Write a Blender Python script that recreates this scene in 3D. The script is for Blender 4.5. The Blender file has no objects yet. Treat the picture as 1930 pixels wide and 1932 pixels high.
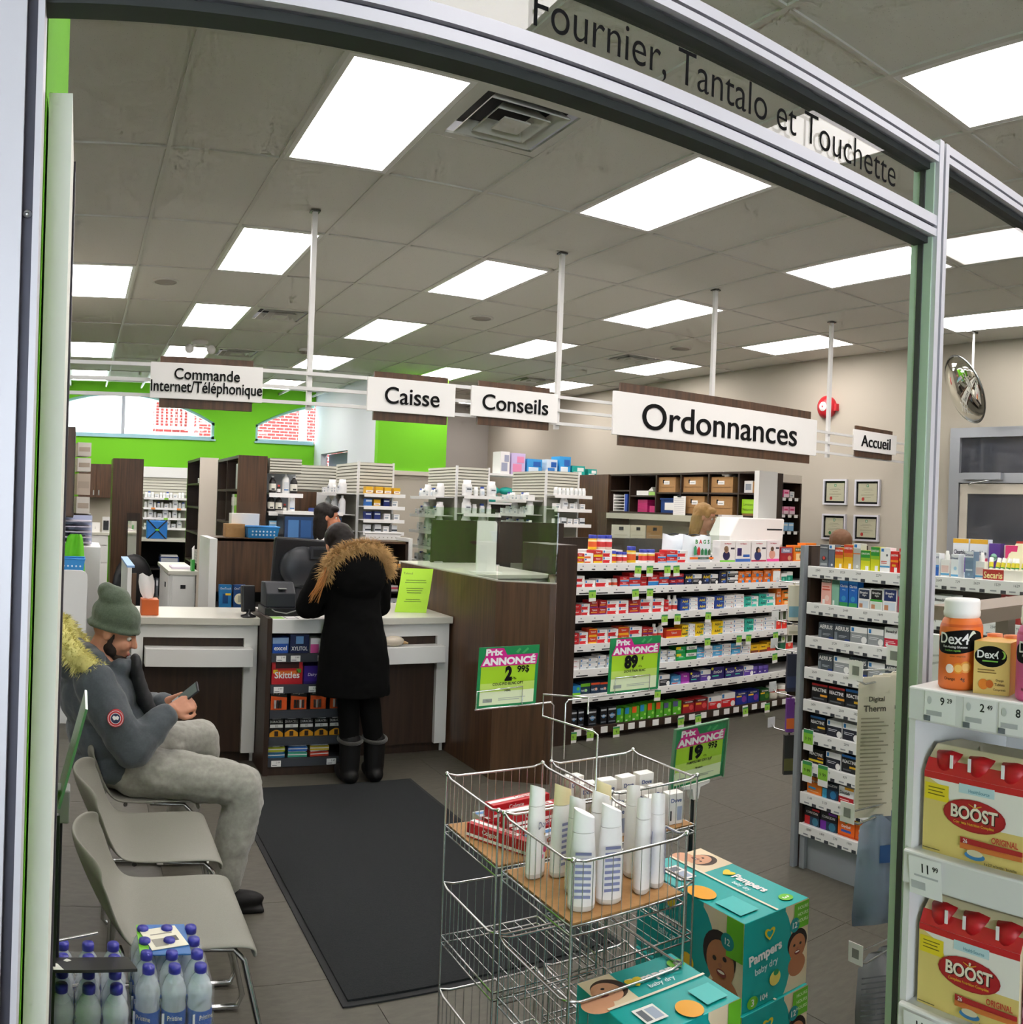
import bpy, bmesh, math, random
from mathutils import Vector, Matrix
random.seed(7)
PI = math.pi
SC = bpy.context.scene
COL = SC.collection

# ------------------------------------------------------------------ camera, world, exposure
H0 = 1.68                                    # lens height above the floor
FPX = 1663.555                               # pixels per radian; the photo is a stitched (cylindrical) picture
def cam_rot(yaw, pitch, roll):
    cy, sy, cp, sp, cr, sr = math.cos(yaw), math.sin(yaw), math.cos(pitch), math.sin(pitch), math.cos(roll), math.sin(roll)
    base = Matrix(((1, 0, 0), (0, 0, -1), (0, 1, 0)))
    Rz = Matrix(((cy, -sy, 0), (sy, cy, 0), (0, 0, 1)))
    Rx = Matrix(((1, 0, 0), (0, cp, -sp), (0, sp, cp)))
    Ro = Matrix(((cr, -sr, 0), (sr, cr, 0), (0, 0, 1)))
    return Ro @ Rx @ base @ Rz
_R = cam_rot(0.4917, 0.00446, 0.0361)
cd = bpy.data.cameras.new('camera')
cam = bpy.data.objects.new('camera', cd)
COL.objects.link(cam)
m3 = Matrix((_R[0], -_R[1], -_R[2])).transposed()
cam.matrix_world = Matrix.Translation((0, 0, H0)) @ m3.to_4x4()
cd.type = 'PANO'
cd.panorama_type = 'CENTRAL_CYLINDRICAL'
cd.central_cylindrical_radius = 1.0
cd.central_cylindrical_range_u_min = -965 / FPX
cd.central_cylindrical_range_u_max = 965 / FPX
cd.central_cylindrical_range_v_min = -966 / FPX
cd.central_cylindrical_range_v_max = 966 / FPX
cd.clip_start = 0.02
cd.clip_end = 200
SC.camera = cam

w = bpy.data.worlds.new('daylight')
SC.world = w
w.use_nodes = True
wn = w.node_tree.nodes
wbg = wn['Background']
wbg.inputs[0].default_value = (0.80, 0.90, 1.0, 1)      # bright overcast winter sky
wbg.inputs[1].default_value = 6.0
try:                                         # light paths kept short: the room is evenly lit
    cy_ = SC.cycles
    cy_.max_bounces = 5; cy_.diffuse_bounces = 3; cy_.glossy_bounces = 3; cy_.transmission_bounces = 3; cy_.transparent_max_bounces = 16
    cy_.caustics_reflective = False; cy_.caustics_refractive = False; cy_.sample_clamp_indirect = 6
    cy_.use_adaptive_sampling = True; cy_.adaptive_threshold = 0.10; cy_.adaptive_min_samples = 12
except Exception:
    pass
vs = SC.view_settings
vs.view_transform = 'Standard'
vs.look = 'None'
vs.gamma = 1
vs.use_curve_mapping = False
vs.exposure = 0.85

# ------------------------------------------------------------------ materials
def lin(c):
    return c / 12.92 if c <= 0.04045 else ((c + 0.055) / 1.055) ** 2.4
def rgb(h):
    h = h.lstrip('#')
    return tuple(lin(int(h[i:i + 2], 16) / 255) for i in (0, 2, 4)) + (1,)
MATS = {}
SPEC = {}                                    # name -> (hex, rough, metal, kind, extra)
def defmat(name, hexc, rough=0.5, metal=0.0, kind='plain', **kw):
    SPEC[name] = (hexc, rough, metal, kind, kw)
def M(name):
    if name in MATS:
        return MATS[name]
    if name in SPEC:
        hexc, rough, metal, kind, kw = SPEC[name]
    else:
        hexc, rough, metal, kind, kw = name, 0.45, 0.0, 'plain', {}
    m = bpy.data.materials.new(name if name in SPEC else 'print_' + name.strip('#'))
    m.use_nodes = True
    nt = m.node_tree
    N, L = nt.nodes, nt.links
    b = N['Principled BSDF']
    b.inputs['Base Color'].default_value = rgb(hexc)
    b.inputs['Roughness'].default_value = rough
    b.inputs['Metallic'].default_value = metal
    if 'spec' in kw:
        b.inputs['Specular IOR Level'].default_value = kw['spec']
    def coord(scale):
        tc = N.new('ShaderNodeTexCoord'); mp = N.new('ShaderNodeMapping')
        mp.inputs['Scale'].default_value = scale
        L.new(tc.outputs['Object' if kw.get('obj', True) else 'Generated'], mp.inputs[0])
        return mp
    def ramp(src, stops):
        r = N.new('ShaderNodeValToRGB')
        while len(r.color_ramp.elements) < len(stops):
            r.color_ramp.elements.new(0.5)
        for e, (p, c) in zip(r.color_ramp.elements, stops):
            e.position = p; e.color = rgb(c) if isinstance(c, str) else c
        L.new(src, r.inputs[0])
        return r
    def noise(scale, detail=4, sc=(1, 1, 1), rough=0.5):
        n = N.new('ShaderNodeTexNoise')
        n.inputs['Scale'].default_value = scale; n.inputs['Detail'].default_value = detail
        n.inputs['Roughness'].default_value = rough
        L.new(coord(sc).outputs[0], n.inputs['Vector'])
        return n
    def bump(src, strength, dist=0.002):
        bp = N.new('ShaderNodeBump')
        bp.inputs['Strength'].default_value = strength; bp.inputs['Distance'].default_value = dist
        L.new(src, bp.inputs['Height']); L.new(bp.outputs[0], b.inputs['Normal'])
    if kind == 'wood':
        n = noise(kw.get('scale', 3.0), 6, kw.get('dir', (14, 14, 0.7)))
        r = ramp(n.outputs[0], [(0.3, kw['dark']), (0.72, hexc)])
        L.new(r.outputs[0], b.inputs['Base Color'])
        bump(n.outputs[0], 0.08)
    elif kind == 'mottle':
        n = noise(kw.get('scale', 60), kw.get('detail', 4), kw.get('dir', (1, 1, 1)), 0.6)
        r = ramp(n.outputs[0], [(kw.get('p0', 0.35), kw['dark']), (kw.get('p1', 0.65), hexc)])
        L.new(r.outputs[0], b.inputs['Base Color'])
        bump(n.outputs[0], kw.get('bump', 0.15), kw.get('dist', 0.002))
    elif kind == 'speck':                    # mineral fibre ceiling tile: pale with small dark pin holes
        v = N.new('ShaderNodeTexVoronoi'); v.inputs['Scale'].default_value = 70
        L.new(coord((1, 1, 1)).outputs[0], v.inputs['Vector'])
        r = ramp(v.outputs['Distance'], [(0.05, kw['dark']), (0.14, hexc)])
        L.new(r.outputs[0], b.inputs['Base Color'])
        n = noise(160, 3)
        bump(n.outputs[0], 0.2)
    elif kind == 'brick':
        t = N.new('ShaderNodeTexBrick')
        t.inputs['Color1'].default_value = rgb(hexc); t.inputs['Color2'].default_value = rgb(kw['dark'])
        t.inputs['Mortar'].default_value = rgb(kw['mortar'])
        t.inputs['Scale'].default_value = 1.0
        t.inputs['Brick Width'].default_value = 0.21; t.inputs['Row Height'].default_value = 0.075
        t.inputs['Mortar Size'].default_value = 0.009
        mp = coord((1, 1, 1)); mp.inputs['Rotation'].default_value = (PI / 2, 0, 0)
        L.new(mp.outputs[0], t.inputs['Vector']); L.new(t.outputs[0], b.inputs['Base Color'])
    elif kind == 'emit':
        b.inputs['Emission Color'].default_value = rgb(kw.get('ec', hexc)); b.inputs['Emission Strength'].default_value = kw['e']
    elif kind == 'fabric':
        n = noise(kw.get('scale', 250), 3)
        r = ramp(n.outputs[0], [(0.3, kw['dark']), (0.7, hexc)])
        L.new(r.outputs[0], b.inputs['Base Color'])
        bump(n.outputs[0], 0.12)
        b.inputs['Sheen Weight'].default_value = kw.get('sheen', 0.25)
    elif kind == 'glass':                    # thin clear sheet: mostly lets light through, mirrors a little at grazing angles
        N.remove(b)
        tr = N.new('ShaderNodeBsdfTransparent'); tr.inputs[0].default_value = rgb(hexc)
        gl = N.new('ShaderNodeBsdfGlossy'); gl.inputs['Roughness'].default_value = rough
        lw = N.new('ShaderNodeLayerWeight'); lw.inputs['Blend'].default_value = 0.5
        pw = N.new('ShaderNodeMath'); pw.operation = 'POWER'; pw.inputs[1].default_value = 5.0
        L.new(lw.outputs['Facing'], pw.inputs[0])
        fr = N.new('ShaderNodeMath'); fr.operation = 'MULTIPLY_ADD'; fr.inputs[1].default_value = 0.9; fr.inputs[2].default_value = kw.get('f0', 0.03)
        L.new(pw.outputs[0], fr.inputs[0])
        mx = N.new('ShaderNodeMixShader')
        L.new(fr.outputs[0], mx.inputs[0]); L.new(tr.outputs[0], mx.inputs[1]); L.new(gl.outputs[0], mx.inputs[2])
        L.new(mx.outputs[0], N['Material Output'].inputs[0])
    elif kind == 'plastic':                  # clear film or bottle: tinted see-through with a little milky body
        tr = N.new('ShaderNodeBsdfTransparent'); tr.inputs[0].default_value = rgb(kw.get('tint', 'ffffff'))
        mx = N.new('ShaderNodeMixShader'); mx.inputs[0].default_value = kw['a']
        L.new(tr.outputs[0], mx.inputs[1]); L.new(b.outputs[0], mx.inputs[2])
        L.new(mx.outputs[0], N['Material Output'].inputs[0])
    MATS[name] = m
    return m

defmat('ceiling_tile', 'd9d8d0', 0.95, kind='speck', dark='9a988e')
defmat('ceiling_grid', 'cfcec6', 0.6)
defmat('wall_beige', 'bdb5a6', 0.9, kind='mottle', dark='b8b0a1', scale=200, bump=0.05)
defmat('wall_white', 'd6d9de', 0.9, kind='mottle', dark='d0d3d8', scale=200, bump=0.05)
defmat('wall_grey', 'aaa49c', 0.9)
defmat('wall_green', '74c81e', 0.85, kind='mottle', dark='70c31b', scale=200, bump=0.05)
defmat('green_frame', '8fd02e', 0.6)
defmat('floor_base', '37352f', 0.9)
defmat('floor_tile', '5b584d', 0.5, kind='mottle', dark='504d43', scale=14, detail=8, dir=(1, 3, 1), bump=0.06)
defmat('mat_pile', '212527', 1.0, kind='mottle', dark='141719', scale=260, bump=0.8, dist=0.004)
defmat('mat_rubber', '1c1e1f', 0.8)
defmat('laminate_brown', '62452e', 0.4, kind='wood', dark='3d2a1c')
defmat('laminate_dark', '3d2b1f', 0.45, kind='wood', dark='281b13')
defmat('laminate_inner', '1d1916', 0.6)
defmat('laminate_white', 'e6e6e2', 0.4)
defmat('laminate_cream', 'd2c9ba', 0.5)
defmat('worktop', 'cfcdc0', 0.3)
defmat('worktop_edge', 'b4b2a6', 0.4)
defmat('alu', 'c9c8d2', 0.38, 0.85)
defmat('alu_dark', '53525c', 0.5, 0.6)
defmat('alu_paint', 'dcdbe2', 0.45, 0.2)
defmat('gasket', '3c3f3d', 0.7)
defmat('door_alu', 'a9adb4', 0.45, 0.5)
defmat('white_metal', 'e2e1de', 0.4)
defmat('steel', 'd6d8d8', 0.22, 1.0)
defmat('chrome_dark', '777b7b', 0.25, 1.0)
defmat('black_plastic', '16171a', 0.35)
defmat('dark_plastic', '2b2e33', 0.4)
defmat('grey_plastic', '8a8c88', 0.5)
defmat('chair_shell', '8b8a80', 0.55, kind='mottle', dark='838278', scale=400, bump=0.1)
defmat('glass_pane', 'fdfefd', 0.0, kind='glass')
defmat('glass_green', 'f5faf6', 0.0, kind='glass', f0=0.04)
defmat('glass_dark', '5d626e', 0.02, kind='glass', f0=0.06)
defmat('glass_edge', '6f9f7c', 0.2)
defmat('lamp_lens', 'ffffff', 0.5, kind='emit', ec='fff8f6', e=7.5)
defmat('exit_red', 'ff3b45', 0.5, kind='emit', e=1.6)
defmat('brick', '7d2420', 0.9, kind='brick', dark='6d1d1a', mortar='a09088')
defmat('slat', 'd3d1c2', 0.6)
defmat('slat_gap', '8d8b7e', 0.8)
defmat('shelf_white', 'e4e4e2', 0.45)
defmat('shelf_black', '101010', 0.6)
defmat('shelf_grey', '8f9498', 0.5)
defmat('price_white', 'f0efec', 0.5)
defmat('kraft', 'b58a58', 0.8, kind='mottle', dark='ad8352', scale=40, bump=0.1)
defmat('hardboard', 'b98a55', 0.7, kind='mottle', dark='ad7f4b', scale=60, bump=0.1)
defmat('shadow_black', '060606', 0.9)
defmat('coat_black', '050505', 0.95, spec=0.15)
defmat('leggings', '050505', 0.9, spec=0.15)
defmat('boot_black', '080707', 0.6, spec=0.3)
defmat('boot_cuff', '4a4843', 0.95, kind='fabric', dark='2b2a27')
defmat('parka', '4a5258', 0.8, kind='fabric', dark='434a50', scale=120)
defmat('parka_dark', '1a1c1f', 0.8)
defmat('jeans', 'a3a298', 0.9, kind='fabric', dark='939289', scale=60)
defmat('beanie', '5d6b58', 0.95, kind='fabric', dark='4c5848', scale=180)
defmat('fur_tan', 'bb9762', 0.9)
defmat('fur_yellow', 'dcd588', 0.9)
defmat('skin', 'c98d70', 0.55)
defmat('skin_tan', 'c4805f', 0.55)
defmat('hair_dark', '140c08', 0.55, spec=0.3)
defmat('hair_blond', 'a07a42', 0.55)
defmat('hair_brown', '6a4424', 0.6)
defmat('beard', '2a1e18', 0.8)
defmat('white_cloth', 'eceae6', 0.85)
defmat('lip', 'a9564e', 0.5)
defmat('eye_white', 'e8e4df', 0.3)
defmat('eye_dark', '1b1411', 0.2)
defmat('acrylic', 'fbfdfb', 0.05, kind='glass', f0=0.01)
defmat('water', 'eef5fa', 0.08, kind='plastic', a=0.42, tint='f0f8fb')
defmat('film', 'ffffff', 0.1, kind='plastic', a=0.10)
defmat('bag_film', '9fb0c2', 0.25, kind='plastic', a=0.62, tint='d5e0ea')
defmat('cap_blue', '3a3aa8', 0.35)
defmat('mirror', 'e8e8e0', 0.03, 1.0)
defmat('white_print', 'f4f2ee', 0.5)
defmat('black_print', '0d0d0e', 0.8, spec=0.2)
defmat('cloth_green', '6fd02c', 0.9)
defmat('sign_green', '1f8a52', 0.35)
defmat('sign_lime', 'a9d62c', 0.35)
defmat('sign_pale', 'e6f0c8', 0.35)
defmat('sign_pink', 'd6248c', 0.35)
defmat('alarm_red', 'c2202a', 0.35)

# ------------------------------------------------------------------ mesh builder
_glyph = {}
def glyphs(s, shear=0.0, bold=0.0, res=2):
    k = (s, shear, bold, res)
    if k not in _glyph:
        c = bpy.data.curves.new('t', 'FONT')
        c.body = s; c.size = 1.0; c.align_x = 'CENTER'; c.align_y = 'CENTER'
        c.shear = shear; c.offset = bold; c.resolution_u = res
        c.fill_mode = 'FRONT'
        o = bpy.data.objects.new('t', c)
        me = bpy.data.meshes.new_from_object(o)
        V = [v.co.copy() for v in me.vertices]; F = [tuple(p.vertices) for p in me.polygons]
        if V:
            ys = [v.y for v in V]; xs = [v.x for v in V]
            cx, cy, hh = (min(xs) + max(xs)) / 2, (min(ys) + max(ys)) / 2, (max(ys) - min(ys)) or 1
            V = [((v.x - cx) / hh, (v.y - cy) / hh) for v in V]
        bpy.data.objects.remove(o); bpy.data.curves.remove(c); bpy.data.meshes.remove(me)
        ww = (max(v[0] for v in V) - min(v[0] for v in V)) if V else 1
        _glyph[k] = (V, F, ww)
    return _glyph[k]

class MB:
    def __init__(s):
        s.V = []; s.F = []; s.A = []; s.S = []; s.mats = []
    def mi(s, m):
        if m not in s.mats:
            s.mats.append(m)
        return s.mats.index(m)
    def add(s, V, F, m, smooth=False):
        o = len(s.V); s.V += [tuple(v) for v in V]; i = s.mi(m)
        for f in F:
            s.F.append(tuple(o + k for k in f)); s.A.append(i); s.S.append(smooth)
        return s
    def box(s, x0, y0, z0, x1, y1, z1, m, T=None):
        V = [(x, y, z) for z in (z0, z1) for y in (y0, y1) for x in (x0, x1)]
        if T is not None:
            V = [T @ Vector(v) for v in V]
        return s.add(V, [(0, 2, 3, 1), (4, 5, 7, 6), (0, 1, 5, 4), (2, 6, 7, 3), (0, 4, 6, 2), (1, 3, 7, 5)], m)
    def cbox(s, c, d, m, T=None):
        return s.box(c[0] - d[0] / 2, c[1] - d[1] / 2, c[2] - d[2] / 2, c[0] + d[0] / 2, c[1] + d[1] / 2, c[2] + d[2] / 2, m, T)
    def poly(s, P, m):
        return s.add(P, [tuple(range(len(P)))], m)
    def prism(s, P, d, m):                   # polygon P extruded by vector d
        n = len(P); d = Vector(d); V = [Vector(p) for p in P] + [Vector(p) + d for p in P]
        F = [tuple(range(n))[::-1], tuple(range(n, 2 * n))] + [(i, (i + 1) % n, n + (i + 1) % n, n + i) for i in range(n)]
        return s.add(V, F, m)
    def cone(s, p0, p1, r0, r1, m, n=10, caps=True):
        p0, p1 = Vector(p0), Vector(p1); a = (p1 - p0)
        if a.length < 1e-9: return s
        q = a.to_track_quat('Z', 'Y'); V = []
        for p, r in ((p0, r0), (p1, r1)):
            for k in range(n):
                t = 2 * PI * k / n
                V.append(p + q @ Vector((r * math.cos(t), r * math.sin(t), 0)))
        s.add(V, [(i, (i + 1) % n, n + (i + 1) % n, n + i) for i in range(n)], m, True)
        if caps:
            s.add(V, [tuple(range(n))[::-1], tuple(range(n, 2 * n))], m)
        return s
    def tube(s, P, r, m, n=8, closed=False):
        P = [Vector(p) for p in P]; k = len(P); V = []; prev = None
        for i, p in enumerate(P):
            t = (P[(i + 1) % k] - P[i - 1]) if closed else (P[min(i + 1, k - 1)] - P[max(i - 1, 0)])
            t.normalize()
            if prev is None:
                u = t.orthogonal().normalized()
            else:
                u = (prev - t * prev.dot(t))
                u = u.normalized() if u.length > 1e-6 else t.orthogonal().normalized()
            prev = u; v = t.cross(u)
            rr = r[i] if isinstance(r, (list, tuple)) else r
            for j in range(n):
                a = 2 * PI * j / n
                V.append(p + u * (rr * math.cos(a)) + v * (rr * math.sin(a)))
        F = []
        for i in range(k if closed else k - 1):
            i2 = (i + 1) % k
            for j in range(n):
                F.append((i * n + j, i * n + (j + 1) % n, i2 * n + (j + 1) % n, i2 * n + j))
        s.add(V, F, m, True)
        if not closed:
            s.add(V, [tuple(range(n))[::-1], tuple(range((k - 1) * n, k * n))], m)
        return s
    def lathe(s, prof, m, n=16, c=(0, 0, 0), sx=1, sy=1, a0=0, a1=2 * PI):   # prof: (r, z) or (r, z, material from here up)
        full = abs(a1 - a0 - 2 * PI) < 1e-6; cols = n if full else n + 1
        V = [(c[0] + sx * p[0] * math.cos(a0 + (a1 - a0) * k / n), c[1] + sy * p[0] * math.sin(a0 + (a1 - a0) * k / n), c[2] + p[1]) for p in prof for k in range(cols)]
        o = len(s.V); s.V += V; cur = m
        for i in range(len(prof) - 1):
            if len(prof[i]) > 2: cur = prof[i][2]
            for k in range(n):
                k2 = (k + 1) % cols
                s.F.append((o + i * cols + k, o + i * cols + k2, o + (i + 1) * cols + k2, o + (i + 1) * cols + k)); s.A.append(s.mi(cur)); s.S.append(True)
        return s
    def ball(s, c, r, m, n=12, rings=8, T=None):
        rx, ry, rz = (r, r, r) if not isinstance(r, (tuple, list)) else r
        V = []; F = []
        for i in range(rings + 1):
            th = PI * i / rings
            for k in range(n):
                ph = 2 * PI * k / n
                v = Vector((rx * math.sin(th) * math.cos(ph), ry * math.sin(th) * math.sin(ph), rz * math.cos(th)))
                if T is not None: v = T @ v
                V.append(Vector(c) + v)
        for i in range(rings):
            for k in range(n):
                F.append((i * n + k, (i + 1) * n + k, (i + 1) * n + (k + 1) % n, i * n + (k + 1) % n))
        return s.add(V, F, m, True)
    def disc(s, c, r, m, n=20, ax='Y', ry=None):
        ry = ry or r; P = []
        for k in range(n):
            a = 2 * PI * k / n; u, v = r * math.cos(a), ry * math.sin(a)
            P.append((c[0] + u, c[1], c[2] + v) if ax == 'Y' else (c[0] + u, c[1] + v, c[2]) if ax == 'Z' else (c[0], c[1] - u, c[2] + v))
        if ax == 'X': P = P
        return s.poly(P, m)
    def text(s, t, h, T, m, shear=0.0, bold=0.0, maxw=None, depth=0.0, fit=False, res=2):   # T maps text plane (x right, y up) to the mesh
        V, F, ww = glyphs(t, shear, bold, 6 if depth else res)
        sx = h if not maxw or (ww * h <= maxw and not fit) else maxw / ww
        W = [T @ Vector((v[0] * sx, v[1] * h, 0)) for v in V]
        s.add(W, F, m)
        if depth:
            W2 = [T @ Vector((v[0] * sx, v[1] * h, -depth)) for v in V]
            n = len(V); E = {}
            for f in F:
                for a, b in zip(f, f[1:] + f[:1]):
                    E[(a, b)] = 1
            side = [(b, a, a + n, b + n) for (a, b) in E if (b, a) not in E]
            s.add(W + W2, side, m)
        return s
    def mesh(s, name):
        me = bpy.data.meshes.new(name)
        me.from_pydata(s.V, [], s.F)
        for m in s.mats:
            me.materials.append(M(m))
        me.polygons.foreach_set('material_index', s.A)
        me.polygons.foreach_set('use_smooth', s.S)
        me.update()
        return me

FRONT = Matrix(((1, 0, 0, 0), (0, 0, -1, 0), (0, 1, 0, 0), (0, 0, 0, 1)))     # text plane standing up and facing -Y
def T_at(x, y, z, rz=0.0, tilt=0.0, roll=0.0):
    return Matrix.Translation((x, y, z)) @ Matrix.Rotation(rz, 4, 'Z') @ Matrix.Rotation(tilt, 4, 'X') @ FRONT @ Matrix.Rotation(roll, 4, 'Z')

def link(name, data, parent=None, loc=None, rz=None):
    o = bpy.data.objects.new(name, data)
    COL.objects.link(o)
    if parent is not None: o.parent = parent
    if loc is not None: o.location = loc
    if rz is not None: o.rotation_euler = (0, 0, rz)
    return o
def tag(o, label, cat, group=None):
    o['label'] = label; o['category'] = cat
    if group: o['group'] = group
    return o
def thing(name, label, cat, loc=(0, 0, 0), rz=0.0, group=None):
    return tag(link(name, None, None, loc, rz), label, cat, group)
def part(name, mb, parent, loc=None, rz=None, label=None, bevel=0):
    o = link(name, mb.mesh(name) if isinstance(mb, MB) else mb, parent, loc, rz)
    if label: o['label'] = label
    if bevel: bev(o, bevel)
    return o
def solo(name, mb, label, cat, loc=(0, 0, 0), rz=0.0, group=None, bevel=0):
    o = tag(link(name, mb.mesh(name) if isinstance(mb, MB) else mb, None, loc, rz), label, cat, group)
    if bevel: bev(o, bevel)
    return o
def struct(name, mb, loc=(0, 0, 0), bevel=0):
    o = link(name, mb.mesh(name), None, loc); o['kind'] = 'structure'
    if bevel: bev(o, bevel)
    return o
def bev(o, wd, seg=2):
    b = o.modifiers.new('bevel', 'BEVEL'); b.width = wd; b.segments = seg; b.limit_method = 'ANGLE'; b.angle_limit = 0.7
    return o
def copy_tree(o, parent=None):
    c = o.copy(); COL.objects.link(c); c.parent = parent
    for ch in list(o.children):
        copy_tree(ch, c)
    return c
def organic(name, mb, voxel, smooth=6, factor=0.5, extra=None):
    """join overlapping closed shapes of mb into one continuous skin"""
    me = mb.mesh(name)
    o = bpy.data.objects.new(name, me); COL.objects.link(o)
    r = o.modifiers.new('r', 'REMESH'); r.mode = 'VOXEL'; r.voxel_size = voxel; r.use_smooth_shade = True
    if smooth:
        sm = o.modifiers.new('s', 'SMOOTH'); sm.iterations = smooth; sm.factor = factor
    if extra:
        tx = bpy.data.textures.new(name + '_folds', 'CLOUDS'); tx.noise_scale = extra[0]
        d = o.modifiers.new('d', 'DISPLACE'); d.texture = tx; d.strength = extra[1]; d.mid_level = 0.5; d.texture_coords = 'LOCAL'
        sm = o.modifiers.new('s2', 'SMOOTH'); sm.iterations = 2
    dg = bpy.context.evaluated_depsgraph_get()
    out = bpy.data.meshes.new_from_object(o.evaluated_get(dg))
    out.name = name
    bpy.data.objects.remove(o); bpy.data.meshes.remove(me)
    return out
# ------------------------------------------------------------------ the setting
ZC = 3.535
CX = lambda c: c * 0.61 + 0.424
RY = lambda r: r * 1.22 + 3.482
XL, XR, YB, YF = -3.24, 7.60, 15.25, -4.9
# floor
b = MB(); b.box(XL, YF, -0.10, XR, YB, -0.004, 'floor_base')
floor = struct('floor', b)
b = MB(); b.box(-0.304, -0.304, -0.004, 0.304, 0.304, 0.0, 'floor_tile'); ft = b.mesh('floor_tile')
for i in range(-1, 13):
    for j in range(1, 12):
        X, Y = 0.12 + i * 0.61, 0.2 + j * 0.61
        if X > 7.3: continue
        part('floor_tile', ft, floor, (X, Y, 0))
b = MB()
for x0, y0, x1, y1 in ((XL, YF, XR, 0.505), (XL, 7.217, XR, YB), (XL, 0.505, -0.797, 7.217), (7.41, 0.505, XR, 7.217)):
    b.box(x0, y0, -0.004, x1, y1, 0.0, 'floor_tile')
part('floor_sheet', b, floor)
# ceiling: slab, T-bars, loose tiles
b = MB(); b.box(XL, YF, 3.70, XR, YB, 3.80, 'wall_white')
ceiling = struct('ceiling', b)
b = MB()
for c in range(-6, 13):
    X = CX(c)
    if X < XR: b.box(X - 0.012, YF, ZC - 0.006, X + 0.012, YB, ZC + 0.03, 'ceiling_grid')
for r in range(-6, 10):
    b.box(XL, RY(r) - 0.012, ZC - 0.0055, XR, RY(r) + 0.012, ZC + 0.03, 'ceiling_grid')
part('ceiling_grid', b, ceiling)
b = MB(); b.box(-0.293, -0.598, 0.004, 0.293, 0.598, 0.02, 'ceiling_tile'); ct = b.mesh('ceiling_tile')
b = MB(); b.box(-0.293, -0.293, 0.004, 0.293, 0.293, 0.02, 'ceiling_tile'); cth = b.mesh('half_ceiling_tile')
LIGHTS = [(c, r) for c in (1, 4, 7, 10) for r in (-4, -2, 0, 2, 4, 6, 8)] + [(-1, 3), (-1, 6), (-1, 8), (-3, -2), (-3, 1), (-4, 4), (-4, 7)]  # lamps out of view, overhead and left of the pier, are added for light
VENTS = [(2, 0), (2, 4), (2, 6), (9, 4), (9, 6)]
rest = MB()
for c in range(-6, 12):
    for r in range(-7, 10):
        if (c, r) in LIGHTS: continue
        X, Y = CX(c) + 0.305, RY(r) + 0.61
        if (c, r) in VENTS:
            part('ceiling_tile', cth, ceiling, (X, RY(r) + 0.915, ZC)); continue
        if Y > YB - 0.3 or Y < YF + 0.3: continue
        if c >= -2 and r >= -2:
            part('ceiling_tile', ct, ceiling, (X, Y, ZC))
        else:
            rest.box(X - 0.293, Y - 0.598, ZC + 0.004, X + 0.293, Y + 0.598, ZC + 0.02, 'ceiling_tile')
part('ceiling_tile_field', rest, ceiling)['kind'] = 'stuff'
# walls
b = MB(); b.box(XR, YF, 0, XR + 0.15, YB + 0.2, 3.75, 'wall_beige'); wall_right = struct('wall_right', b)
b = MB(); b.box(XL - 0.15, YF, 0, XL, YB + 0.2, 3.75, 'wall_beige'); struct('wall_left', b)
# back wall, green, with two low arched windows
def arch(X, x0, x1, zs, za):                 # height of a segmental arch
    u = (X - (x0 + x1) / 2) / ((x1 - x0) / 2)
    return zs + (za - zs) * math.sqrt(max(0, 1 - u * u * 0.86)) - (za - zs) * math.sqrt(0.14) * 0
def zarch(X, x0, x1):
    u = (X - (x0 + x1) / 2) / ((x1 - x0) / 2)
    return 3.46 - 0.47 * u * u
W1 = (-0.95, 2.34); W2 = (3.07, 6.36)
b = MB()
b.box(XL, YB, 0, 4.15, YB + 0.2, 2.70, 'wall_green')
def over(x0, x1, w):
    n = 12
    for i in range(n):
        a, c = x0 + (x1 - x0) * i / n, x0 + (x1 - x0) * (i + 1) / n
        za, zb = zarch(a, *w), zarch(c, *w)
        b.prism([(a, YB, za), (c, YB, zb), (c, YB, 3.75), (a, YB, 3.75)], (0, 0.2, 0), 'wall_green')
over(W1[0], W1[1], W1); over(W2[0], 4.15, W2)
b.box(XL, YB, 2.70, W1[0], YB + 0.2, 3.75, 'wall_green'); b.box(W1[1], YB, 2.70, W2[0], YB + 0.2, 3.75, 'wall_green')
b.box(5.22, YB, 0, XR, YB + 0.2, 3.75, 'wall_grey')
struct('wall_back', b)
defmat('window_blue', '9cc6cf', 0.5)
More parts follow.
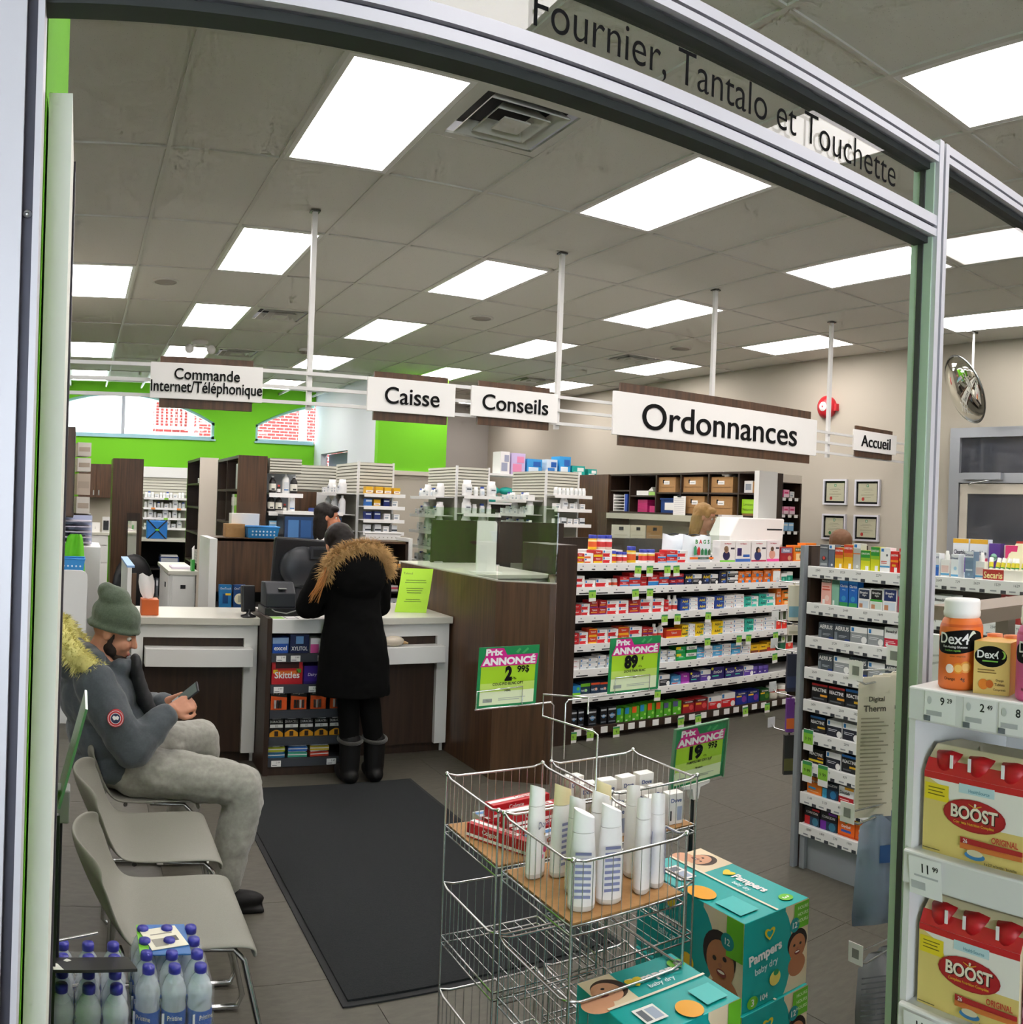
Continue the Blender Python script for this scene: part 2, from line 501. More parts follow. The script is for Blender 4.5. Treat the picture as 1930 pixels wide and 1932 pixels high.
for k, (w0, w1, xe) in enumerate(((W1[0], W1[1], W1[1]), (W2[0], W2[1], 4.15))):
    fr = MB(); n = 24; P = []
    for i in range(n + 1):
        X = w0 + (xe - w0) * i / n
        P.append((X, zarch(X, w0, w1)))
    for (xa, za), (xb, zb) in zip(P, P[1:]):
        fr.prism([(xa, YB + 0.05, za - 0.05), (xb, YB + 0.05, zb - 0.05), (xb, YB + 0.05, zb), (xa, YB + 0.05, za)], (0, 0.08, 0), 'window_blue')
    fr.box(w0, YB + 0.05, 2.70, xe, YB + 0.13, 2.745, 'window_blue')
    fr.box(w0, YB + 0.05, 2.70, w0 + 0.05, YB + 0.13, zarch(w0, w0, w1), 'window_blue')
    if k == 0: fr.box(xe - 0.05, YB + 0.05, 2.70, xe, YB + 0.13, zarch(xe, w0, w1), 'window_blue')
    win = struct('window_%d' % (k + 1), fr)
    if k == 0:
        mu = MB(); mu.box(0.71, YB + 0.05, 2.74, 0.77, YB + 0.12, 3.42, 'door_alu'); part('mullion', mu, win)
    pn = MB(); pn.prism([(w0, YB + 0.085, 2.70)] + [(x, YB + 0.085, z) for x, z in P][::1] + [(xe, YB + 0.085, 2.70)], (0, 0.006, 0), 'glass_pane')
    part('pane', pn, win)
    sl = MB(); sl.box(w0 - 0.02, YB - 0.03, 2.672, xe + (0.02 if k == 0 else -0.02), YB + 0.05, 2.70, 'window_blue'); part('window_sill', sl, win)
# closet block: white side with a door recess, green head on the front
b = MB()
b.box(4.15, 14.80, 0, 4.27, YB, 3.75, 'wall_white'); b.box(4.15, 11.96, 0, 4.27, 13.25, 3.75, 'wall_white'); b.box(4.15, 13.25, 2.50, 4.27, 14.80, 3.75, 'wall_white')
struct('wall_closet_side', b)
b = MB(); b.box(4.155, 11.84, 2.16, 5.22, 11.96, 3.75, 'wall_green'); b.box(4.155, 11.84, 0, 5.22, 11.96, 2.10, 'wall_beige')
b.box(5.10, 11.96, 0, 5.22, YB, 3.75, 'wall_grey')
struct('wall_closet_front', b)
b = MB(); b.box(4.16, 11.80, 2.10, 5.24, 11.96, 2.16, 'laminate_cream'); struct('trim_1', b)
defmat('door_slate', '6d7384', 0.6)
b = MB(); b.box(4.30, 13.25, 0, 4.36, 14.80, 2.50, 'door_slate'); d3 = struct('door_2', b)
b = MB(); b.box(4.285, 13.33, 1.0, 4.30, 13.36, 1.15, 'steel'); part('door_handle', b, d3)
# glazed service door in the right wall
fr = MB()
for y0, y1, z0, z1 in ((4.87, 4.99, 0, 2.66), (3.85, 3.97, 0, 2.66), (3.97, 4.87, 2.56, 2.66), (3.97, 4.87, 2.10, 2.20)):
    fr.box(XR - 0.06, y0, z0, XR, y1, z1, 'door_alu')
dr = struct('door_1', fr)
defmat('pane_dark', '3c404a', 0.04)
b = MB(); b.box(XR - 0.02, 3.97, 2.20, XR - 0.005, 4.87, 2.56, 'pane_dark'); part('transom_pane', b, dr)
b = MB()
for y0, y1, z0, z1 in ((4.77, 4.86, 0.02, 2.09), (3.98, 4.07, 0.02, 2.09), (4.07, 4.77, 1.99, 2.09), (4.07, 4.77, 0.02, 0.25)):
    b.box(XR - 0.045, y0, z0, XR - 0.005, y1, z1, 'laminate_cream')
dl = part('door_leaf', b, dr)
b = MB(); b.box(XR - 0.03, 4.07, 0.25, XR - 0.012, 4.77, 1.99, 'pane_dark'); part('pane', b, dl)
b = MB(); b.box(XR - 0.11, 4.35, 2.13, XR - 0.06, 4.80, 2.20, 'door_alu'); b.tube([(XR - 0.09, 4.5, 2.12), (XR - 0.2, 4.62, 2.09), (XR - 0.06, 4.75, 2.08)], 0.008, 'steel')
part('door_closer', b, dr)
# storefront daylight opening behind the lens: the wall closes the place with a wide window on its left
b = MB()
b.box(XL, YF - 0.15, 0, XR, YF, 0.5, 'wall_beige'); b.box(XL, YF - 0.15, 2.9, XR, YF, 3.75, 'wall_beige'); b.box(-0.4, YF - 0.15, 0.5, XR, YF, 2.9, 'wall_beige')
struct('wall_front', b)
# ------------------------------------------------------------------ glazed partition in front of the lens (plane Y = 1)
def beam(name, x0, x1, z0, z1):              # aluminium rail with two grooves
    b = MB(); h = z1 - z0
    b.box(x0, 1.004, z0, x1, 1.05, z1, 'alu')
    for a, c in ((0.0, 0.36), (0.52, 1.0)):
        b.box(x0, 0.992, z0 + a * h, x1, 1.0045, z0 + c * h, 'alu_paint')
    b.box(x0, 1.0, z0 + 0.36 * h, x1, 1.0042, z0 + 0.52 * h, 'alu_dark')
    b.box(x0, 1.010, z0 - 0.012, x1, 1.044, z0, 'gasket')
    return struct(name, b)
beam('trim_2', -0.054, 1.425, 2.247, 2.288)
beam('trim_3', -0.054, 1.425, 2.395, 2.428)
beam('trim_4', 1.459, 3.4, 2.405, 2.44)
defmat('post_green_reflection', 'b6ccb8', 0.5, 0.0)  # aluminium inner face, the green wall's reflection put into its colour
b = MB()                                     # right post
b.box(1.431, 1.0, 0, 1.459, 1.05, 2.44, 'alu'); b.box(1.425, 0.99, 0, 1.439, 1.05, 2.44, 'alu_paint'); b.box(1.447, 0.99, 0, 1.459, 1.05, 2.44, 'alu_paint')
b.box(1.418, 1.020, 0, 1.426, 1.032, 2.40, 'gasket'); b.box(1.421, 1.0, 0, 1.4255, 1.05, 2.40, 'post_green_reflection')
struct('trim_5', b)
b = MB()                                     # left post with a dark slot and a screw
b.box(-0.20, 0.992, 0, -0.073, 1.05, 3.0, 'alu_paint'); b.box(-0.073, 1.006, 0, -0.0605, 1.05, 3.0, 'alu_dark'); b.box(-0.0605, 0.992, 0, -0.053, 1.05, 3.0, 'alu_paint')
lp = struct('trim_6', b)
b = MB(); b.lathe([(0.0, 0.005), (0.0035, 0.0048), (0.005, 0.0025), (0.0055, 0)], 'steel', 12); b.cbox((0, 0, 0.005), (0.005, 0.0012, 0.001), 'gasket')
sc_ = part('screw', b, lp, (-0.067, 1.006, 1.995)); sc_.rotation_euler = (PI / 2, 0, 0)
for nm, x0, x1, z0, z1 in (('pane', -0.05, 1.42, 2.288, 2.395), ('pane', 1.459, 3.4, 0.0, 2.405)):
    b = MB(); b.box(x0, 1.022, z0, x1, 1.028, z1, 'glass_pane')
    o = part('glass_pane', b, lp)
b = MB(); b.box(-0.30, 1.06, 0, -0.052, 2.1, 3.70, 'wall_green'); struct('wall_pier', b)
defmat('stile', 'eef3e6', 0.6)
b = MB(); b.box(-0.0495, 1.08, 0, -0.021, 1.30, 2.165, 'stile'); b.box(-0.0215, 1.30, 0, -0.018, 1.34, 2.165, 'alu_dark'); struct('trim_7', b)
b = MB()
b.text('Fournier, Tantalo et Touchette', 0.060, T_at(0.938, 1.0205, 2.3365), 'black_print', bold=-0.004, maxw=0.77, res=6)
solo('window_lettering', b, 'dark grey pharmacist names lettered on the glass transom', 'lettering')
# ------------------------------------------------------------------ ceiling fittings
fr = MB()
for x0, y0, x1, y1 in ((-0.293, -0.598, 0.293, -0.57), (-0.293, 0.57, 0.293, 0.598), (-0.293, -0.57, -0.265, 0.57), (0.265, -0.57, 0.293, 0.57)):
    fr.box(x0, y0, -0.004, x1, y1, 0.012, 'white_metal')
fr.box(-0.293, -0.598, 0.06, 0.293, 0.598, 0.10, 'white_metal')
frm = fr.mesh('light_frame')
b = MB(); b.box(-0.266, -0.571, -0.002, 0.266, 0.571, 0.008, 'lamp_lens'); lens = b.mesh('diffuser')
where = {-4: 'behind the glass partition', -2: 'close to the glass partition', 0: 'nearest row of lamps', 1: 'nearest row of lamps', 2: 'second row of lamps', 3: 'second row of lamps', 4: 'third row of lamps', 6: 'fourth row of lamps', 7: 'fourth row of lamps', 8: 'farthest row of lamps'}
colw = {1: 'above the cash counter', 4: 'above the aisle and brown panels', 7: 'above the long pill shelves', 10: 'beside the right wall', -1: 'above the seats at the left edge', -3: 'added out of view past the green pier', -4: 'added out of view past the green pier'}
for c, r in LIGHTS:
    t = thing('ceiling_light', 'glowing white recessed ceiling lamp %s, %s' % (colw[c], where[r]), 'ceiling light', (CX(c) + 0.305, RY(r) + 0.61, ZC), 0, 'recessed ceiling lamps')
    part('light_frame', frm, t); part('diffuser', lens, t)
pl = MB()
s = 0.293
rings = [(0.293, 0.0), (0.235, 0.0)]
for a, c, z in ((0.293, 0.245, -0.004),):
    for x0, y0, x1, y1 in ((-a, -a, a, -c), (-a, c, a, a), (-a, -c, -c, c), (c, -c, a, c)):
        pl.box(x0, y0, z, x1, y1, z + 0.012, 'ceiling_grid')
plate = pl.mesh('vent_frame')
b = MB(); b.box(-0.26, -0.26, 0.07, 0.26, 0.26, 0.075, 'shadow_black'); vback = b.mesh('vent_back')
def louver(a0, a1, z0, z1):
    q = MB()
    for k in range(4):
        T = Matrix.Rotation(k * PI / 2, 4, 'Z')
        P = [Vector((-a0, -a0, z0)), Vector((a0, -a0, z0)), Vector((a1, -a1, z1)), Vector((-a1, -a1, z1))]
        q.add([T @ p for p in P] + [T @ (p + Vector((0, 0, 0.006))) for p in P], [(0, 1, 2, 3), (7, 6, 5, 4), (0, 4, 5, 1)], 'ceiling_grid')
    return q.mesh('louver')
lv = [louver(0.21, 0.16, -0.012, 0.04), louver(0.14, 0.095, -0.016, 0.035)]
b = MB(); b.box(-0.07, -0.07, -0.018, 0.07, 0.07, -0.01, 'ceiling_grid'); vcen = b.mesh('louver')
vl = {(2, 0): 'large square air diffuser beside the nearest lamp', (2, 4): 'square air diffuser beside the thin sign pole at left', (2, 6): 'far square air diffuser above the order pickup sign', (9, 4): 'square air diffuser above the long brown and white sign', (9, 6): 'farthest square air diffuser behind the advice sign'}
for c, r in VENTS:
    t = thing('air_diffuser', vl[(c, r)], 'air vent', (CX(c) + 0.305, RY(r) + 0.305, ZC), 0, 'square ceiling air diffusers')
    part('vent_back', vback, t); part('vent_frame', plate, t)
    for m in lv: part('louver', m, t)
    part('louver', vcen, t)
for (x, y), lb in zip(((0.7, 7.63), (3.77, 7.81), (6.18, 7.69)), ('at left beside the bright lamp', 'in the middle of the ceiling', 'at right near the beige wall')):
    t = thing('ceiling_speaker', 'round grey ceiling speaker %s' % lb, 'speaker', (x, y, ZC), 0, 'round ceiling speakers')
    b = MB(); b.lathe([(0.118, 0.004), (0.118, -0.006), (0.098, -0.007)], 'ceiling_grid', 28); part('rim', b, t)
    b = MB(); b.lathe([(0.098, -0.004), (0.06, -0.009), (0, -0.011)], 'wall_grey', 28); part('grille', b, t)
t = thing('smoke_detector', 'small round white smoke detector on the far ceiling', 'detector', (2.69, 10.5, ZC))
b = MB(); b.lathe([(0.07, 0.004), (0.07, -0.02), (0.06, -0.03)], 'white_metal', 20); part('base', b, t)
b = MB(); b.lathe([(0.05, -0.028), (0.045, -0.055), (0, -0.06)], 'wall_grey', 20); part('sensor', b, t)
t = thing('emergency_light', 'twin headed white emergency lamp on the far ceiling', 'emergency light', (1.39, 10.44, ZC))
b = MB(); b.lathe([(0.1, 0.004), (0.1, -0.02), (0.05, -0.04), (0, -0.045)], 'white_metal', 18); part('base', b, t)
for s_ in (-1, 1):
    b = MB(); b.cone((s_ * 0.04, 0, -0.03), (s_ * 0.12, -0.03, -0.09), 0.018, 0.02, 'white_metal'); b.ball((s_ * 0.13, -0.05, -0.10), 0.055, 'white_metal'); part('lamp_head', b, t)
# hanging rail with its poles and signs (line Y = 5.42)
SY = 5.42
t = thing('sign_rail', 'white triple rail hung from the ceiling on thin poles', 'sign rail', (0, SY, 0))
for z in (2.30, 2.395, 2.49):
    b = MB(); b.box(-0.3, 0.012, z - 0.011, 7.6, 0.032, z + 0.011, 'white_metal'); part('rail', b, t)
for X in (1.44, 3.27, 4.74, 6.19):
    b = MB(); b.box(X - 0.016, 0.034, 2.26, X + 0.016, 0.066, ZC, 'white_metal'); b.box(X - 0.03, 0.02, ZC - 0.012, X + 0.03, 0.08, ZC - 0.001, 'chrome_dark'); part('pole', b, t)
SG = [('Commande|Internet/Téléphonique', 0.42, 1.12, 2.28, 2.50, 0.06, 'for internet and phone orders, leftmost'), ('Caisse', 1.81, 2.43, 2.275, 2.495, 0.05, 'for the cash desk, above the woman in black'),
      ('Conseils', 2.55, 3.23, 2.295, 2.50, 0.06, 'for advice, middle of the row'), ('Ordonnances', 3.71, 5.95, 2.255, 2.58, 0.07, 'for prescriptions, by far the longest'), ('Accueil', 6.48, 7.16, 2.355, 2.555, 0.05, 'for reception, smallest at right')]
for s_, x0, x1, z0, z1, ins, lb in SG:
    t = thing('hanging_sign', 'white and brown hanging sign %s' % lb, 'sign', ((x0 + x1) / 2, SY, z0), 0, 'hanging department signs')
    wd, h = (x1 - x0), z1 - z0
    b = MB(); b.box(-wd / 2, -0.03, 0, wd / 2, -0.012, h, 'white_print'); part('sign_face', b, t, bevel=0.002)
    b = MB(); b.box(-wd / 2 + ins, -0.012, -0.055 if h < 0.3 else -0.075, wd / 2 - ins, 0.01, h + (0.04 if h < 0.3 else 0.07), 'laminate_brown'); part('sign_backing', b, t)
    b = MB(); L_ = s_.split('|')
    if len(L_) == 2:
        b.text(L_[0], 0.068, T_at(0, -0.038, h * 0.70), 'black_print', bold=0.004, depth=0.009, fit=True, maxw=wd * 0.58)
        b.text(L_[1], 0.092, T_at(0, -0.038, h * 0.30), 'black_print', bold=0.004, depth=0.009, fit=True, maxw=wd * 0.99)
    else:
        b.text(s_, h * {'Caisse': 0.50, 'Conseils': 0.52, 'Ordonnances': 0.62, 'Accueil': 0.56}[s_], T_at(0, -0.038, h * 0.5), 'black_print', bold=0.004, depth=0.009, fit=True, maxw=wd * {'Caisse': 0.62, 'Conseils': 0.76, 'Ordonnances': 0.76, 'Accueil': 0.68}[s_])
    part('lettering', b, t)
# convex mirror on its ceiling rod
t = thing('convex_mirror', 'round convex security mirror hung from the ceiling at right', 'mirror', (7.15, 4.50, ZC))
b = MB(); b.tube([(0, 0, 0), (0, 0, -0.5), (0.02, -0.02, -0.62)], 0.012, 'white_metal'); b.box(-0.09, -0.03, -0.02, 0.03, 0.03, 0, 'chrome_dark'); part('rod', b, t)
q = Matrix.Translation((-0.05, 0.05, -0.565)) @ Vector((-0.775, 0.471, -0.42)).to_track_quat('Z', 'Y').to_matrix().to_4x4()
b = MB(); b.lathe([(0.33, 0.0), (0.30, 0.03), (0.2, 0.065), (0.1, 0.085), (0, 0.09)], 'mirror', 32); o = part('mirror_dome', b, t); o.matrix_local = q
b = MB(); b.lathe([(0.335, -0.012), (0.345, 0.0), (0.335, 0.012), (0.328, 0.0), (0.335, -0.012)], 'chrome_dark', 36); b.lathe([(0, -0.02), (0.33, -0.006)], 'black_plastic', 32); o = part('mirror_rim', b, t); o.matrix_local = q
# fire bell, licences and exit sign
t = thing('fire_bell', 'round red fire alarm bell high on the beige wall', 'fire bell', (XR, 6.72, 2.97))
b = MB(); b.lathe([(0.125, 0.0), (0.13, 0.05), (0.10, 0.085), (0.05, 0.10)], 'alarm_red', 24); o = part('gong', b, t); o.rotation_euler = (0, -PI / 2, 0)
b = MB(); b.lathe([(0.055, 0.098), (0.05, 0.105), (0, 0.107)], 'white_print', 20); b.lathe([(0.012, 0.107), (0, 0.112)], 'alarm_red', 10); o = part('hub', b, t); o.rotation_euler = (0, -PI / 2, 0)
b = MB(); b.box(-0.05, -0.16, -0.05, 0, -0.11, 0.03, 'alarm_red'); part('striker_box', b, t)
k = 0
for (y, z), lb, seal in zip(((6.56, 1.995), (6.09, 1.99), (6.56, 1.60), (6.09, 1.60)), ('upper left one with a red seal', 'upper right one with a red seal', 'lower left one with a green seal', 'lower right one with a red seal'), ('c8372f', 'c8372f', '2f7a45', 'c8372f')):
    t = thing('framed_licence', 'framed licence on the beige wall, %s' % lb, 'picture frame', (XR, y, z), -PI / 2, 'framed licences')
    b = MB()
    for x0, z0, x1, z1 in ((-0.175, -0.145, 0.175, -0.125), (-0.175, 0.125, 0.175, 0.145), (-0.175, -0.125, -0.155, 0.125), (0.155, -0.125, 0.175, 0.125)):
        b.box(x0, -0.03, z0, x1, 0, z1, 'alu_paint')
    part('frame', b, t)
    b = MB(); b.box(-0.155, -0.012, -0.125, 0.155, -0.002, 0.125, 'black_print'); b.box(-0.132, -0.014, -0.102, 0.132, -0.011, 0.102, 'cfc9ae')
    b.box(-0.014, -0.0145, 0.062, 0.014, -0.0142, 0.092, '1f8a52'); b.box(-0.003, -0.0148, 0.066, 0.003, -0.0145, 0.088, 'f4f2ee'); b.box(-0.009, -0.0148, 0.074, 0.009, -0.0145, 0.080, 'f4f2ee')
    for z_, w_ in ((0.04, 0.06), (0.028, 0.08), (0.005, 0.04), (-0.02, 0.09), (-0.03, 0.09), (-0.05, 0.05)):
        b.box(-w_, -0.0145, z_ - 0.0015, w_, -0.0142, z_ + 0.0015, '8f8a74')
    b.disc((-0.06, -0.0146, -0.07), 0.02, seal)
    part('certificate', b, t)
    b = MB(); b.box(-0.156, -0.0185, -0.126, 0.156, -0.0165, 0.126, 'glass_pane'); part('pane', b, t)
t = thing('exit_sign', 'glowing red SORTIE exit sign above the white medicine shelves', 'exit sign', (5.55, 14.0, 2.22))
b = MB(); b.box(-0.19, -0.03, -0.02, 0.19, 0.03, 0.24, 'white_print'); b.box(-0.03, -0.02, 0.24, 0.03, 0.02, ZC - 2.22, 'white_metal'); part('housing', b, t)
b = MB(); b.text('SORTIE', 0.15, T_at(0, -0.033, 0.11), 'exit_red', bold=0.03, maxw=0.33); part('lettering', b, t)
# what stands outside the arched windows
t = thing('brick_house', 'brick and white house seen through the arched windows', 'house', (0, 21, 0))
b = MB(); b.box(2.75, 0, 0, 9.5, 0.3, 8, 'brick'); part('brick_wall', b, t)
b = MB(); b.box(-6, 0.2, 0, 1.75, 0.4, 8, 'white_print'); b.box(1.75, 1.2, 0, 2.75, 1.4, 8, 'brick'); b.box(1.65, -0.35, 2.6, 2.80, 0.2, 3.18, 'white_print'); part('white_wall', b, t)
b = MB(); b.box(0.75, 0.12, 3.3, 0.95, 0.2, 3.75, 'wall_grey'); part('window', b, t)
rl = part('balcony_rail', MB().box(1.68, -0.32, 3.28, 2.8, -0.26, 3.33, 'white_print'), t); part('handrail', MB().box(1.68, -0.32, 4.2, 2.8, -0.26, 4.26, 'white_print'), rl)
b = MB(); b.box(-0.018, -0.31, 3.33, 0.018, -0.27, 4.2, 'white_print'); pk = b.mesh('picket')
for i in range(10):
    o = link('picket', pk, rl, (1.75 + i * 0.112, 0, 0))
b = MB(); b.box(5.3, -0.03, 2.5, 5.5, 0, 8, 'white_print'); part('quoin', b, t)
# ------------------------------------------------------------------ dispensary furniture
def cuboid(name, parent, x0, y0, z0, x1, y1, z1, m, bevel=0, label=None):
    b = MB(); b.box(x0, y0, z0, x1, y1, z1, m)
    return part(name, b, parent, bevel=bevel, label=label)
def bottle_mesh(kind):
    b = MB()
    if kind == 'pill':
        b.lathe([(0, 0), (0.021, 0), (0.022, 0.003), (0.022, 0.02, 'e3e6e4'), (0.0222, 0.055, 'f0f0ee'), (0.02, 0.062), (0.0175, 0.064, 'f6f6f4'), (0.0175, 0.082), (0, 0.083)], 'f0f0ee', 12)
    elif kind == 'pill_blue':
        b.lathe([(0, 0), (0.024, 0), (0.024, 0.06), (0.018, 0.07, '2f4fa8'), (0.018, 0.088), (0, 0.089)], 'eceeee', 12); b.box(-0.016, -0.0245, 0.015, 0.016, -0.023, 0.045, 'c9d3dc')
    elif kind == 'jar':
        b.lathe([(0, 0), (0.04, 0), (0.043, 0.005), (0.043, 0.09), (0.036, 0.105), (0.034, 0.107, 'fafafa'), (0.034, 0.135), (0, 0.137)], 'f1f1ef', 14); b.box(-0.03, -0.0445, 0.03, 0.03, -0.042, 0.075, 'dfe3e6'); b.box(-0.02, -0.046, 0.05, 0.02, -0.044, 0.062, '5a6168')
    elif kind == 'dark':
        b.lathe([(0, 0), (0.033, 0), (0.035, 0.005), (0.035, 0.10), (0.03, 0.12), (0.014, 0.14), (0.014, 0.15, 'f2f2f2'), (0.016, 0.165), (0, 0.166)], '1b1716', 14); b.lathe([(0.0355, 0.025), (0.0355, 0.09)], 'e9e6d8', 14); b.box(-0.016, -0.037, 0.03, 0.016, -0.0355, 0.045, '2b2b2b')
    elif kind == 'white_tall':
        b.lathe([(0, 0), (0.034, 0), (0.036, 0.006), (0.036, 0.13), (0.028, 0.155), (0.013, 0.17), (0.013, 0.195, 'ffffff'), (0, 0.196)], 'f3f3f1', 14); b.box(-0.022, -0.0375, 0.05, 0.022, -0.035, 0.11, 'd6dade'); b.box(-0.022, -0.038, 0.028, 0.022, -0.035, 0.04, '4f7fb5')
    elif kind == 'small_brown':
        b.lathe([(0, 0), (0.018, 0), (0.019, 0.045), (0.012, 0.06), (0.012, 0.062, 'c0392f'), (0.012, 0.078), (0, 0.079)], '3a2418', 12); b.lathe([(0.0195, 0.01), (0.0195, 0.04)], 'eceae4', 12)
    elif kind == 'carton_white':
        b.box(-0.03, -0.04, 0, 0.03, 0.04, 0.06, 'f0efec'); b.box(-0.025, -0.0405, 0.012, 0.012, -0.04, 0.03, '9aa4ad'); b.box(-0.025, -0.0405, 0.04, 0.02, -0.04, 0.05, 'b9c3cb')
    elif kind == 'carton_grey':
        b.box(-0.03, -0.04, 0, 0.03, 0.04, 0.07, 'd7dbde'); b.box(-0.03, -0.0405, 0.012, 0.03, -0.04, 0.03, '3c434a')
    elif kind == 'carton_blue':
        b.box(-0.032, -0.04, 0, 0.032, 0.04, 0.075, '2a67b1'); b.box(-0.032, -0.0405, 0.045, 0.032, -0.04, 0.065, 'dfe9f2')
    elif kind == 'carton_navy':
        b.box(-0.032, -0.04, 0, 0.032, 0.04, 0.08, '1c2f72'); b.box(-0.028, -0.0405, 0.05, 0.028, -0.04, 0.062, 'dfe9f2')
    elif kind == 'carton_yellow':
        b.box(-0.035, -0.04, 0, 0.035, 0.04, 0.07, 'e7b321'); b.box(-0.035, -0.0405, 0.012, 0.035, -0.04, 0.035, 'f0ede2'); b.box(-0.02, -0.041, 0.02, 0.02, -0.0405, 0.026, 'b0562b')
    elif kind == 'carton_pink':
        b.box(-0.035, -0.04, 0, 0.035, 0.04, 0.07, 'ef9fc0'); b.box(-0.035, -0.0405, 0, 0.035, -0.04, 0.03, 'f6dce6'); b.box(-0.025, -0.041, 0.036, 0.02, -0.0405, 0.05, 'd6336f')
    elif kind == 'carton_magenta':
        b.box(-0.035, -0.04, 0, 0.035, 0.04, 0.06, 'd8307f'); b.box(-0.025, -0.041, 0.03, 0.02, -0.0405, 0.042, 'f6dce6')
    elif kind == 'carton_sky':
        b.box(-0.035, -0.04, 0, 0.035, 0.04, 0.08, '8fc3e6'); b.box(-0.03, -0.041, 0.05, 0.03, -0.0405, 0.066, 'eef4f8')
    return b.mesh('medicine_' + kind)
BM = {}
DESC = {'pill': ('pill_bottle', 'small white pill bottle', 'bottle'), 'pill_blue': ('pill_bottle', 'blue-capped white pill bottle', 'bottle'), 'jar': ('medicine_jar', 'wide white medicine jar', 'jar'), 'dark': ('syrup_bottle', 'dark syrup bottle with a pale label', 'bottle'),
        'white_tall': ('lotion_bottle', 'tall narrow-necked white bottle', 'bottle'), 'small_brown': ('dropper_bottle', 'tiny brown bottle with a red cap', 'bottle'), 'carton_white': ('medicine_box', 'small white medicine box', 'box'), 'carton_grey': ('medicine_box', 'grey and black medicine box', 'box'),
        'carton_blue': ('medicine_box', 'blue and pale medicine box', 'box'), 'carton_navy': ('medicine_box', 'navy medicine box', 'box'), 'carton_yellow': ('medicine_box', 'yellow and white medicine box', 'box'), 'carton_pink': ('medicine_box', 'pink medicine box', 'box'), 'carton_magenta': ('medicine_box', 'magenta medicine box', 'box'), 'carton_sky': ('medicine_box', 'sky blue medicine pack', 'box')}
SEEN = {}
NTH = ['first', 'second', 'third', 'fourth', 'fifth', 'sixth', 'seventh', 'eighth', 'ninth', 'tenth', 'eleventh', 'twelfth', 'thirteenth', 'fourteenth', 'fifteenth']
def stock(kind, loc, where, rz=0.0, s=1.0):
    if kind not in BM: BM[kind] = bottle_mesh(kind)
    n, d, c = DESC[kind]
    i = SEEN[(kind, where)] = SEEN.get((kind, where), -1) + 1
    o = solo(n, BM[kind], '%s, %s of its kind, %s' % (d, NTH[i], where), c, loc, rz, '%s, %s' % (d, where))
    if s != 1.0: o.scale = (s, s, s)
    return o
LVL = {}
def row(kinds, x0, y0, x1, y1, z, where, rz=0.0, gap=0.006, s=1.0):
    """things side by side along a shelf from (x0,y0) to (x1,y1)"""
    L_ = LVL.setdefault(where, [])
    if z not in L_: L_.append(z)
    if '%s' in where: where = where % ['top', 'second', 'third', 'fourth', 'fifth'][L_.index(z)]
    W = {'pill': 0.044, 'pill_blue': 0.048, 'jar': 0.088, 'dark': 0.072, 'white_tall': 0.074, 'small_brown': 0.04}
    L = math.hypot(x1 - x0, y1 - y0); d = 0.0; i = 0
    while True:
        k = kinds[i % len(kinds)]; wd = W.get(k, 0.072) * s
        if d + wd > L: break
        t = (d + wd / 2) / L
        stock(k, (x0 + (x1 - x0) * t, y0 + (y1 - y0) * t, z), where, rz, s * random.uniform(0.94, 1.04))
        d += wd + gap * random.uniform(0.5, 1.6); i += 1
def slats(b, x0, x1, y, z0, z1, pitch=0.05, axis='X'):
    n = max(1, int(round((z1 - z0) / pitch))); p = (z1 - z0) / n
    for i in range(n):
        a = z0 + i * p
        if axis == 'X': b.box(x0, y - 0.014, a + 0.006, x1, y, a + p - 0.004, 'slat')
        else: b.box(y - 0.014, x0, a + 0.006, y, x1, a + p - 0.004, 'slat')

# far left: wall cupboard, sink unit and the medicine shelf along the green wall
t = thing('wall_cupboard', 'brown two-door wall cupboard below the green wall', 'cupboard', (0.3, 15.25, 1.62))
cuboid('cupboard_body', t, -0.30, -0.33, 0, 0.30, -0.0, 0.57, 'laminate_brown')
for s_ in (-1, 1):
    d = cuboid('cupboard_door', t, 0.005 if s_ > 0 else -0.295, -0.352, 0.005, 0.295 if s_ > 0 else -0.005, -0.33, 0.565, 'laminate_brown')
    b = MB(); b.box(s_ * 0.045 - 0.012, -0.362, 0.04, s_ * 0.045 + 0.012, -0.352, 0.13, 'steel'); part('handle', b, d)
t = thing('drawer_unit', 'white drawer unit with a worktop under the brown wall cupboard', 'cabinet', (0.26, 14.95, 0))
cuboid('body', t, -0.26, -0.30, 0.08, 0.26, 0.28, 1.0, 'laminate_white'); cuboid('worktop', t, -0.28, -0.33, 1.0, 0.34, 0.28, 1.04, 'worktop')
cuboid('plinth', t, -0.24, -0.25, 0, 0.24, 0.25, 0.08, 'laminate_dark')
for z0, z1 in ((0.84, 0.99), (0.55, 0.82), (0.10, 0.53)):
    d = cuboid('drawer', t, -0.25, -0.32, z0, 0.25, -0.30, z1, 'laminate_white')
    b = MB(); b.box(-0.20, -0.335, z1 - 0.05, -0.06, -0.32, z1 - 0.03, 'black_plastic'); part('handle', b, d)
b = MB(); b.box(-0.5, 0, 0, 0.45, 0.012, 0.6, 'wall_beige'); solo('splash_panel', b, 'pale splash panel behind the white drawer unit', 'panel', (0.25, 15.236, 1.03))
b = MB(); b.box(-0.16, -0.09, 0, 0.16, 0.09, 0.16, 'white_print'); b.box(-0.1, -0.091, 0.04, -0.03, -0.09, 0.11, 'c9b8a4'); b.text('i', 0.05, T_at(0.08, -0.092, 0.08), 'grey_plastic'); solo('white_carton', b, 'long white carton on the far drawer unit', 'box', (0.22, 14.85, 1.04))
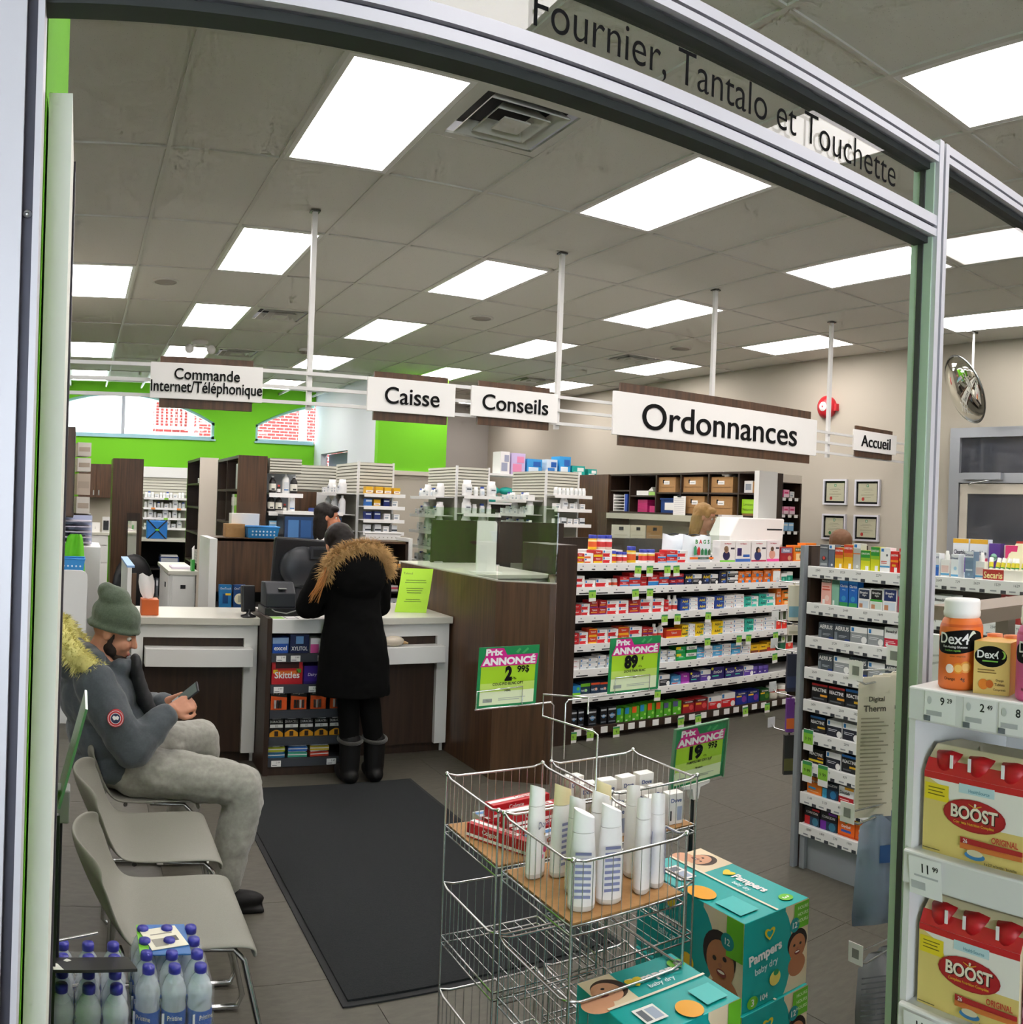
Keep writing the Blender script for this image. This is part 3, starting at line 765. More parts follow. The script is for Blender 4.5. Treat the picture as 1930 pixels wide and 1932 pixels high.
b = MB(); b.box(-0.06, -0.06, 0, 0.06, 0.06, 0.26, 'white_metal'); b.box(-0.045, -0.075, 0.04, 0.045, -0.06, 0.20, 'dark_plastic'); b.cone((0, -0.07, 0.2), (0, -0.11, 0.19), 0.012, 0.008, 'steel'); solo('dispenser', b, 'white and black dispenser on the far worktop beside the carton', 'dispenser', (0.48, 14.85, 1.04))
t = thing('medicine_rack', 'tall cream slatted medicine rack against the far green wall', 'shelf unit', (1.49, 15.2, 0))
cuboid('header', t, -0.38, -0.06, 2.0, 0.38, 0.0, 2.18, 'laminate_white')
b = MB(); b.box(-0.38, -0.02, 0.95, 0.38, 0.03, 2.0, 'slat_gap'); slats(b, -0.38, 0.38, -0.02, 1.70, 2.0); part('slat_back', b, t)
for z in (1.64, 1.47, 1.30, 1.13):
    s_ = cuboid('shelf', t, -0.38, -0.30, z, 0.38, -0.02, z + 0.012, 'shelf_white')
    cuboid('price_strip', s_, -0.38, -0.305, z - 0.022, 0.38, -0.30, z + 0.014, 'price_white')
    for k, cc in enumerate(('e58a3a', '8bcf3c', 'e58a3a')):
        if (k + int(z * 100)) % 2: cuboid('price_tag', s_, -0.25 + k * 0.22, -0.307, z - 0.02, -0.18 + k * 0.22, -0.3052, z + 0.01, cc)
for z, kk in ((1.652, ['pill', 'pill_blue', 'pill', 'carton_white', 'pill']), (1.482, ['pill', 'jar', 'pill', 'pill_blue', 'pill', 'carton_white']), (1.312, ['pill', 'jar', 'pill', 'carton_white', 'jar']), (1.142, ['carton_white', 'jar', 'jar', 'pill', 'jar'])):
    row(kk, 1.13, 15.02, 1.85, 15.02, z, '%s shelf of far slatted rack', s=1.15)
t = thing('dark_desk', 'dark open desk under the far medicine rack', 'desk', (1.45, 14.9, 0))
cuboid('desk_top', t, -0.42, -0.45, 0.93, 0.40, 0.25, 0.97, 'worktop'); cuboid('side_panel', t, -0.42, -0.43, 0, -0.39, 0.25, 0.93, 'laminate_inner'); cuboid('side_panel', t, 0.37, -0.43, 0, 0.40, 0.25, 0.93, 'laminate_inner')
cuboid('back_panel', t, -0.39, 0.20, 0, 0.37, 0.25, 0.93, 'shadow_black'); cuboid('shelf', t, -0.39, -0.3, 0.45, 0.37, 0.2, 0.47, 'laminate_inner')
t = thing('cool_bag', 'blue insulated bag with crossed black straps on the far desk', 'bag', (1.32, 14.62, 0.97))
cuboid('bag_body', t, -0.17, -0.11, 0, 0.17, 0.11, 0.30, '1f74c4', 0.02)
b = MB()
for s_ in (-1, 1):
    b.prism([(-0.175, -0.116, 0.15 - s_ * 0.16), (-0.145, -0.116, 0.15 - s_ * 0.16), (0.175, -0.116, 0.15 + s_ * 0.16), (0.145, -0.116, 0.15 + s_ * 0.16)], (0, 0.004, 0), 'black_plastic')
part('strap', b, t); cuboid('buckle', t, -0.03, -0.122, 0.135, 0.03, -0.112, 0.165, '6ccf3a')
for k in range(4):
    b = MB(); b.box(-0.02, -0.1, 0, 0.02, 0.1, 0.3, '5a6066'); b.box(-0.016, -0.101, 0.18, 0.016, -0.1, 0.27, 'c9ccd0')
    solo('binder', b, '%s grey binder standing low in the far dark desk' % NTH[k], 'binder', (1.30 + 0.06 * k, 14.75, 0.0), 0, 'grey binders in the dark desk')
b = MB(); b.box(-0.16, -0.12, 0, 0.16, 0.12, 0.2, '27407c'); b.box(-0.14, -0.121, 0.12, 0.14, -0.12, 0.18, 'd7dbe2'); b.box(-0.14, -0.11, 0.2, 0.14, 0.11, 0.23, 'white_print'); solo('supply_box', b, 'navy and white supply box on the shelf of the far dark desk', 'box', (1.55, 14.75, 0.47))
# tall wardrobe, upper cupboard and white screens at the left edge
t = thing('tall_cupboard', 'tall dark brown cupboard standing alone left of the medicine rack', 'cupboard', (0.61, 10.9, 0))
cuboid('body', t, -0.19, 0, 0, 0.19, 0.55, 2.13, 'laminate_brown')
m_ = cuboid('mirror_frame', t, 0.0, -0.02, 0.30, 0.16, 0.0, 1.46, 'laminate_dark'); cuboid('mirror_glass', m_, 0.015, -0.024, 0.33, 0.125, -0.02, 1.36, 'mirror')
b = MB(); b.box(-0.62, 6.8, 0, -0.42, 9.2, 3.70, 'wall_beige'); struct('wall_divider', b)
t = thing('upper_cupboard', 'dark upper cupboard hung at the far left edge', 'cupboard', (-0.225, 6.9, 1.49))
cuboid('body', t, -0.195, 0, 0, 0.19, 0.9, 0.71, 'laminate_dark'); cuboid('door', t, -0.19, -0.02, 0.01, 0.185, 0, 0.70, 'laminate_brown')
for k, (z, h, c) in enumerate(((1.50, 0.16, 'e2ddd2'), (1.67, 0.2, 'cdbfae'), (1.88, 0.13, 'e7e3da'), (2.02, 0.13, 'd8d3c8'))):
    b = MB(); b.box(-0.06, -0.16, 0, 0.06, 0.16, h - 0.01, c); b.box(-0.05, -0.161, h * 0.3, 0.05, -0.16, h * 0.6, 'b9aa98')
    solo('paper_pack', b, ['lowest pale paper pack', 'tan paper pack', 'off-white paper pack', 'topmost pale paper pack'][k] + ' in the pile by the upper cupboard', 'paper pack', (0.03, 8.1, z), 0.1)
b = MB(); b.box(-0.42, 7.92, 1.46, 0.12, 8.3, 1.495, 'laminate_dark'); solo('wall_shelf', b, 'dark wall shelf carrying the pile of paper packs', 'shelf')
def rounded(w_, h_, r, x0=0.0, z0=0.0, n=6):
    P = [(x0, z0), (x0 + w_, z0)]
    for i in range(n + 1):
        a = i / n * PI / 2; P.append((x0 + w_ - r + r * math.cos(a), z0 + h_ - r + r * math.sin(a)))
    P.append((x0, z0 + h_)); return P
for k, (y, xr, h, lb) in enumerate(((6.4, 0.085, 1.12, 'lower white desk screen with a rounded corner beside the seated man'), (6.95, 0.02, 1.24, 'higher white desk screen behind the blue basket'))):
    b = MB(); b.prism([(x, 0, z) for x, z in rounded(0.8, h, 0.05, xr - 0.8)], (0, 0.04, 0), 'laminate_white'); solo('desk_screen', b, lb, 'desk screen', (0, y, 0))
b = MB(); b.box(-0.7, 6.44, 1.02, 0.03, 6.95, 1.06, 'worktop'); solo('ledge', b, 'narrow white ledge between the two desk screens', 'ledge')
def basket(name, lab, loc, w_, d_, h_, m, holes, rz=0.0):
    t = thing(name, lab, 'basket', loc, rz)
    b = MB(); fl = 0.012
    b.add([(-w_ / 2, -d_ / 2, 0), (w_ / 2, -d_ / 2, 0), (w_ / 2, d_ / 2, 0), (-w_ / 2, d_ / 2, 0)], [(0, 1, 2, 3)], m)
    o_, i_ = [], []
    W2, D2 = w_ / 2 + 0.015, d_ / 2 + 0.015
    A = [(-w_ / 2, -d_ / 2), (w_ / 2, -d_ / 2), (w_ / 2, d_ / 2), (-w_ / 2, d_ / 2)]; B = [(-W2, -D2), (W2, -D2), (W2, D2), (-W2, D2)]
    V = [(x, y, 0) for x, y in A] + [(x, y, h_) for x, y in B] + [(x * 0.97, y * 0.97, h_) for x, y in B] + [(x * 0.96, y * 0.96, 0.003) for x, y in A]
    F = []
    for k in range(4):
        j = (k + 1) % 4; F += [(k, j, 4 + j, 4 + k), (4 + k, 4 + j, 8 + j, 8 + k), (8 + k, 8 + j, 12 + j, 12 + k)]
    b.add(V, F + [(12, 13, 14, 15)], m); part('tub', b, t)
    b = MB()
    for i in range(holes):
        for j in range(2):
            b.disc((-w_ * 0.38 + i * w_ * 0.76 / max(1, holes - 1), -d_ / 2 - 0.0115 - 0.015 * (0.3 + 0.3 * j), h_ * (0.3 + 0.3 * j)), 0.007, 'd8e8f4' if m != 'white_print' else 'b8b4aa', 10)
    part('holes', b, t)['kind'] = 'stuff'
    b = MB(); b.tube([(-W2, -D2, h_), (W2, -D2, h_), (W2, D2, h_), (-W2, D2, h_)], 0.006, m, 6, True); part('rim', b, t)
    return t
defmat('basket_blue', '2f8fd6', 0.4)
basket('plastic_basket', 'small blue plastic basket at the left edge on a white ledge', (-0.03, 6.68, 1.06), 0.16, 0.18, 0.13, 'basket_blue', 5)
b = MB()
P = []
for i in range(9):
    u = i / 8; P.append((-0.12 + 0.19 * u, 0.008 * math.sin(u * 14), 0))
for side in (1,):
    V = []; 
    for z, k in ((0.30, 0.45), (0.28, 0.62), (0.2, 0.8), (0.1, 0.92), (0.0, 1.0)):
        for (x, y, _) in P: V.append((x * k + 0.0, y * 2.2 - 0.012, z))
    n = len(P); F = [(r * n + i, r * n + i + 1, (r + 1) * n + i + 1, (r + 1) * n + i) for r in range(4) for i in range(n - 1)]
    V2 = [(x, y + 0.012, z) for x, y, z in V]; m_ = len(V)
    b.add(V + V2, F + [tuple(m_ + q for q in f[::-1]) for f in F], 'cloth_green', True)
solo('green_cloth', b, 'bright green cloth hanging over the higher white desk screen', 'cloth', (0.0, 6.93, 1.06))
t = thing('paper_tray', 'stacked document tray at the left edge behind the green cloth', 'tray', (0.0, 7.6, 1.24))
for k in range(5):
    cuboid('tray', t, -0.16, -0.15, 0.02 + k * 0.045, 0.12, 0.15, 0.03 + k * 0.045, 'c9c4d2')
cuboid('frame', t, -0.17, -0.15, 0, -0.15, 0.15, 0.25, '7a5a86'); cuboid('back', t, -0.16, 0.15, 0, 0.13, 0.16, 0.25, 'b9c3dc')
b = MB(); b.box(-0.4, 7.3, 0, 0.2, 8.0, 1.24, 'laminate_white'); solo('white_cabinet', b, 'white cabinet carrying the stacked document tray', 'cabinet', bevel=0.004)
# bookcases seen end-on
def bookcase(name, lab, x0, x1, y0, y1, h, endm, zs, mid=None):
    t = thing(name, lab, 'bookcase', (x0, y0, 0))
    w_, d_ = x1 - x0, y1 - y0
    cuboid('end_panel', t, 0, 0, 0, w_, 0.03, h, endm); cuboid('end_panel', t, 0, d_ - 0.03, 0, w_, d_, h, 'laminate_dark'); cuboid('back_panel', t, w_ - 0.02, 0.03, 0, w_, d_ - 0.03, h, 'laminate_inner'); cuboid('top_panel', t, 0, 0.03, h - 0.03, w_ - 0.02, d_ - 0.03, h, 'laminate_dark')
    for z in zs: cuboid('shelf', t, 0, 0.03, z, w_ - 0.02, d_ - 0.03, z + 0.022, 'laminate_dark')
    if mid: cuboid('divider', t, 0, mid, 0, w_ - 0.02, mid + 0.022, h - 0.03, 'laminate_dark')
    return t
bookcase('bookcase', 'brown bookcase with green binders behind the till', 1.49, 1.77, 8.17, 9.40, 2.09, 'laminate_brown', (0.4, 0.75, 1.1, 1.43, 1.75), 0.62)
bookcase('bookcase', 'tall dark bookcase with a cream end panel', 1.36, 1.57, 9.86, 11.0, 2.13, 'laminate_cream', (0.45, 0.9, 1.25, 1.55, 1.82))
for k, (c, lb) in enumerate((('74c81e', 'lime binder nearest the brown end panel'), ('8ad13a', 'pale lime binder'), ('74c81e', 'lime binder in the middle'), ('e8e8e4', 'white binder'), ('dcdcd6', 'off-white binder'), ('1d4a2c', 'dark green binder'))):
    b = MB(); b.box(0, -0.024, 0, 0.2, 0.024, 0.27, c); b.box(-0.001, -0.012, 0.16, 0, 0.012, 0.24, 'f4f2ee'); solo('binder', b, lb + ' on the bookcase shelf behind the till', 'binder', (1.50, 8.25 + 0.053 * k, 1.452))
for k, c in enumerate(('5a6a62', 'dfe3e2', '7d8a86')):
    b = MB(); b.box(0, -0.02, 0, 0.2, 0.02, 0.24, c); solo('binder', b, ['slate binder', 'white binder', 'grey-green binder'][k] + ' on the upper shelf of the brown bookcase', 'binder', (1.50, 8.24 + 0.047 * k, 1.772))
for k in range(3): stock('carton_white', (1.42, 9.95 + k * 0.09, 1.842), 'in the cream-ended bookcase', -PI / 2)
b = MB()
for k in range(14): b.box(-0.09, -0.12, k * 0.011, 0.09, 0.12, k * 0.011 + 0.008, ['e8e6e0', 'd8d4cc', 'c9c9c9'][k % 3])
solo('paper_stack', b, 'tall stack of papers on the low shelf of the cream-ended bookcase', 'paper stack', (1.46, 10.05, 0.922))
# slatted medicine gondolas
def gondola(lab, x0, x1, y0, length, zt, zb, ends, sides):
    t = thing('medicine_gondola', lab, 'shelf unit', (x0, y0, 0), 0, 'white slatted medicine gondolas')
    w_ = x1 - x0
    b = MB(); b.box(0.014, 0.014, 0, w_ - 0.01, length, zt, 'slat_gap'); slats(b, 0.012, w_ - 0.005, 0.014, zb, zt, 0.032); slats(b, 0.012, length, 0.014, zb, zt, 0.032, 'Y')
    part('slat_core', b, t)
    cuboid('corner_post', t, -0.004, -0.004, 0, 0.018, 0.018, zt + 0.01, 'shelf_white'); cuboid('corner_post', t, w_ - 0.018, -0.004, 0, w_, 0.014, zt + 0.005, 'shelf_white')
    for z in ends:
        s_ = cuboid('end_shelf', t, 0.015, -0.17, z - 0.008, w_ + 0.06, 0.0, z, 'shelf_white')
        cuboid('price_strip', s_, 0.015, -0.174, z - 0.03, w_ + 0.06, -0.17, z + 0.004, 'price_white')
    for z in sides:
        s_ = cuboid('side_shelf', t, -0.20, 0.05, z - 0.008, 0.0, length, z, 'shelf_white')
        cuboid('price_strip', s_, -0.204, 0.05, z - 0.028, -0.20, length, z + 0.003, 'price_white')
    return t
gondola('slatted medicine gondola behind the woman in black, nearest the till', 2.70, 3.08, 8.25, 0.75, 2.08, 1.75, (1.77, 1.65, 1.52, 1.40, 1.29), (1.77, 1.56, 1.40, 1.25))
gondola('slatted medicine gondola behind the curved glass screen', 3.74, 4.12, 8.20, 0.75, 2.085, 1.77, (1.79, 1.61, 1.447, 1.28, 1.09), (1.77, 1.58, 1.41, 1.25, 1.09))
gondola('slatted medicine gondola beside the brown pigeonhole wall', 4.71, 5.13, 8.05, 0.75, 2.09, 1.80, (1.835, 1.69, 1.53), (1.77, 1.62, 1.48))
for z, kk in ((1.77, ['carton_yellow', 'carton_yellow', 'carton_yellow', 'carton_yellow']), (1.65, ['carton_blue', 'carton_yellow', 'carton_navy', 'carton_white', 'carton_blue']), (1.52, ['carton_navy', 'carton_navy', 'carton_white', 'carton_white']), (1.40, ['carton_grey', 'carton_grey', 'carton_white'])):
    row(kk, 2.74, 8.15, 3.12, 8.15, z, '%s front shelf of till gondola', gap=0.02)
for z, kk in ((1.77, ['jar', 'pill_blue', 'carton_white', 'carton_white', 'pill']), (1.56, ['white_tall', 'carton_white', 'pill', 'pill']), (1.40, ['carton_white', 'pill', 'carton_white'])):
    row(kk, 2.58, 8.32, 2.58, 8.98, z, '%s side shelf of till gondola', -PI / 2)
basket('plastic_basket', 'white plastic basket on the low front shelf of a medicine gondola', (2.92, 8.16, 1.29), 0.34, 0.16, 0.10, 'white_print', 7)
for z, kk in ((1.79, ['jar', 'pill', 'pill_blue', 'jar']), (1.61, ['jar', 'pill', 'pill_blue', 'pill', 'jar']), (1.447, ['jar', 'pill', 'jar', 'pill']), (1.28, ['carton_white', 'jar', 'pill', 'jar']), (1.09, ['jar', 'jar', 'pill_blue'])):
    row(kk, 3.77, 8.11, 4.16, 8.11, z, '%s front shelf behind curved glass', gap=0.02, s=1.15)
for z, kk in ((1.77, ['jar', 'pill', 'pill', 'pill_blue', 'carton_white']), (1.58, ['jar', 'pill', 'pill_blue', 'carton_white', 'carton_white']), (1.41, ['white_tall', 'pill', 'carton_white', 'pill', 'pill']), (1.25, ['pill', 'carton_white', 'pill', 'jar']), (1.09, ['pill_blue', 'carton_grey', 'pill', 'pill'])):
    row(kk, 3.62, 8.28, 3.62, 8.93, z, '%s side shelf behind curved glass', -PI / 2)
for z, kk in ((1.835, ['pill', 'pill', 'pill']), (1.69, ['carton_white', 'jar', 'carton_white', 'pill']), (1.53, ['carton_white', 'carton_grey', 'carton_white'])):
    row(kk, 4.76, 7.96, 5.18, 7.96, z, '%s front shelf by pigeonholes')
for z, kk in ((1.77, ['carton_white', 'pill', 'pill', 'pill_blue', 'carton_white']), (1.62, ['jar', 'pill_blue', 'pill', 'pill', 'carton_white']), (1.48, ['pill', 'pill_blue', 'carton_white', 'pill'])):
    row(kk, 4.59, 8.12, 4.59, 8.78, z, '%s side shelf by pigeonholes', -PI / 2)
# bay with syrup bottles and the slatted wall behind it
t = thing('syrup_bay', 'white shelf bay of syrup bottles with a slatted header', 'shelf unit', (1.79, 8.28, 0))
b = MB(); slats(b, 0, 0.31, -0.12, 1.94, 2.07, 0.026); b.box(0, -0.12, 1.93, 0.31, 0.0, 2.075, 'slat_gap'); part('slat_header', b, t); cuboid('back_panel', t, 0, 0.1, 0, 0.31, 0.13, 1.95, 'shelf_grey')
for z in (1.745, 1.57, 1.40):
    s_ = cuboid('shelf', t, 0, -0.14, z - 0.012, 0.33, 0.1, z, 'shelf_white'); cuboid('price_strip', s_, 0, -0.144, z - 0.04, 0.33, -0.14, z, 'price_white')
row(['dark', 'small_brown', 'white_tall', 'dark', 'dark'], 1.80, 8.22, 2.13, 8.22, 1.745, 'upper shelf of syrup bay', gap=0.006)
row(['dark', 'dark', 'small_brown', 'white_tall', 'white_tall'], 1.79, 8.22, 2.13, 8.22, 1.57, 'lower shelf of syrup bay', gap=0.006)
stock('carton_sky', (1.84, 8.2, 1.40), 'lowest shelf of syrup bay'); stock('carton_white', (1.97, 8.2, 1.40), 'lowest shelf of syrup bay')
t = thing('slat_wall', 'wide cream slatted panel between the syrup bay and the gondola', 'slat panel', (2.15, 9.3, 0))
b = MB(); b.box(0, 0, 0, 1.2, 0.05, 2.07, 'slat_gap'); slats(b, 0, 1.2, 0, 1.80, 2.07, 0.032); part('slat_panel', b, t)
cuboid('lower_panel', t, 0.0, -0.02, 0.9, 0.42, 0.0, 1.78, 'laminate_brown'); cuboid('white_post', t, 0.42, -0.02, 0.9, 0.54, 0, 1.78, 'shelf_white')
t = thing('tinted_cabinet', 'dark blue tinted cabinet behind the pharmacist', 'cabinet', (2.02, 7.9, 0))
cuboid('body', t, -0.14, 0, 0, 0.42, 0.3, 1.55, 'dark_plastic'); cuboid('lid', t, -0.15, -0.01, 1.55, 0.43, 0.31, 1.58, 'white_print'); cuboid('tinted_door', t, -0.13, -0.02, 1.32, 0.41, 0.0, 1.53, '24446e')
for k in range(4): cuboid('bin', t, -0.10 + k * 0.12, -0.024, 1.34, 0.0 + k * 0.12, -0.02, 1.50, ['4d7fb8', '2d5c96', '3b6da6', '6d99c6'][k])
b = MB(); b.box(-0.12, -0.1, 0, 0.12, 0.1, 0.035, '1d3fa0'); solo('blue_tray', b, 'flat blue tray on the tinted cabinet', 'tray', (2.3, 8.05, 1.58))
# far shelf with bulky packs above the gondolas
t = thing('pack_shelf', 'dark shelf stacked with bulky white and blue packs', 'shelf unit', (4.9, 9.9, 0))
cuboid('body', t, 0.05, 0.0, 0, 1.7, 0.4, 1.72, 'laminate_inner'); cuboid('top_board', t, -0.02, -0.05, 2.08, 1.72, 0.42, 2.11, 'shelf_white'); cuboid('post', t, 0.0, 0.36, 0, 0.05, 0.4, 2.08, 'shelf_white'); cuboid('post', t, 1.65, 0.36, 0, 1.7, 0.4, 2.08, 'shelf_white'); cuboid('shelf', t, -0.02, -0.05, 1.72, 1.72, 0.4, 1.745, 'shelf_white')
defmat('pack_teal', '17a69a', 0.4)
for k, (x, w_, h, c, c2, lb) in enumerate(((5.17, 0.13, 0.28, 'e8e6e4', '9a9fb5', 'white pack with grey drawing'), (5.36, 0.20, 0.27, 'c9b8e0', 'e78fb5', 'lilac and pink pack'), (5.60, 0.22, 0.21, '3f9fe0', 'dceaf6', 'bright blue and white pack'), (5.86, 0.16, 0.22, 'd5e4f2', '3b83d0', 'pale pack with a blue splash'), (6.06, 0.17, 0.27, '35a0e2', 'e7f0f6', 'taller blue pack with white base'), (6.27, 0.20, 0.16, 'pack_teal', 'e6efe9', 'teal nappy pack'), (6.49, 0.14, 0.13, 'pack_teal', 'f0f2ee', 'teal nappy pack at the right end'))):
    b = MB(); b.box(-w_ / 2, -0.11, 0, w_ / 2, 0.11, h, c); b.box(-w_ * 0.4, -0.112, h * 0.12, w_ * 0.25, -0.11, h * 0.5, c2); b.box(-w_ * 0.1, -0.113, h * 0.55, w_ * 0.4, -0.112, h * 0.85, '2563b8' if k in (2, 3, 4) else c2)
    solo('bulky_pack', b, lb + ' on top of the far shelf', 'pack', (x, 9.98, 2.11), 0, bevel=0.008)
for k in range(4):
    b = MB(); b.ball((0, 0, 0.05), (0.11, 0.09, 0.05), 'pack_teal', 12, 6); solo('soft_pack', b, '%s soft teal pack on the far dark shelf, %s layer' % (['left', 'right'][k % 2], ['lower', 'upper'][k // 2]), 'pack', (5.05 + (k % 2) * 0.2, 9.97, 1.745 + (k // 2) * 0.1), 0, 'soft teal packs')
# pigeonhole wall, white end and pink shelf
t = thing('pigeonhole_wall', 'dark brown wall of pigeonholes holding cardboard boxes', 'shelf unit', (5.9, 6.12, 1.69))
DV = [0, 0.24, 0.69, 1.14, 1.57, 2.06, 2.46]
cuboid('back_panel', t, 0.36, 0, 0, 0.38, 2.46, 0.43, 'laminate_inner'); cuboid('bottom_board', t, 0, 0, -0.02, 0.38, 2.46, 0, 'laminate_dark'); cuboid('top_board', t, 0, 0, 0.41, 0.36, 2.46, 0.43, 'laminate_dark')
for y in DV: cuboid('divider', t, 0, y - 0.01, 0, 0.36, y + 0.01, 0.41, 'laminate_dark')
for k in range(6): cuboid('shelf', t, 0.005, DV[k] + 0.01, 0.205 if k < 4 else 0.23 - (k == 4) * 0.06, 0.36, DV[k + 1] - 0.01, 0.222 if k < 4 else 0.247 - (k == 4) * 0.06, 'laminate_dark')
cuboid('side_screen', t, -0.02, 2.47, -0.75, 0.38, 3.1, 0.43, 'laminate_brown'); cuboid('ledge', t, -0.04, -0.02, -0.085, 0.38, 2.46, -0.022, 'laminate_cream')
cuboid('lower_wall', t, 0.30, -0.02, -1.69, 0.38, 3.1, -0.09, 'laminate_cream')
def kbox(lab, y, z, w_, h, lidded=True):
    t = thing('archive_box', lab, 'box', (6.06, y, z), -PI / 2, 'cardboard boxes in the pigeonholes')
    cuboid('carton', t, -w_ / 2, -0.13, 0, w_ / 2, 0.13, h, 'kraft')
    b = MB(); b.box(-0.05, -0.1335, h * 0.52, 0.045, -0.13, h * 0.75, 'white_print'); b.box(-0.07, -0.1332, h * 0.60, -0.045, -0.13, h * 0.82, 'black_print'); b.box(-0.04, -0.1337, h * 0.60, 0.03, -0.1335, h * 0.64, 'grey_plastic'); b.box(-w_ * 0.4, -0.1332, h * 0.34, w_ * 0.4, -0.13, h * 0.36, '7d5c37'); part('box_label', b, t)
    return t
for y, z, w_, h, lb in ((7.535, 1.912, 0.30, 0.165, 'cardboard box top row, leftmost'), (7.095, 1.912, 0.32, 0.165, 'cardboard box top row, middle'), (6.645, 1.912, 0.34, 0.16, 'cardboard box top row, right with crumpled paper'), (7.05, 1.69, 0.3, 0.185, 'cardboard box bottom row behind the hanging list'), (6.64, 1.69, 0.34, 0.185, 'cardboard box bottom row above the blond woman')):
    kbox(lb + ' in the pigeonholes', y - 0.0, z, w_, h)
b = MB()
for k in range(9): b.ball((random.uniform(-0.07, 0.07), random.uniform(-0.05, 0.05), random.uniform(0.01, 0.035)), random.uniform(0.015, 0.03), 'white_print', 6, 4)
solo('crumpled_paper', organic('crumpled_paper', b, 0.006, 1), 'crumpled white paper on the right top pigeonhole box', 'paper', (6.02, 6.62, 2.072))
b = MB(); b.box(-0.1, -0.12, 0, 0.1, 0.12, 0.16, 'kraft'); b.box(-0.1, -0.125, 0.02, 0.08, -0.12, 0.16, 'a8e02a'); b.text('Livraison', 0.025, T_at(-0.01, -0.126, 0.11), '3b5a10', maxw=0.14); b.text('Médicaments', 0.025, T_at(-0.01, -0.126, 0.06), '3b5a10', maxw=0.15)
solo('lime_label_box', b, 'cardboard box with a lime label in the lowest right pigeonhole', 'box', (6.06, 6.24, 1.69), -PI / 2)
b = MB(); b.box(-0.09, -0.1, 0, 0.03, 0.1, 0.12, 'white_print'); b.box(0.03, -0.1, 0, 0.09, 0.1, 0.11, 'kraft'); b.box(-0.07, -0.101, 0.03, 0.01, -0.1, 0.09, '9aa0a8'); solo('form_box', b, 'white box of forms in the upper right pigeonhole', 'box', (6.05, 6.24, 1.912), -PI / 2)
defmat('tub_blue', '1c3f7d', 0.4)
b = MB(); b.box(-0.15, -0.12, 0, 0.15, 0.12, 0.15, 'tub_blue'); b.box(-0.16, -0.13, 0.14, 0.16, 0.13, 0.16, 'tub_blue'); b.box(-0.08, -0.123, 0.03, 0.09, -0.12, 0.11, 'white_print'); solo('storage_tub', b, 'blue storage tub with a white label in a pigeonhole', 'tub', (6.06, 7.49, 1.69), -PI / 2)
b = MB(); b.box(-0.05, -0.06, 0, 0.05, 0.06, 0.08, '2a70b8'); b.box(-0.055, -0.065, 0.07, 0.055, 0.065, 0.085, '2a70b8'); solo('storage_tub', b, 'small bright blue tub beside the larger blue tub', 'tub', (5.99, 7.31, 1.69), -PI / 2)
for k in range(4):
    b = MB(); b.box(-0.09, -0.11, 0, 0.09, 0.11, 0.034, 'c0246e'); solo('pink_folder', b, '%s magenta folder from below in a pigeonhole stack' % NTH[k], 'folder', (6.05, 7.98, 1.69 + k * 0.035), -PI / 2, 'magenta folders')
b = MB(); b.box(-0.08, -0.1, 0, 0.08, 0.1, 0.07, 'd02f7c'); solo('pink_box', b, 'small magenta box beside the stacked magenta folders', 'box', (6.05, 7.78, 1.69), -PI / 2)
b = MB(); b.box(-0.17, -0.12, 0, 0.05, 0.12, 0.055, 'white_print'); b.box(0.06, -0.12, 0, 0.17, 0.12, 0.04, 'a8d86a'); b.prism([(-0.05, -0.05, 0.055), (0.05, -0.05, 0.055), (0.02, -0.05, 0.1)], (0, 0.12, 0), 'white_print'); solo('paper_tray', b, 'white tray of loose papers in an upper pigeonhole', 'tray', (6.06, 7.93, 1.875), -PI / 2)
t = thing('letter_sorter', 'white letter sorter with slots in the left pigeonhole', 'sorter', (6.04, 8.40, 1.69), -PI / 2)
for k in range(6): cuboid('slot', t, -0.12, -0.12, 0.005 + k * 0.034, 0.09, 0.12, 0.012 + k * 0.034, 'white_print')
cuboid('side', t, -0.13, -0.12, 0, -0.12, 0.12, 0.20, 'white_print'); cuboid('side', t, 0.09, -0.12, 0, 0.10, 0.12, 0.20, 'white_print'); cuboid('blue_file', t, 0.10, -0.12, 0, 0.15, 0.12, 0.2, '2a4fb0')
t = thing('hanging_list', 'white printed list clipped in front of the pigeonholes', 'paper', (5.885, 7.24, 1.62), -PI / 2)
cuboid('sheet', t, -0.10, -0.012, 0.0, 0.10, -0.006, 0.25, 'white_print'); cuboid('clip', t, -0.03, -0.018, 0.24, 0.03, -0.003, 0.265, 'black_plastic')
b = MB()
for k in range(11): b.box(-0.085, -0.0125, 0.02 + k * 0.02, 0.08, -0.012, 0.024 + k * 0.02, 'c8c4c8')
part('print', b, t)
t = thing('end_shelf', 'white end unit with shelves of pink medicine boxes', 'shelf unit', (6.28, 6.2, 0))
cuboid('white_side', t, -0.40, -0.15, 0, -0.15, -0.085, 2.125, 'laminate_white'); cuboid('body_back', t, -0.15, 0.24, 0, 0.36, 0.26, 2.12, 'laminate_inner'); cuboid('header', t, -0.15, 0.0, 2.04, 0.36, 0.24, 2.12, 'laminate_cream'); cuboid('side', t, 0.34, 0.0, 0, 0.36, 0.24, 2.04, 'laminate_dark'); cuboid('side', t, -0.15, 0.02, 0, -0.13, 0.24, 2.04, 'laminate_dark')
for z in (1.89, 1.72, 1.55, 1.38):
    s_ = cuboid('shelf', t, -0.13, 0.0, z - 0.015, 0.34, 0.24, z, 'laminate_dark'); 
    for k in range(5): cuboid('price_tag', s_, -0.11 + k * 0.092, -0.006, z - 0.035, -0.06 + k * 0.092, -0.001, z - 0.004, 'price_white')
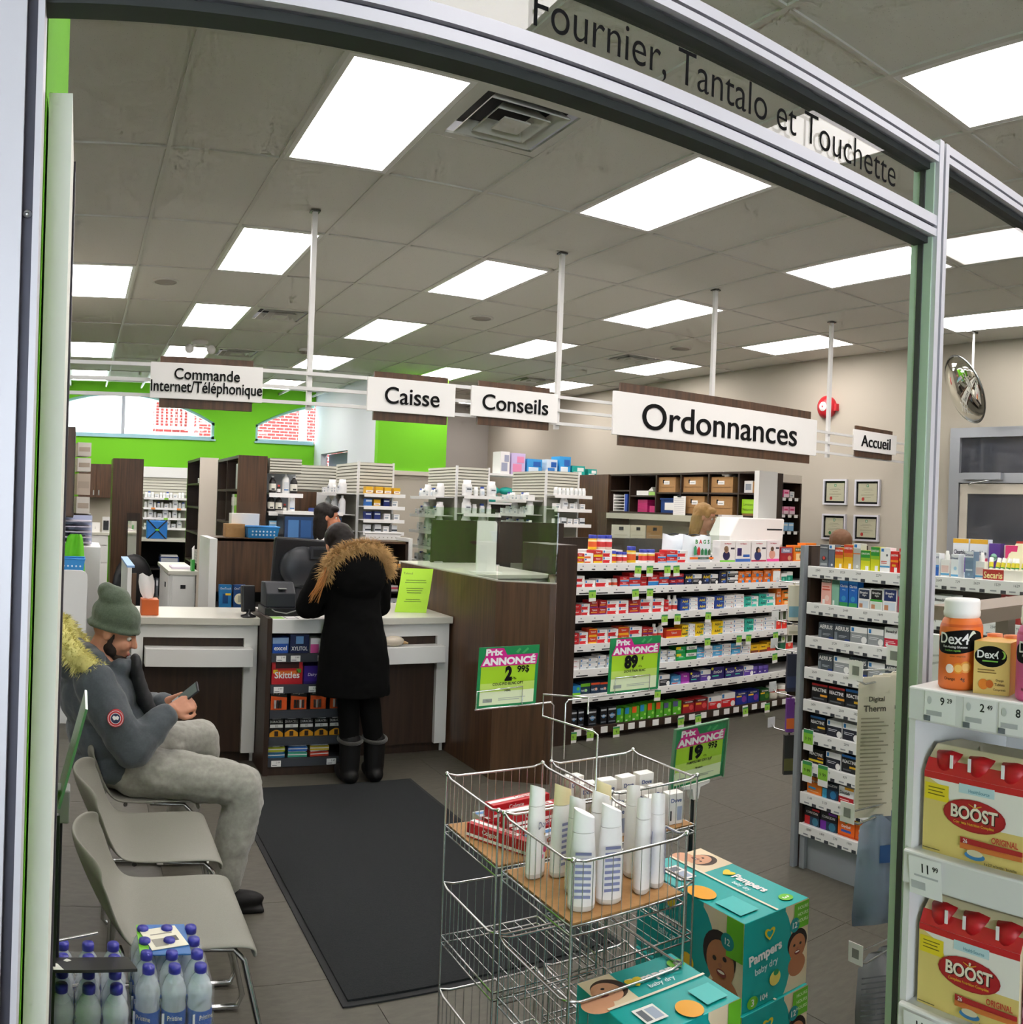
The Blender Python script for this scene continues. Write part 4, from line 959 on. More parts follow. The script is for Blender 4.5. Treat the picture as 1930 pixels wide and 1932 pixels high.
row(['carton_grey', 'carton_white', 'carton_magenta', 'carton_pink', 'carton_white', 'carton_white'], 6.16, 6.28, 6.60, 6.28, 1.89, 'top shelf of white end unit', s=1.1)
row(['carton_pink'], 6.16, 6.28, 6.60, 6.28, 1.72, 'second shelf of white end unit', s=1.1)
row(['carton_sky'], 6.16, 6.28, 6.60, 6.28, 1.55, 'third shelf of white end unit', s=1.1)
# ------------------------------------------------------------------ printed cartons on the sales shelves
# kind: base colour, bands (u0,v0,u1,v1,colour), discs (u,v,r,colour), words (text,u,v,height,colour), description
W_, BL, RD = 'f1f0ee', '2f7fc4', 'c9222b'
DSG = {
 'tylY': ('c3262a', [(0, 0, 1, .36, 'f0c61c'), (.08, .5, .92, .88, 'd23a2c')], [], [('Tylenol', .5, .68, .26, W_)], 'red and yellow pill box'),
 'lifeO': (W_, [(.0, 0, .7, .38, 'e0662e'), (.06, .62, .24, .92, BL)], [(.85, .25, .14, W_)], [], 'white and orange pill box'),
 'lifeR': (W_, [(0, 0, .78, .52, 'd5252c'), (.05, .62, .2, .94, BL), (.3, .72, .8, .78, 'c9c9cc')], [(.86, .24, .15, W_)], [], 'white and red store pill box'),
 'tylB': ('cf2a30', [(0, 0, 1, .28, '3f8fd0'), (0, .28, 1, .36, W_)], [], [('Tylenol', .5, .66, .28, W_)], 'red pill box with blue base'),
 'tylBig': ('cf2a30', [(0, 0, 1, .4, '2f86cc'), (0, .4, 1, .45, W_)], [], [('Tylenol', .5, .72, .22, W_)], 'large red and blue pill box'),
 'tylN': ('c4242c', [(0, 0, 1, .45, '1f2a6c')], [], [('Tylenol', .5, .72, .26, W_)], 'red and navy pill box'),
 'tylR': ('c9242a', [(0, 0, 1, .16, '9c1a22')], [], [('Tylenol', .5, .6, .28, W_)], 'plain red pill box'),
 'tylD': ('ad1c22', [(0, 0, 1, .14, '6f3a9a'), (.1, .3, .8, .42, 'e8a83a')], [], [('Tylenol', .5, .66, .26, W_)], 'dark red pill box'),
 'tylO': ('d23c1e', [(0, 0, 1, .2, 'f0b21e'), (0, .88, 1, 1, 'f0b21e')], [], [('Tylenol', .5, .56, .26, W_)], 'orange-red pill box'),
 'advN': ('141b3c', [(.3, .28, .8, .38, W_)], [(.62, .45, .22, '2b54a8')], [('Advil', .5, .7, .3, 'f4d81c')], 'black-blue pill box with yellow word'),
 'advB': ('1d3f94', [(.55, .06, 1, .2, '5a9fd6')], [], [('Advil', .5, .56, .42, 'f6dc1e')], 'blue pill box with yellow word'),
 'advY': ('f3cf1f', [(.6, .04, 1, .18, '2f9f8f')], [], [('Advil', .5, .56, .42, '17181a')], 'yellow pill box with black word'),
 'advT': ('2cb59e', [(.5, .06, 1, .18, 'b8e6dc')], [], [('Advil', .5, .56, .4, '0e2a3a')], 'teal pill box with dark word'),
 'lifeN': (W_, [(0, 0, 1, .6, '1d2128'), (.06, .68, .2, .94, BL), (.1, .42, .7, .46, W_), (.1, .3, .6, .34, W_)], [(.84, .2, .17, W_)], [], 'white and black pill box'),
 'lifeW': (W_, [(0, 0, 1, .08, '8fa9c4'), (.08, .35, .16, .8, BL), (.3, .5, .8, .6, 'd0d2d6')], [(.8, .34, .07, 'b03a3a')], [], 'plain white pill box'),
 'lifeT': (W_, [(0, 0, .9, .5, '48c7b2'), (.08, .62, .22, .92, BL)], [(.84, .3, .14, W_)], [], 'white and mint pill box'),
 'lifeG': (W_, [(0, 0, 1, .42, 'd5dde0'), (.05, .55, .2, .9, BL), (.3, .6, .85, .68, 'c3c9cc')], [(.86, .24, .1, '6a6f73')], [], 'white and pale grey pill box'),
 'lifeP': (W_, [(0, 0, 1, .58, '5b3a9a'), (.05, .68, .2, .94, BL), (.1, .4, .6, .45, W_)], [(.84, .22, .18, W_)], [], 'white and purple sleep aid box'),
 'lifeRB': (W_, [(0, 0, 1, .58, 'd8262c'), (.05, .66, .2, .94, BL), (.1, .42, .6, .46, W_), (.1, .32, .5, .36, W_)], [(.84, .2, .16, W_)], [], 'large white and red store box'),
 'whiteR': (W_, [(.1, .3, .9, .36, 'c9c9cc')], [], [('Tylenol', .5, .62, .24, 'c9222b')], 'white pill box with red word'),
 'motO': ('f07a22', [(0, 0, 1, .1, 'd85f14'), (.2, .72, .8, .8, 'f7c9a0')], [(.76, .24, .2, '3f8fd0')], [('Motrin', .45, .58, .2, W_)], 'orange pill box'),
 'teal': (W_, [(0, 0, 1, .62, '128a70')], [(.4, .3, .18, '66c9b0')], [], 'white and dark green pill box'),
 'calO': ('f28322', [(.2, .1, 1, .5, 'f6d9a0'), (.1, .62, .9, .86, '4a5a2c')], [(.7, .3, .18, 'b06a2a')], [('RUB A535', .5, .74, .12, W_)], 'orange heat rub box'),
 'calO2': ('f28322', [(0, 0, 1, .4, 'f3b04a'), (.1, .56, .9, .8, '3c4a26')], [], [('RUB A535', .5, .68, .12, W_)], 'orange and amber heat rub box'),
 'redW': (W_, [(0, 0, 1, .42, 'dc2f22'), (.2, .5, .8, .94, '4a5a38')], [(.5, .3, .2, 'f0a080')], [], 'white and red muscle rub box'),
 'robG': ('12994a', [(0, .62, .5, 1, 'f0d21c'), (.1, .3, .9, .5, '2fbf6a')], [], [('Robax', .5, .6, .24, W_)], 'green back pain box'),
 'robG2': ('12994a', [(0, .5, 1, 1, W_)], [], [('Robax', .5, .74, .32, '17181a')], 'green and white back pain box'),
 'cyan': ('55aee0', [(0, 0, 1, .2, W_), (.6, .0, 1, .2, 'e59a9a')], [], [('Aleve', .5, .62, .3, W_)], 'sky blue pill box'),
 'aspY': ('f0bf1d', [(0, 0, 1, .3, '7a3a1c')], [], [('Aspirin', .5, .66, .24, '3a2a10')], 'yellow and brown aspirin box'),
 'aspR': ('f0bf1d', [(0, 0, 1, .42, 'b4301e')], [], [('Aspirin', .5, .72, .24, '3a2a10')], 'yellow and red aspirin box'),
 'benG': ('103c2c', [(.4, 0, 1, .4, '1f6a48'), (.5, .45, 1, 1, 'dfe8d8')], [(.75, .7, .16, '8ab04a')], [('BENGAY', .2, .5, .12, W_)], 'dark green muscle rub box'),
 'bluG': ('1f86c8', [(0, 0, 1, .24, '7ecb2e')], [(.8, .66, .13, '5fc04a')], [], 'blue and lime nicotine gum box'),
 'navG': ('12364c', [(0, .7, 1, 1, '7ed02e')], [(.55, .35, .14, '8fe04a')], [('NICO', .4, .34, .2, 'dfe9ee')], 'navy and lime nicotine gum box'),
 'navO': ('14304c', [(0, .8, 1, 1, 'e8562a')], [(.6, .4, .14, 'f0803a')], [('NICO', .4, .36, .2, 'dfe9ee')], 'navy and orange nicotine gum box'),
 'nytol': ('3a7fb4', [(0, 0, 1, .3, '8fb8d6'), (.1, .1, .7, .2, 'd8604a')], [], [('Nytol', .5, .55, .3, W_)], 'blue sleep aid box'),
 'mag': ('9a2fa4', [(0, 0, 1, .16, 'c45ac8')], [], [('Sleep', .5, .72, .2, W_)], 'magenta sleep aid box'),
 'zzz': ('2a1f6a', [(.1, .24, .6, .34, '4fd0b0')], [(.1, .9, .09, 'e8e02a')], [('ZzzQuil', .5, .6, .26, W_)], 'deep violet sleep aid box'),
 'purp': ('4b3490', [(0, .62, 1, 1, '6f5ab4'), (.2, .2, .5, .34, W_)], [], [], 'small purple sleep aid box'),
 'thr': ('10141a', [(.05, .8, .95, .9, 'c9ced4'), (.1, .1, .9, .18, '6a727c')], [(.5, .48, .26, '5f94c4')], [('THRIVE', .5, .5, .1, W_)], 'black nicotine lozenge pack'),
 'nicB': ('55b32a', [(0, .55, .6, 1, '2492cc'), (.1, .06, .4, .14, W_)], [(.75, .35, .16, 'a8e060')], [], 'green nicotine gum pack with blue corner'),
 'nicO': ('55b32a', [(0, .55, .6, 1, 'f0601e'), (.1, .06, .4, .14, W_)], [(.75, .35, .16, 'a8e060')], [], 'green nicotine gum pack with orange corner'),
 'nicP': ('5cb82c', [(0, .6, .6, 1, '5a5a8a'), (.1, .06, .4, .14, W_)], [(.75, .4, .16, 'b4e874')], [], 'green nicotine gum pack with grey corner'),
 'nicR': ('a41c24', [(0, .74, 1, .94, '3a1418'), (.05, .5, .5, .66, 'f0a42a')], [(.74, .4, .18, 'd84a4a')], [('NICODERM', .5, .84, .11, W_)], 'dark red nicotine patch box'),
 'nicD': ('1d2f8c', [(.05, .6, .5, .72, 'f0c22a'), (0, .76, 1, .96, '0f1a4a')], [(.72, .4, .2, '7a3a9a')], [('NICODERM', .5, .86, .11, W_)], 'dark blue nicotine patch box'),
 'nicE': ('1c5a24', [(.05, .6, .5, .72, 'f0c22a'), (0, .76, 1, .96, '12301a')], [(.72, .4, .2, '5a8a2a')], [('NICODERM', .5, .86, .11, W_)], 'dark green nicotine patch box'),
 'sacG': ('f0ebe8', [(0, 0, 1, .1, '74c83a'), (.7, .6, .95, .68, '3a3340')], [(.42, .32, .24, '241f4a'), (.42, .55, .14, 'b58a72'), (.4, .62, .15, '8a6a50')], [('Sac Magique', .5, .86, .08, 'c9485a')], 'heat pad box with a lime base'),
 'sacB': ('f0ebe8', [(0, 0, 1, .16, '3a66b4'), (.5, .24, .95, .36, '2f5fae'), (.1, .3, .4, .66, '3a2a6a')], [], [('Sac Magique', .5, .86, .08, 'c9485a')], 'heat pad box with a blue base'),
 'sacR': ('f0ebe8', [(0, 0, 1, .1, 'b8284a'), (.7, .6, .95, .68, '3a3340')], [(.42, .3, .24, '28346a'), (.42, .56, .15, '2a2018'), (.5, .54, .1, 'c99a7a')], [('Sac Magique', .5, .86, .08, 'c9485a')], 'heat pad box with a crimson base'),
 'sacP': ('f0e6e6', [(0, 0, 1, .14, 'ee4f9a'), (.7, .6, .95, .68, '3a3340')], [(.42, .34, .25, 'e0a08c'), (.42, .6, .13, '5a3f2c')], [('Sac Magique', .5, .86, .08, 'c9485a')], 'heat pad box with a pink base'),
 'relax': ('a8222c', [(.08, .6, .92, .94, '8a8aa4')], [(.75, .25, .14, 'd89a7a')], [('Robax', .5, .78, .18, 'f0eef4')], 'crimson heat wrap box'),
 # the nearer allergy shelves
 'greyT': ('6f757c', [(0, .8, 1, 1, '50565c'), (.1, .1, .9, .2, 'a8adb2')], [(.5, .4, .24, '2c3038'), (.5, .42, .16, 'c94a3c')], [('HYDRASENSE', .5, .88, .06, W_)], 'slim grey nasal spray box with round mark'),
 'slateT': ('5f6a7c', [(0, .8, 1, 1, W_), (.1, .84, .5, .96, BL)], [(.6, .14, .16, 'dfe2e6')], [], 'slim slate nasal spray box'),
 'driO': ('e8b81e', [(0, .66, 1, 1, 'd6401e'), (0, .5, 1, .66, 'e07a22'), (.55, .04, .85, .24, 'f2f2f0')], [], [('DRISTAN', .5, .86, .09, W_)], 'red and yellow nasal spray box'),
 'greyO': ('b8b8b2', [(0, .82, 1, 1, W_), (.1, .85, .5, .97, BL), (0, .6, 1, .64, 'e07a3a')], [(.6, .14, .18, 'e4e4e0')], [], 'grey and white nasal spray box'),
 'driG': ('d8d824', [(0, .64, 1, 1, '2f9a3a'), (0, .5, 1, .64, '8cc02c'), (.5, .04, .85, .24, 'f2f2f0')], [], [('DRISTAN', .5, .84, .09, W_)], 'green and yellow nasal spray box'),
 'lifeT2': (W_, [(.1, .84, .36, .96, BL), (0, .2, 1, .27, '4f9fd0'), (.1, .42, .7, .46, 'd05a4a'), (.1, .36, .7, .39, 'd05a4a')], [(.7, .7, .1, '5a5f66')], [], 'white nasal spray box with blue line'),
 'driR': ('d2251e', [(0, .5, 1, .6, 'f0901e'), (.5, .04, .85, .26, 'f2f2f0'), (.2, .3, .7, .4, 'f0b02a')], [], [('DRISTAN', .5, .82, .1, W_)], 'red nasal spray box'),
 'pinkT': ('f0b4a8', [(0, .84, 1, 1, '4a4038'), (.1, .55, .9, .6, 'd2543c'), (.1, .66, .8, .7, 'd2543c'), (.15, .02, .4, .2, 'f4f0ee')], [(.6, .25, .22, 'f6d4ca')], [('SINUS RINSE', .5, .9, .06, W_)], 'pink nasal spray box'),
 'greenT': ('8cc0a8', [(0, .84, 1, 1, '3f6a58'), (.15, .02, .4, .2, 'eef4f0')], [], [], 'slim green nasal spray box'),
 'clar': ('1f6ac4', [(0, 0, 1, .16, '3aa05a'), (0, .86, 1, 1, '2a8ad8')], [(.5, .3, .26, '3a9ad0')], [('Claritin', .5, .76, .1, W_), ('Allergy', .5, .62, .05, 'cfe6f4')], 'tall blue allergy spray box'),
 'brN': (W_, [(.06, .5, .96, .94, '1c2a4a'), (.1, .06, .9, .4, 'd8e2ec'), (.1, .06, .4, .26, 'c98f6a')], [], [('Breathe', .5, .8, .11, W_), ('Right', .55, .66, .11, W_)], 'white nasal strip box with navy square'),
 'brG': (W_, [(.06, .5, .96, .94, '17181c'), (0, .4, 1, .5, '3fae3a'), (.1, .06, .9, .36, 'd8e6d8'), (.1, .06, .4, .26, 'c98f6a')], [], [('Breathe', .5, .8, .11, W_), ('Right', .55, .66, .11, W_)], 'white nasal strip box with green band'),
 'brB': (W_, [(.06, .46, .96, .96, '1e2f6a'), (.1, .06, .9, .4, 'd8e2ee'), (.1, .06, .4, .28, 'c98f6a')], [], [('Breathe', .5, .8, .11, W_), ('Right', .55, .66, .11, W_)], 'white nasal strip box with blue square'),
 'benP': ('cf2a5c', [(0, .7, 1, 1, '8aa8b4')], [], [('Benadryl', .5, .86, .1, '1c2f4a')], 'pink allergy box with grey-blue top'),
 'ben': (W_, [(0, 0, 1, .45, 'd0243f'), (.1, .22, .8, .26, 'f4c8cc'), (.1, .3, .7, .33, 'f4c8cc')], [(.2, .12, .1, 'e4e6ea')], [('Benadryl', .5, .78, .18, '17181c')], 'white and red allergy box'),
 'aer': ('4c545c', [(0, 0, .2, .5, '7d868e'), (.7, 0, 1, .12, '1f3f8c'), (.3, .28, .8, .32, 'aab0b6'), (.3, .2, .7, .24, 'aab0b6')], [], [('AERIUS', .5, .74, .26, W_)], 'dark grey allergy tablet box'),
 'lifeS': ('9a9ea0', [(0, .64, 1, 1, W_), (.06, .7, .22, .94, BL), (.1, .44, .7, .48, 'e2e4e6'), (.1, .34, .6, .38, 'e2e4e6')], [(.84, .22, .17, W_)], [], 'grey and white store allergy box'),
 'reaR': ('17191c', [(0, .88, 1, 1, 'c8242a'), (.55, .3, 1, .42, 'e8a02a'), (.1, .12, .8, .2, '5a5f66')], [], [('REACTINE', .5, .66, .2, W_)], 'black allergy box with red top edge'),
 'reaB': ('15181e', [(0, .86, 1, 1, '2a6fc0'), (.5, .28, 1, .4, 'e0b02a'), (.1, .12, .6, .2, '5a5f66')], [], [('REACTINE', .5, .64, .2, W_)], 'black allergy box with blue top edge'),
 'reaY': ('15181e', [(0, .14, 1, .28, 'e8d02a'), (.6, .38, 1, .48, 'e0902a')], [], [('REACTINE', .5, .66, .2, W_)], 'black allergy box with yellow stripe'),
 'lifeK': (W_, [(0, 0, 1, .64, '1e2230'), (.06, .7, .2, .94, BL), (.1, .42, .7, .46, 'dfe1e6'), (.1, .32, .6, .36, 'dfe1e6')], [(.84, .2, .17, W_)], [], 'white and black store allergy box'),
 'clarB': ('1f62bc', [(0, 0, 1, .2, '3fae3a'), (.1, .3, .7, .42, '0f3a8c')], [], [('Claritin', .5, .7, .17, W_)], 'blue and green allergy tablet box'),
 'trip': ('ee7f22', [(.1, .28, .6, .4, '3f9fd8'), (.1, .14, .8, .18, 'f6c08a')], [], [('Tripolon', .5, .76, .2, W_)], 'orange cold tablet box'),
 'cor': ('17222e', [(0, 0, .28, .5, '3fb0e0'), (.28, 0, 1, .5, '1f3f5c')], [(.7, .25, .2, '2f7fb4')], [('CORICIDIN', .5, .74, .14, W_)], 'black cold box with sky blue corner'),
 'corR': ('17191e', [(0, 0, .36, .5, 'd0242a'), (.36, 0, 1, .5, '24405a'), (.5, .88, 1, 1, 'c8242a')], [(.72, .25, .2, '3a7a94')], [('CORICIDIN', .5, .74, .14, W_)], 'black cold box with red corner'),
 'corP': ('17191e', [(0, 0, .36, .5, '7a2fa4'), (.36, 0, 1, .5, '24405a'), (.5, .88, 1, 1, '7a2fa4')], [(.72, .25, .2, '3a7a94')], [('CORICIDIN', .5, .74, .14, W_)], 'black cold box with purple corner'),
 'sin': (W_, [(0, 0, 1, .4, 'c0242c'), (.4, .84, 1, 1, 'f0a82a'), (.1, .2, .7, .26, 'f0c8c8')], [], [('Sinutab', .42, .66, .2, '17181c')], 'white and red sinus box'),
 'day': ('ef6a1e', [(0, .8, .3, 1, 'f4d02a'), (.2, .22, .8, .34, '3a62c0'), (0, 0, 1, .1, 'd84f14')], [(.5, .8, .13, '1f7a3a')], [('DayQuil', .5, .5, .17, W_)], 'orange cold capsule box'),
 'clearP': ('e9eef6', [(0, .88, 1, 1, 'f0b62a'), (0, .1, 1, .5, '6a3fa4'), (.1, .38, .4, .46, W_), (.6, .14, .75, .44, 'f2f0f4')], [], [('Clearblue', .5, .64, .12, '1c2244')], 'pregnancy test box with purple band'),
 'clearR': ('e9eef6', [(0, .88, 1, 1, 'f0b62a'), (0, .1, 1, .5, 'ee4f7a'), (.1, .38, .4, .46, W_), (.6, .14, .75, .44, 'f2f0f4')], [], [('Clearblue', .5, .64, .12, '1c2244')], 'pregnancy test box with pink band'),
 'firstP': ('5a2f9a', [(0, 0, 1, .12, '4a2480')], [(.45, .6, .3, 'a8e4cc')], [('first', .45, .6, .12, '3f7a62')], 'violet test box with mint circle'),
 'respP': ('ee2f7f', [(.1, .24, .9, .5, 'f4e02a'), (.1, .08, .9, .2, '3a2fa0')], [(.5, .7, .24, W_)], [('Early', .5, .38, .1, 'd8641e')], 'hot pink test box'),
 'babyT': ('e9c4ac', [(0, 0, .3, 1, 'dfe8e4')], [(.6, .7, .16, 'd89a7c')], [], 'pale box with a baby picture'),
 'drixB': ('eef0f2', [(0, 0, 1, .42, '1f62bc'), (.3, .4, 1, .5, '3f8fe0')], [], [('Drixoral', .5, .84, .1, '1c3a7a')], 'white and blue nasal spray box'),
 'drixW': ('eef2f4', [(0, .06, 1, .14, '5aa8d8')], [(.6, .4, .22, 'a8d4ec')], [('Drixoral', .5, .84, .1, '1c3a7a')], 'white nasal spray box with pale drop'),
 'drixS': ('6f8aa4', [(0, .78, 1, 1, 'e4e8ee'), (.1, .3, .9, .36, 'd0dce6')], [(.5, .16, .14, '8aa8c4')], [('Drixoral', .5, .88, .09, '1c3a7a')], 'slate blue nasal spray box'),
 'tylX': ('ad1c22', [(.1, .3, .7, .5, 'f0c22a'), (.1, .56, .6, .64, 'a8d0e8')], [], [('TYLENOL', .5, .8, .16, W_)], 'crimson headache tablet box'),
 'lifeRZ': (W_, [(0, .1, 1, .66, 'd0323a'), (.5, .74, 1, .9, '8fc4e6'), (.06, .74, .2, .92, BL)], [(.84, .34, .16, W_)], [], 'white and red store tablet box'),
}
CART = {}
def carton_mesh(kind, w_, d_, h):
    k = (kind, round(w_, 2), round(h, 2))
    if k in CART: return CART[k]
    base, bands, discs, words, _ = DSG[kind]
    b = MB(); b.box(-w_ / 2, 0, 0, w_ / 2, d_, h, base); e = 0.0004
    X = lambda u: (u - 0.5) * w_
    n = 1
    for u0, v0, u1, v1, c in bands:
        b.poly([(X(u0), -e * n, v0 * h), (X(u1), -e * n, v0 * h), (X(u1), -e * n, v1 * h), (X(u0), -e * n, v1 * h)], c); n += 0.25
    for u, v, r, c in discs:
        b.disc((X(u), -e * n, v * h), r * w_, c, 14, 'Y', min(r * w_, r * h * 1.4)); n += 0.25
    for s_, u, v, hh, c in words:
        b.text(s_, hh * h, T_at(X(u), -e * (n + 1), v * h), c, bold=0.02, maxw=w_ * 0.88)
    CART[k] = b.mesh('carton_' + kind)
    return CART[k]
ORD = ['first', 'second', 'third', 'fourth', 'fifth', 'sixth', 'seventh', 'eighth', 'ninth', 'tenth', 'eleventh', 'twelfth', 'thirteenth', 'fourteenth']
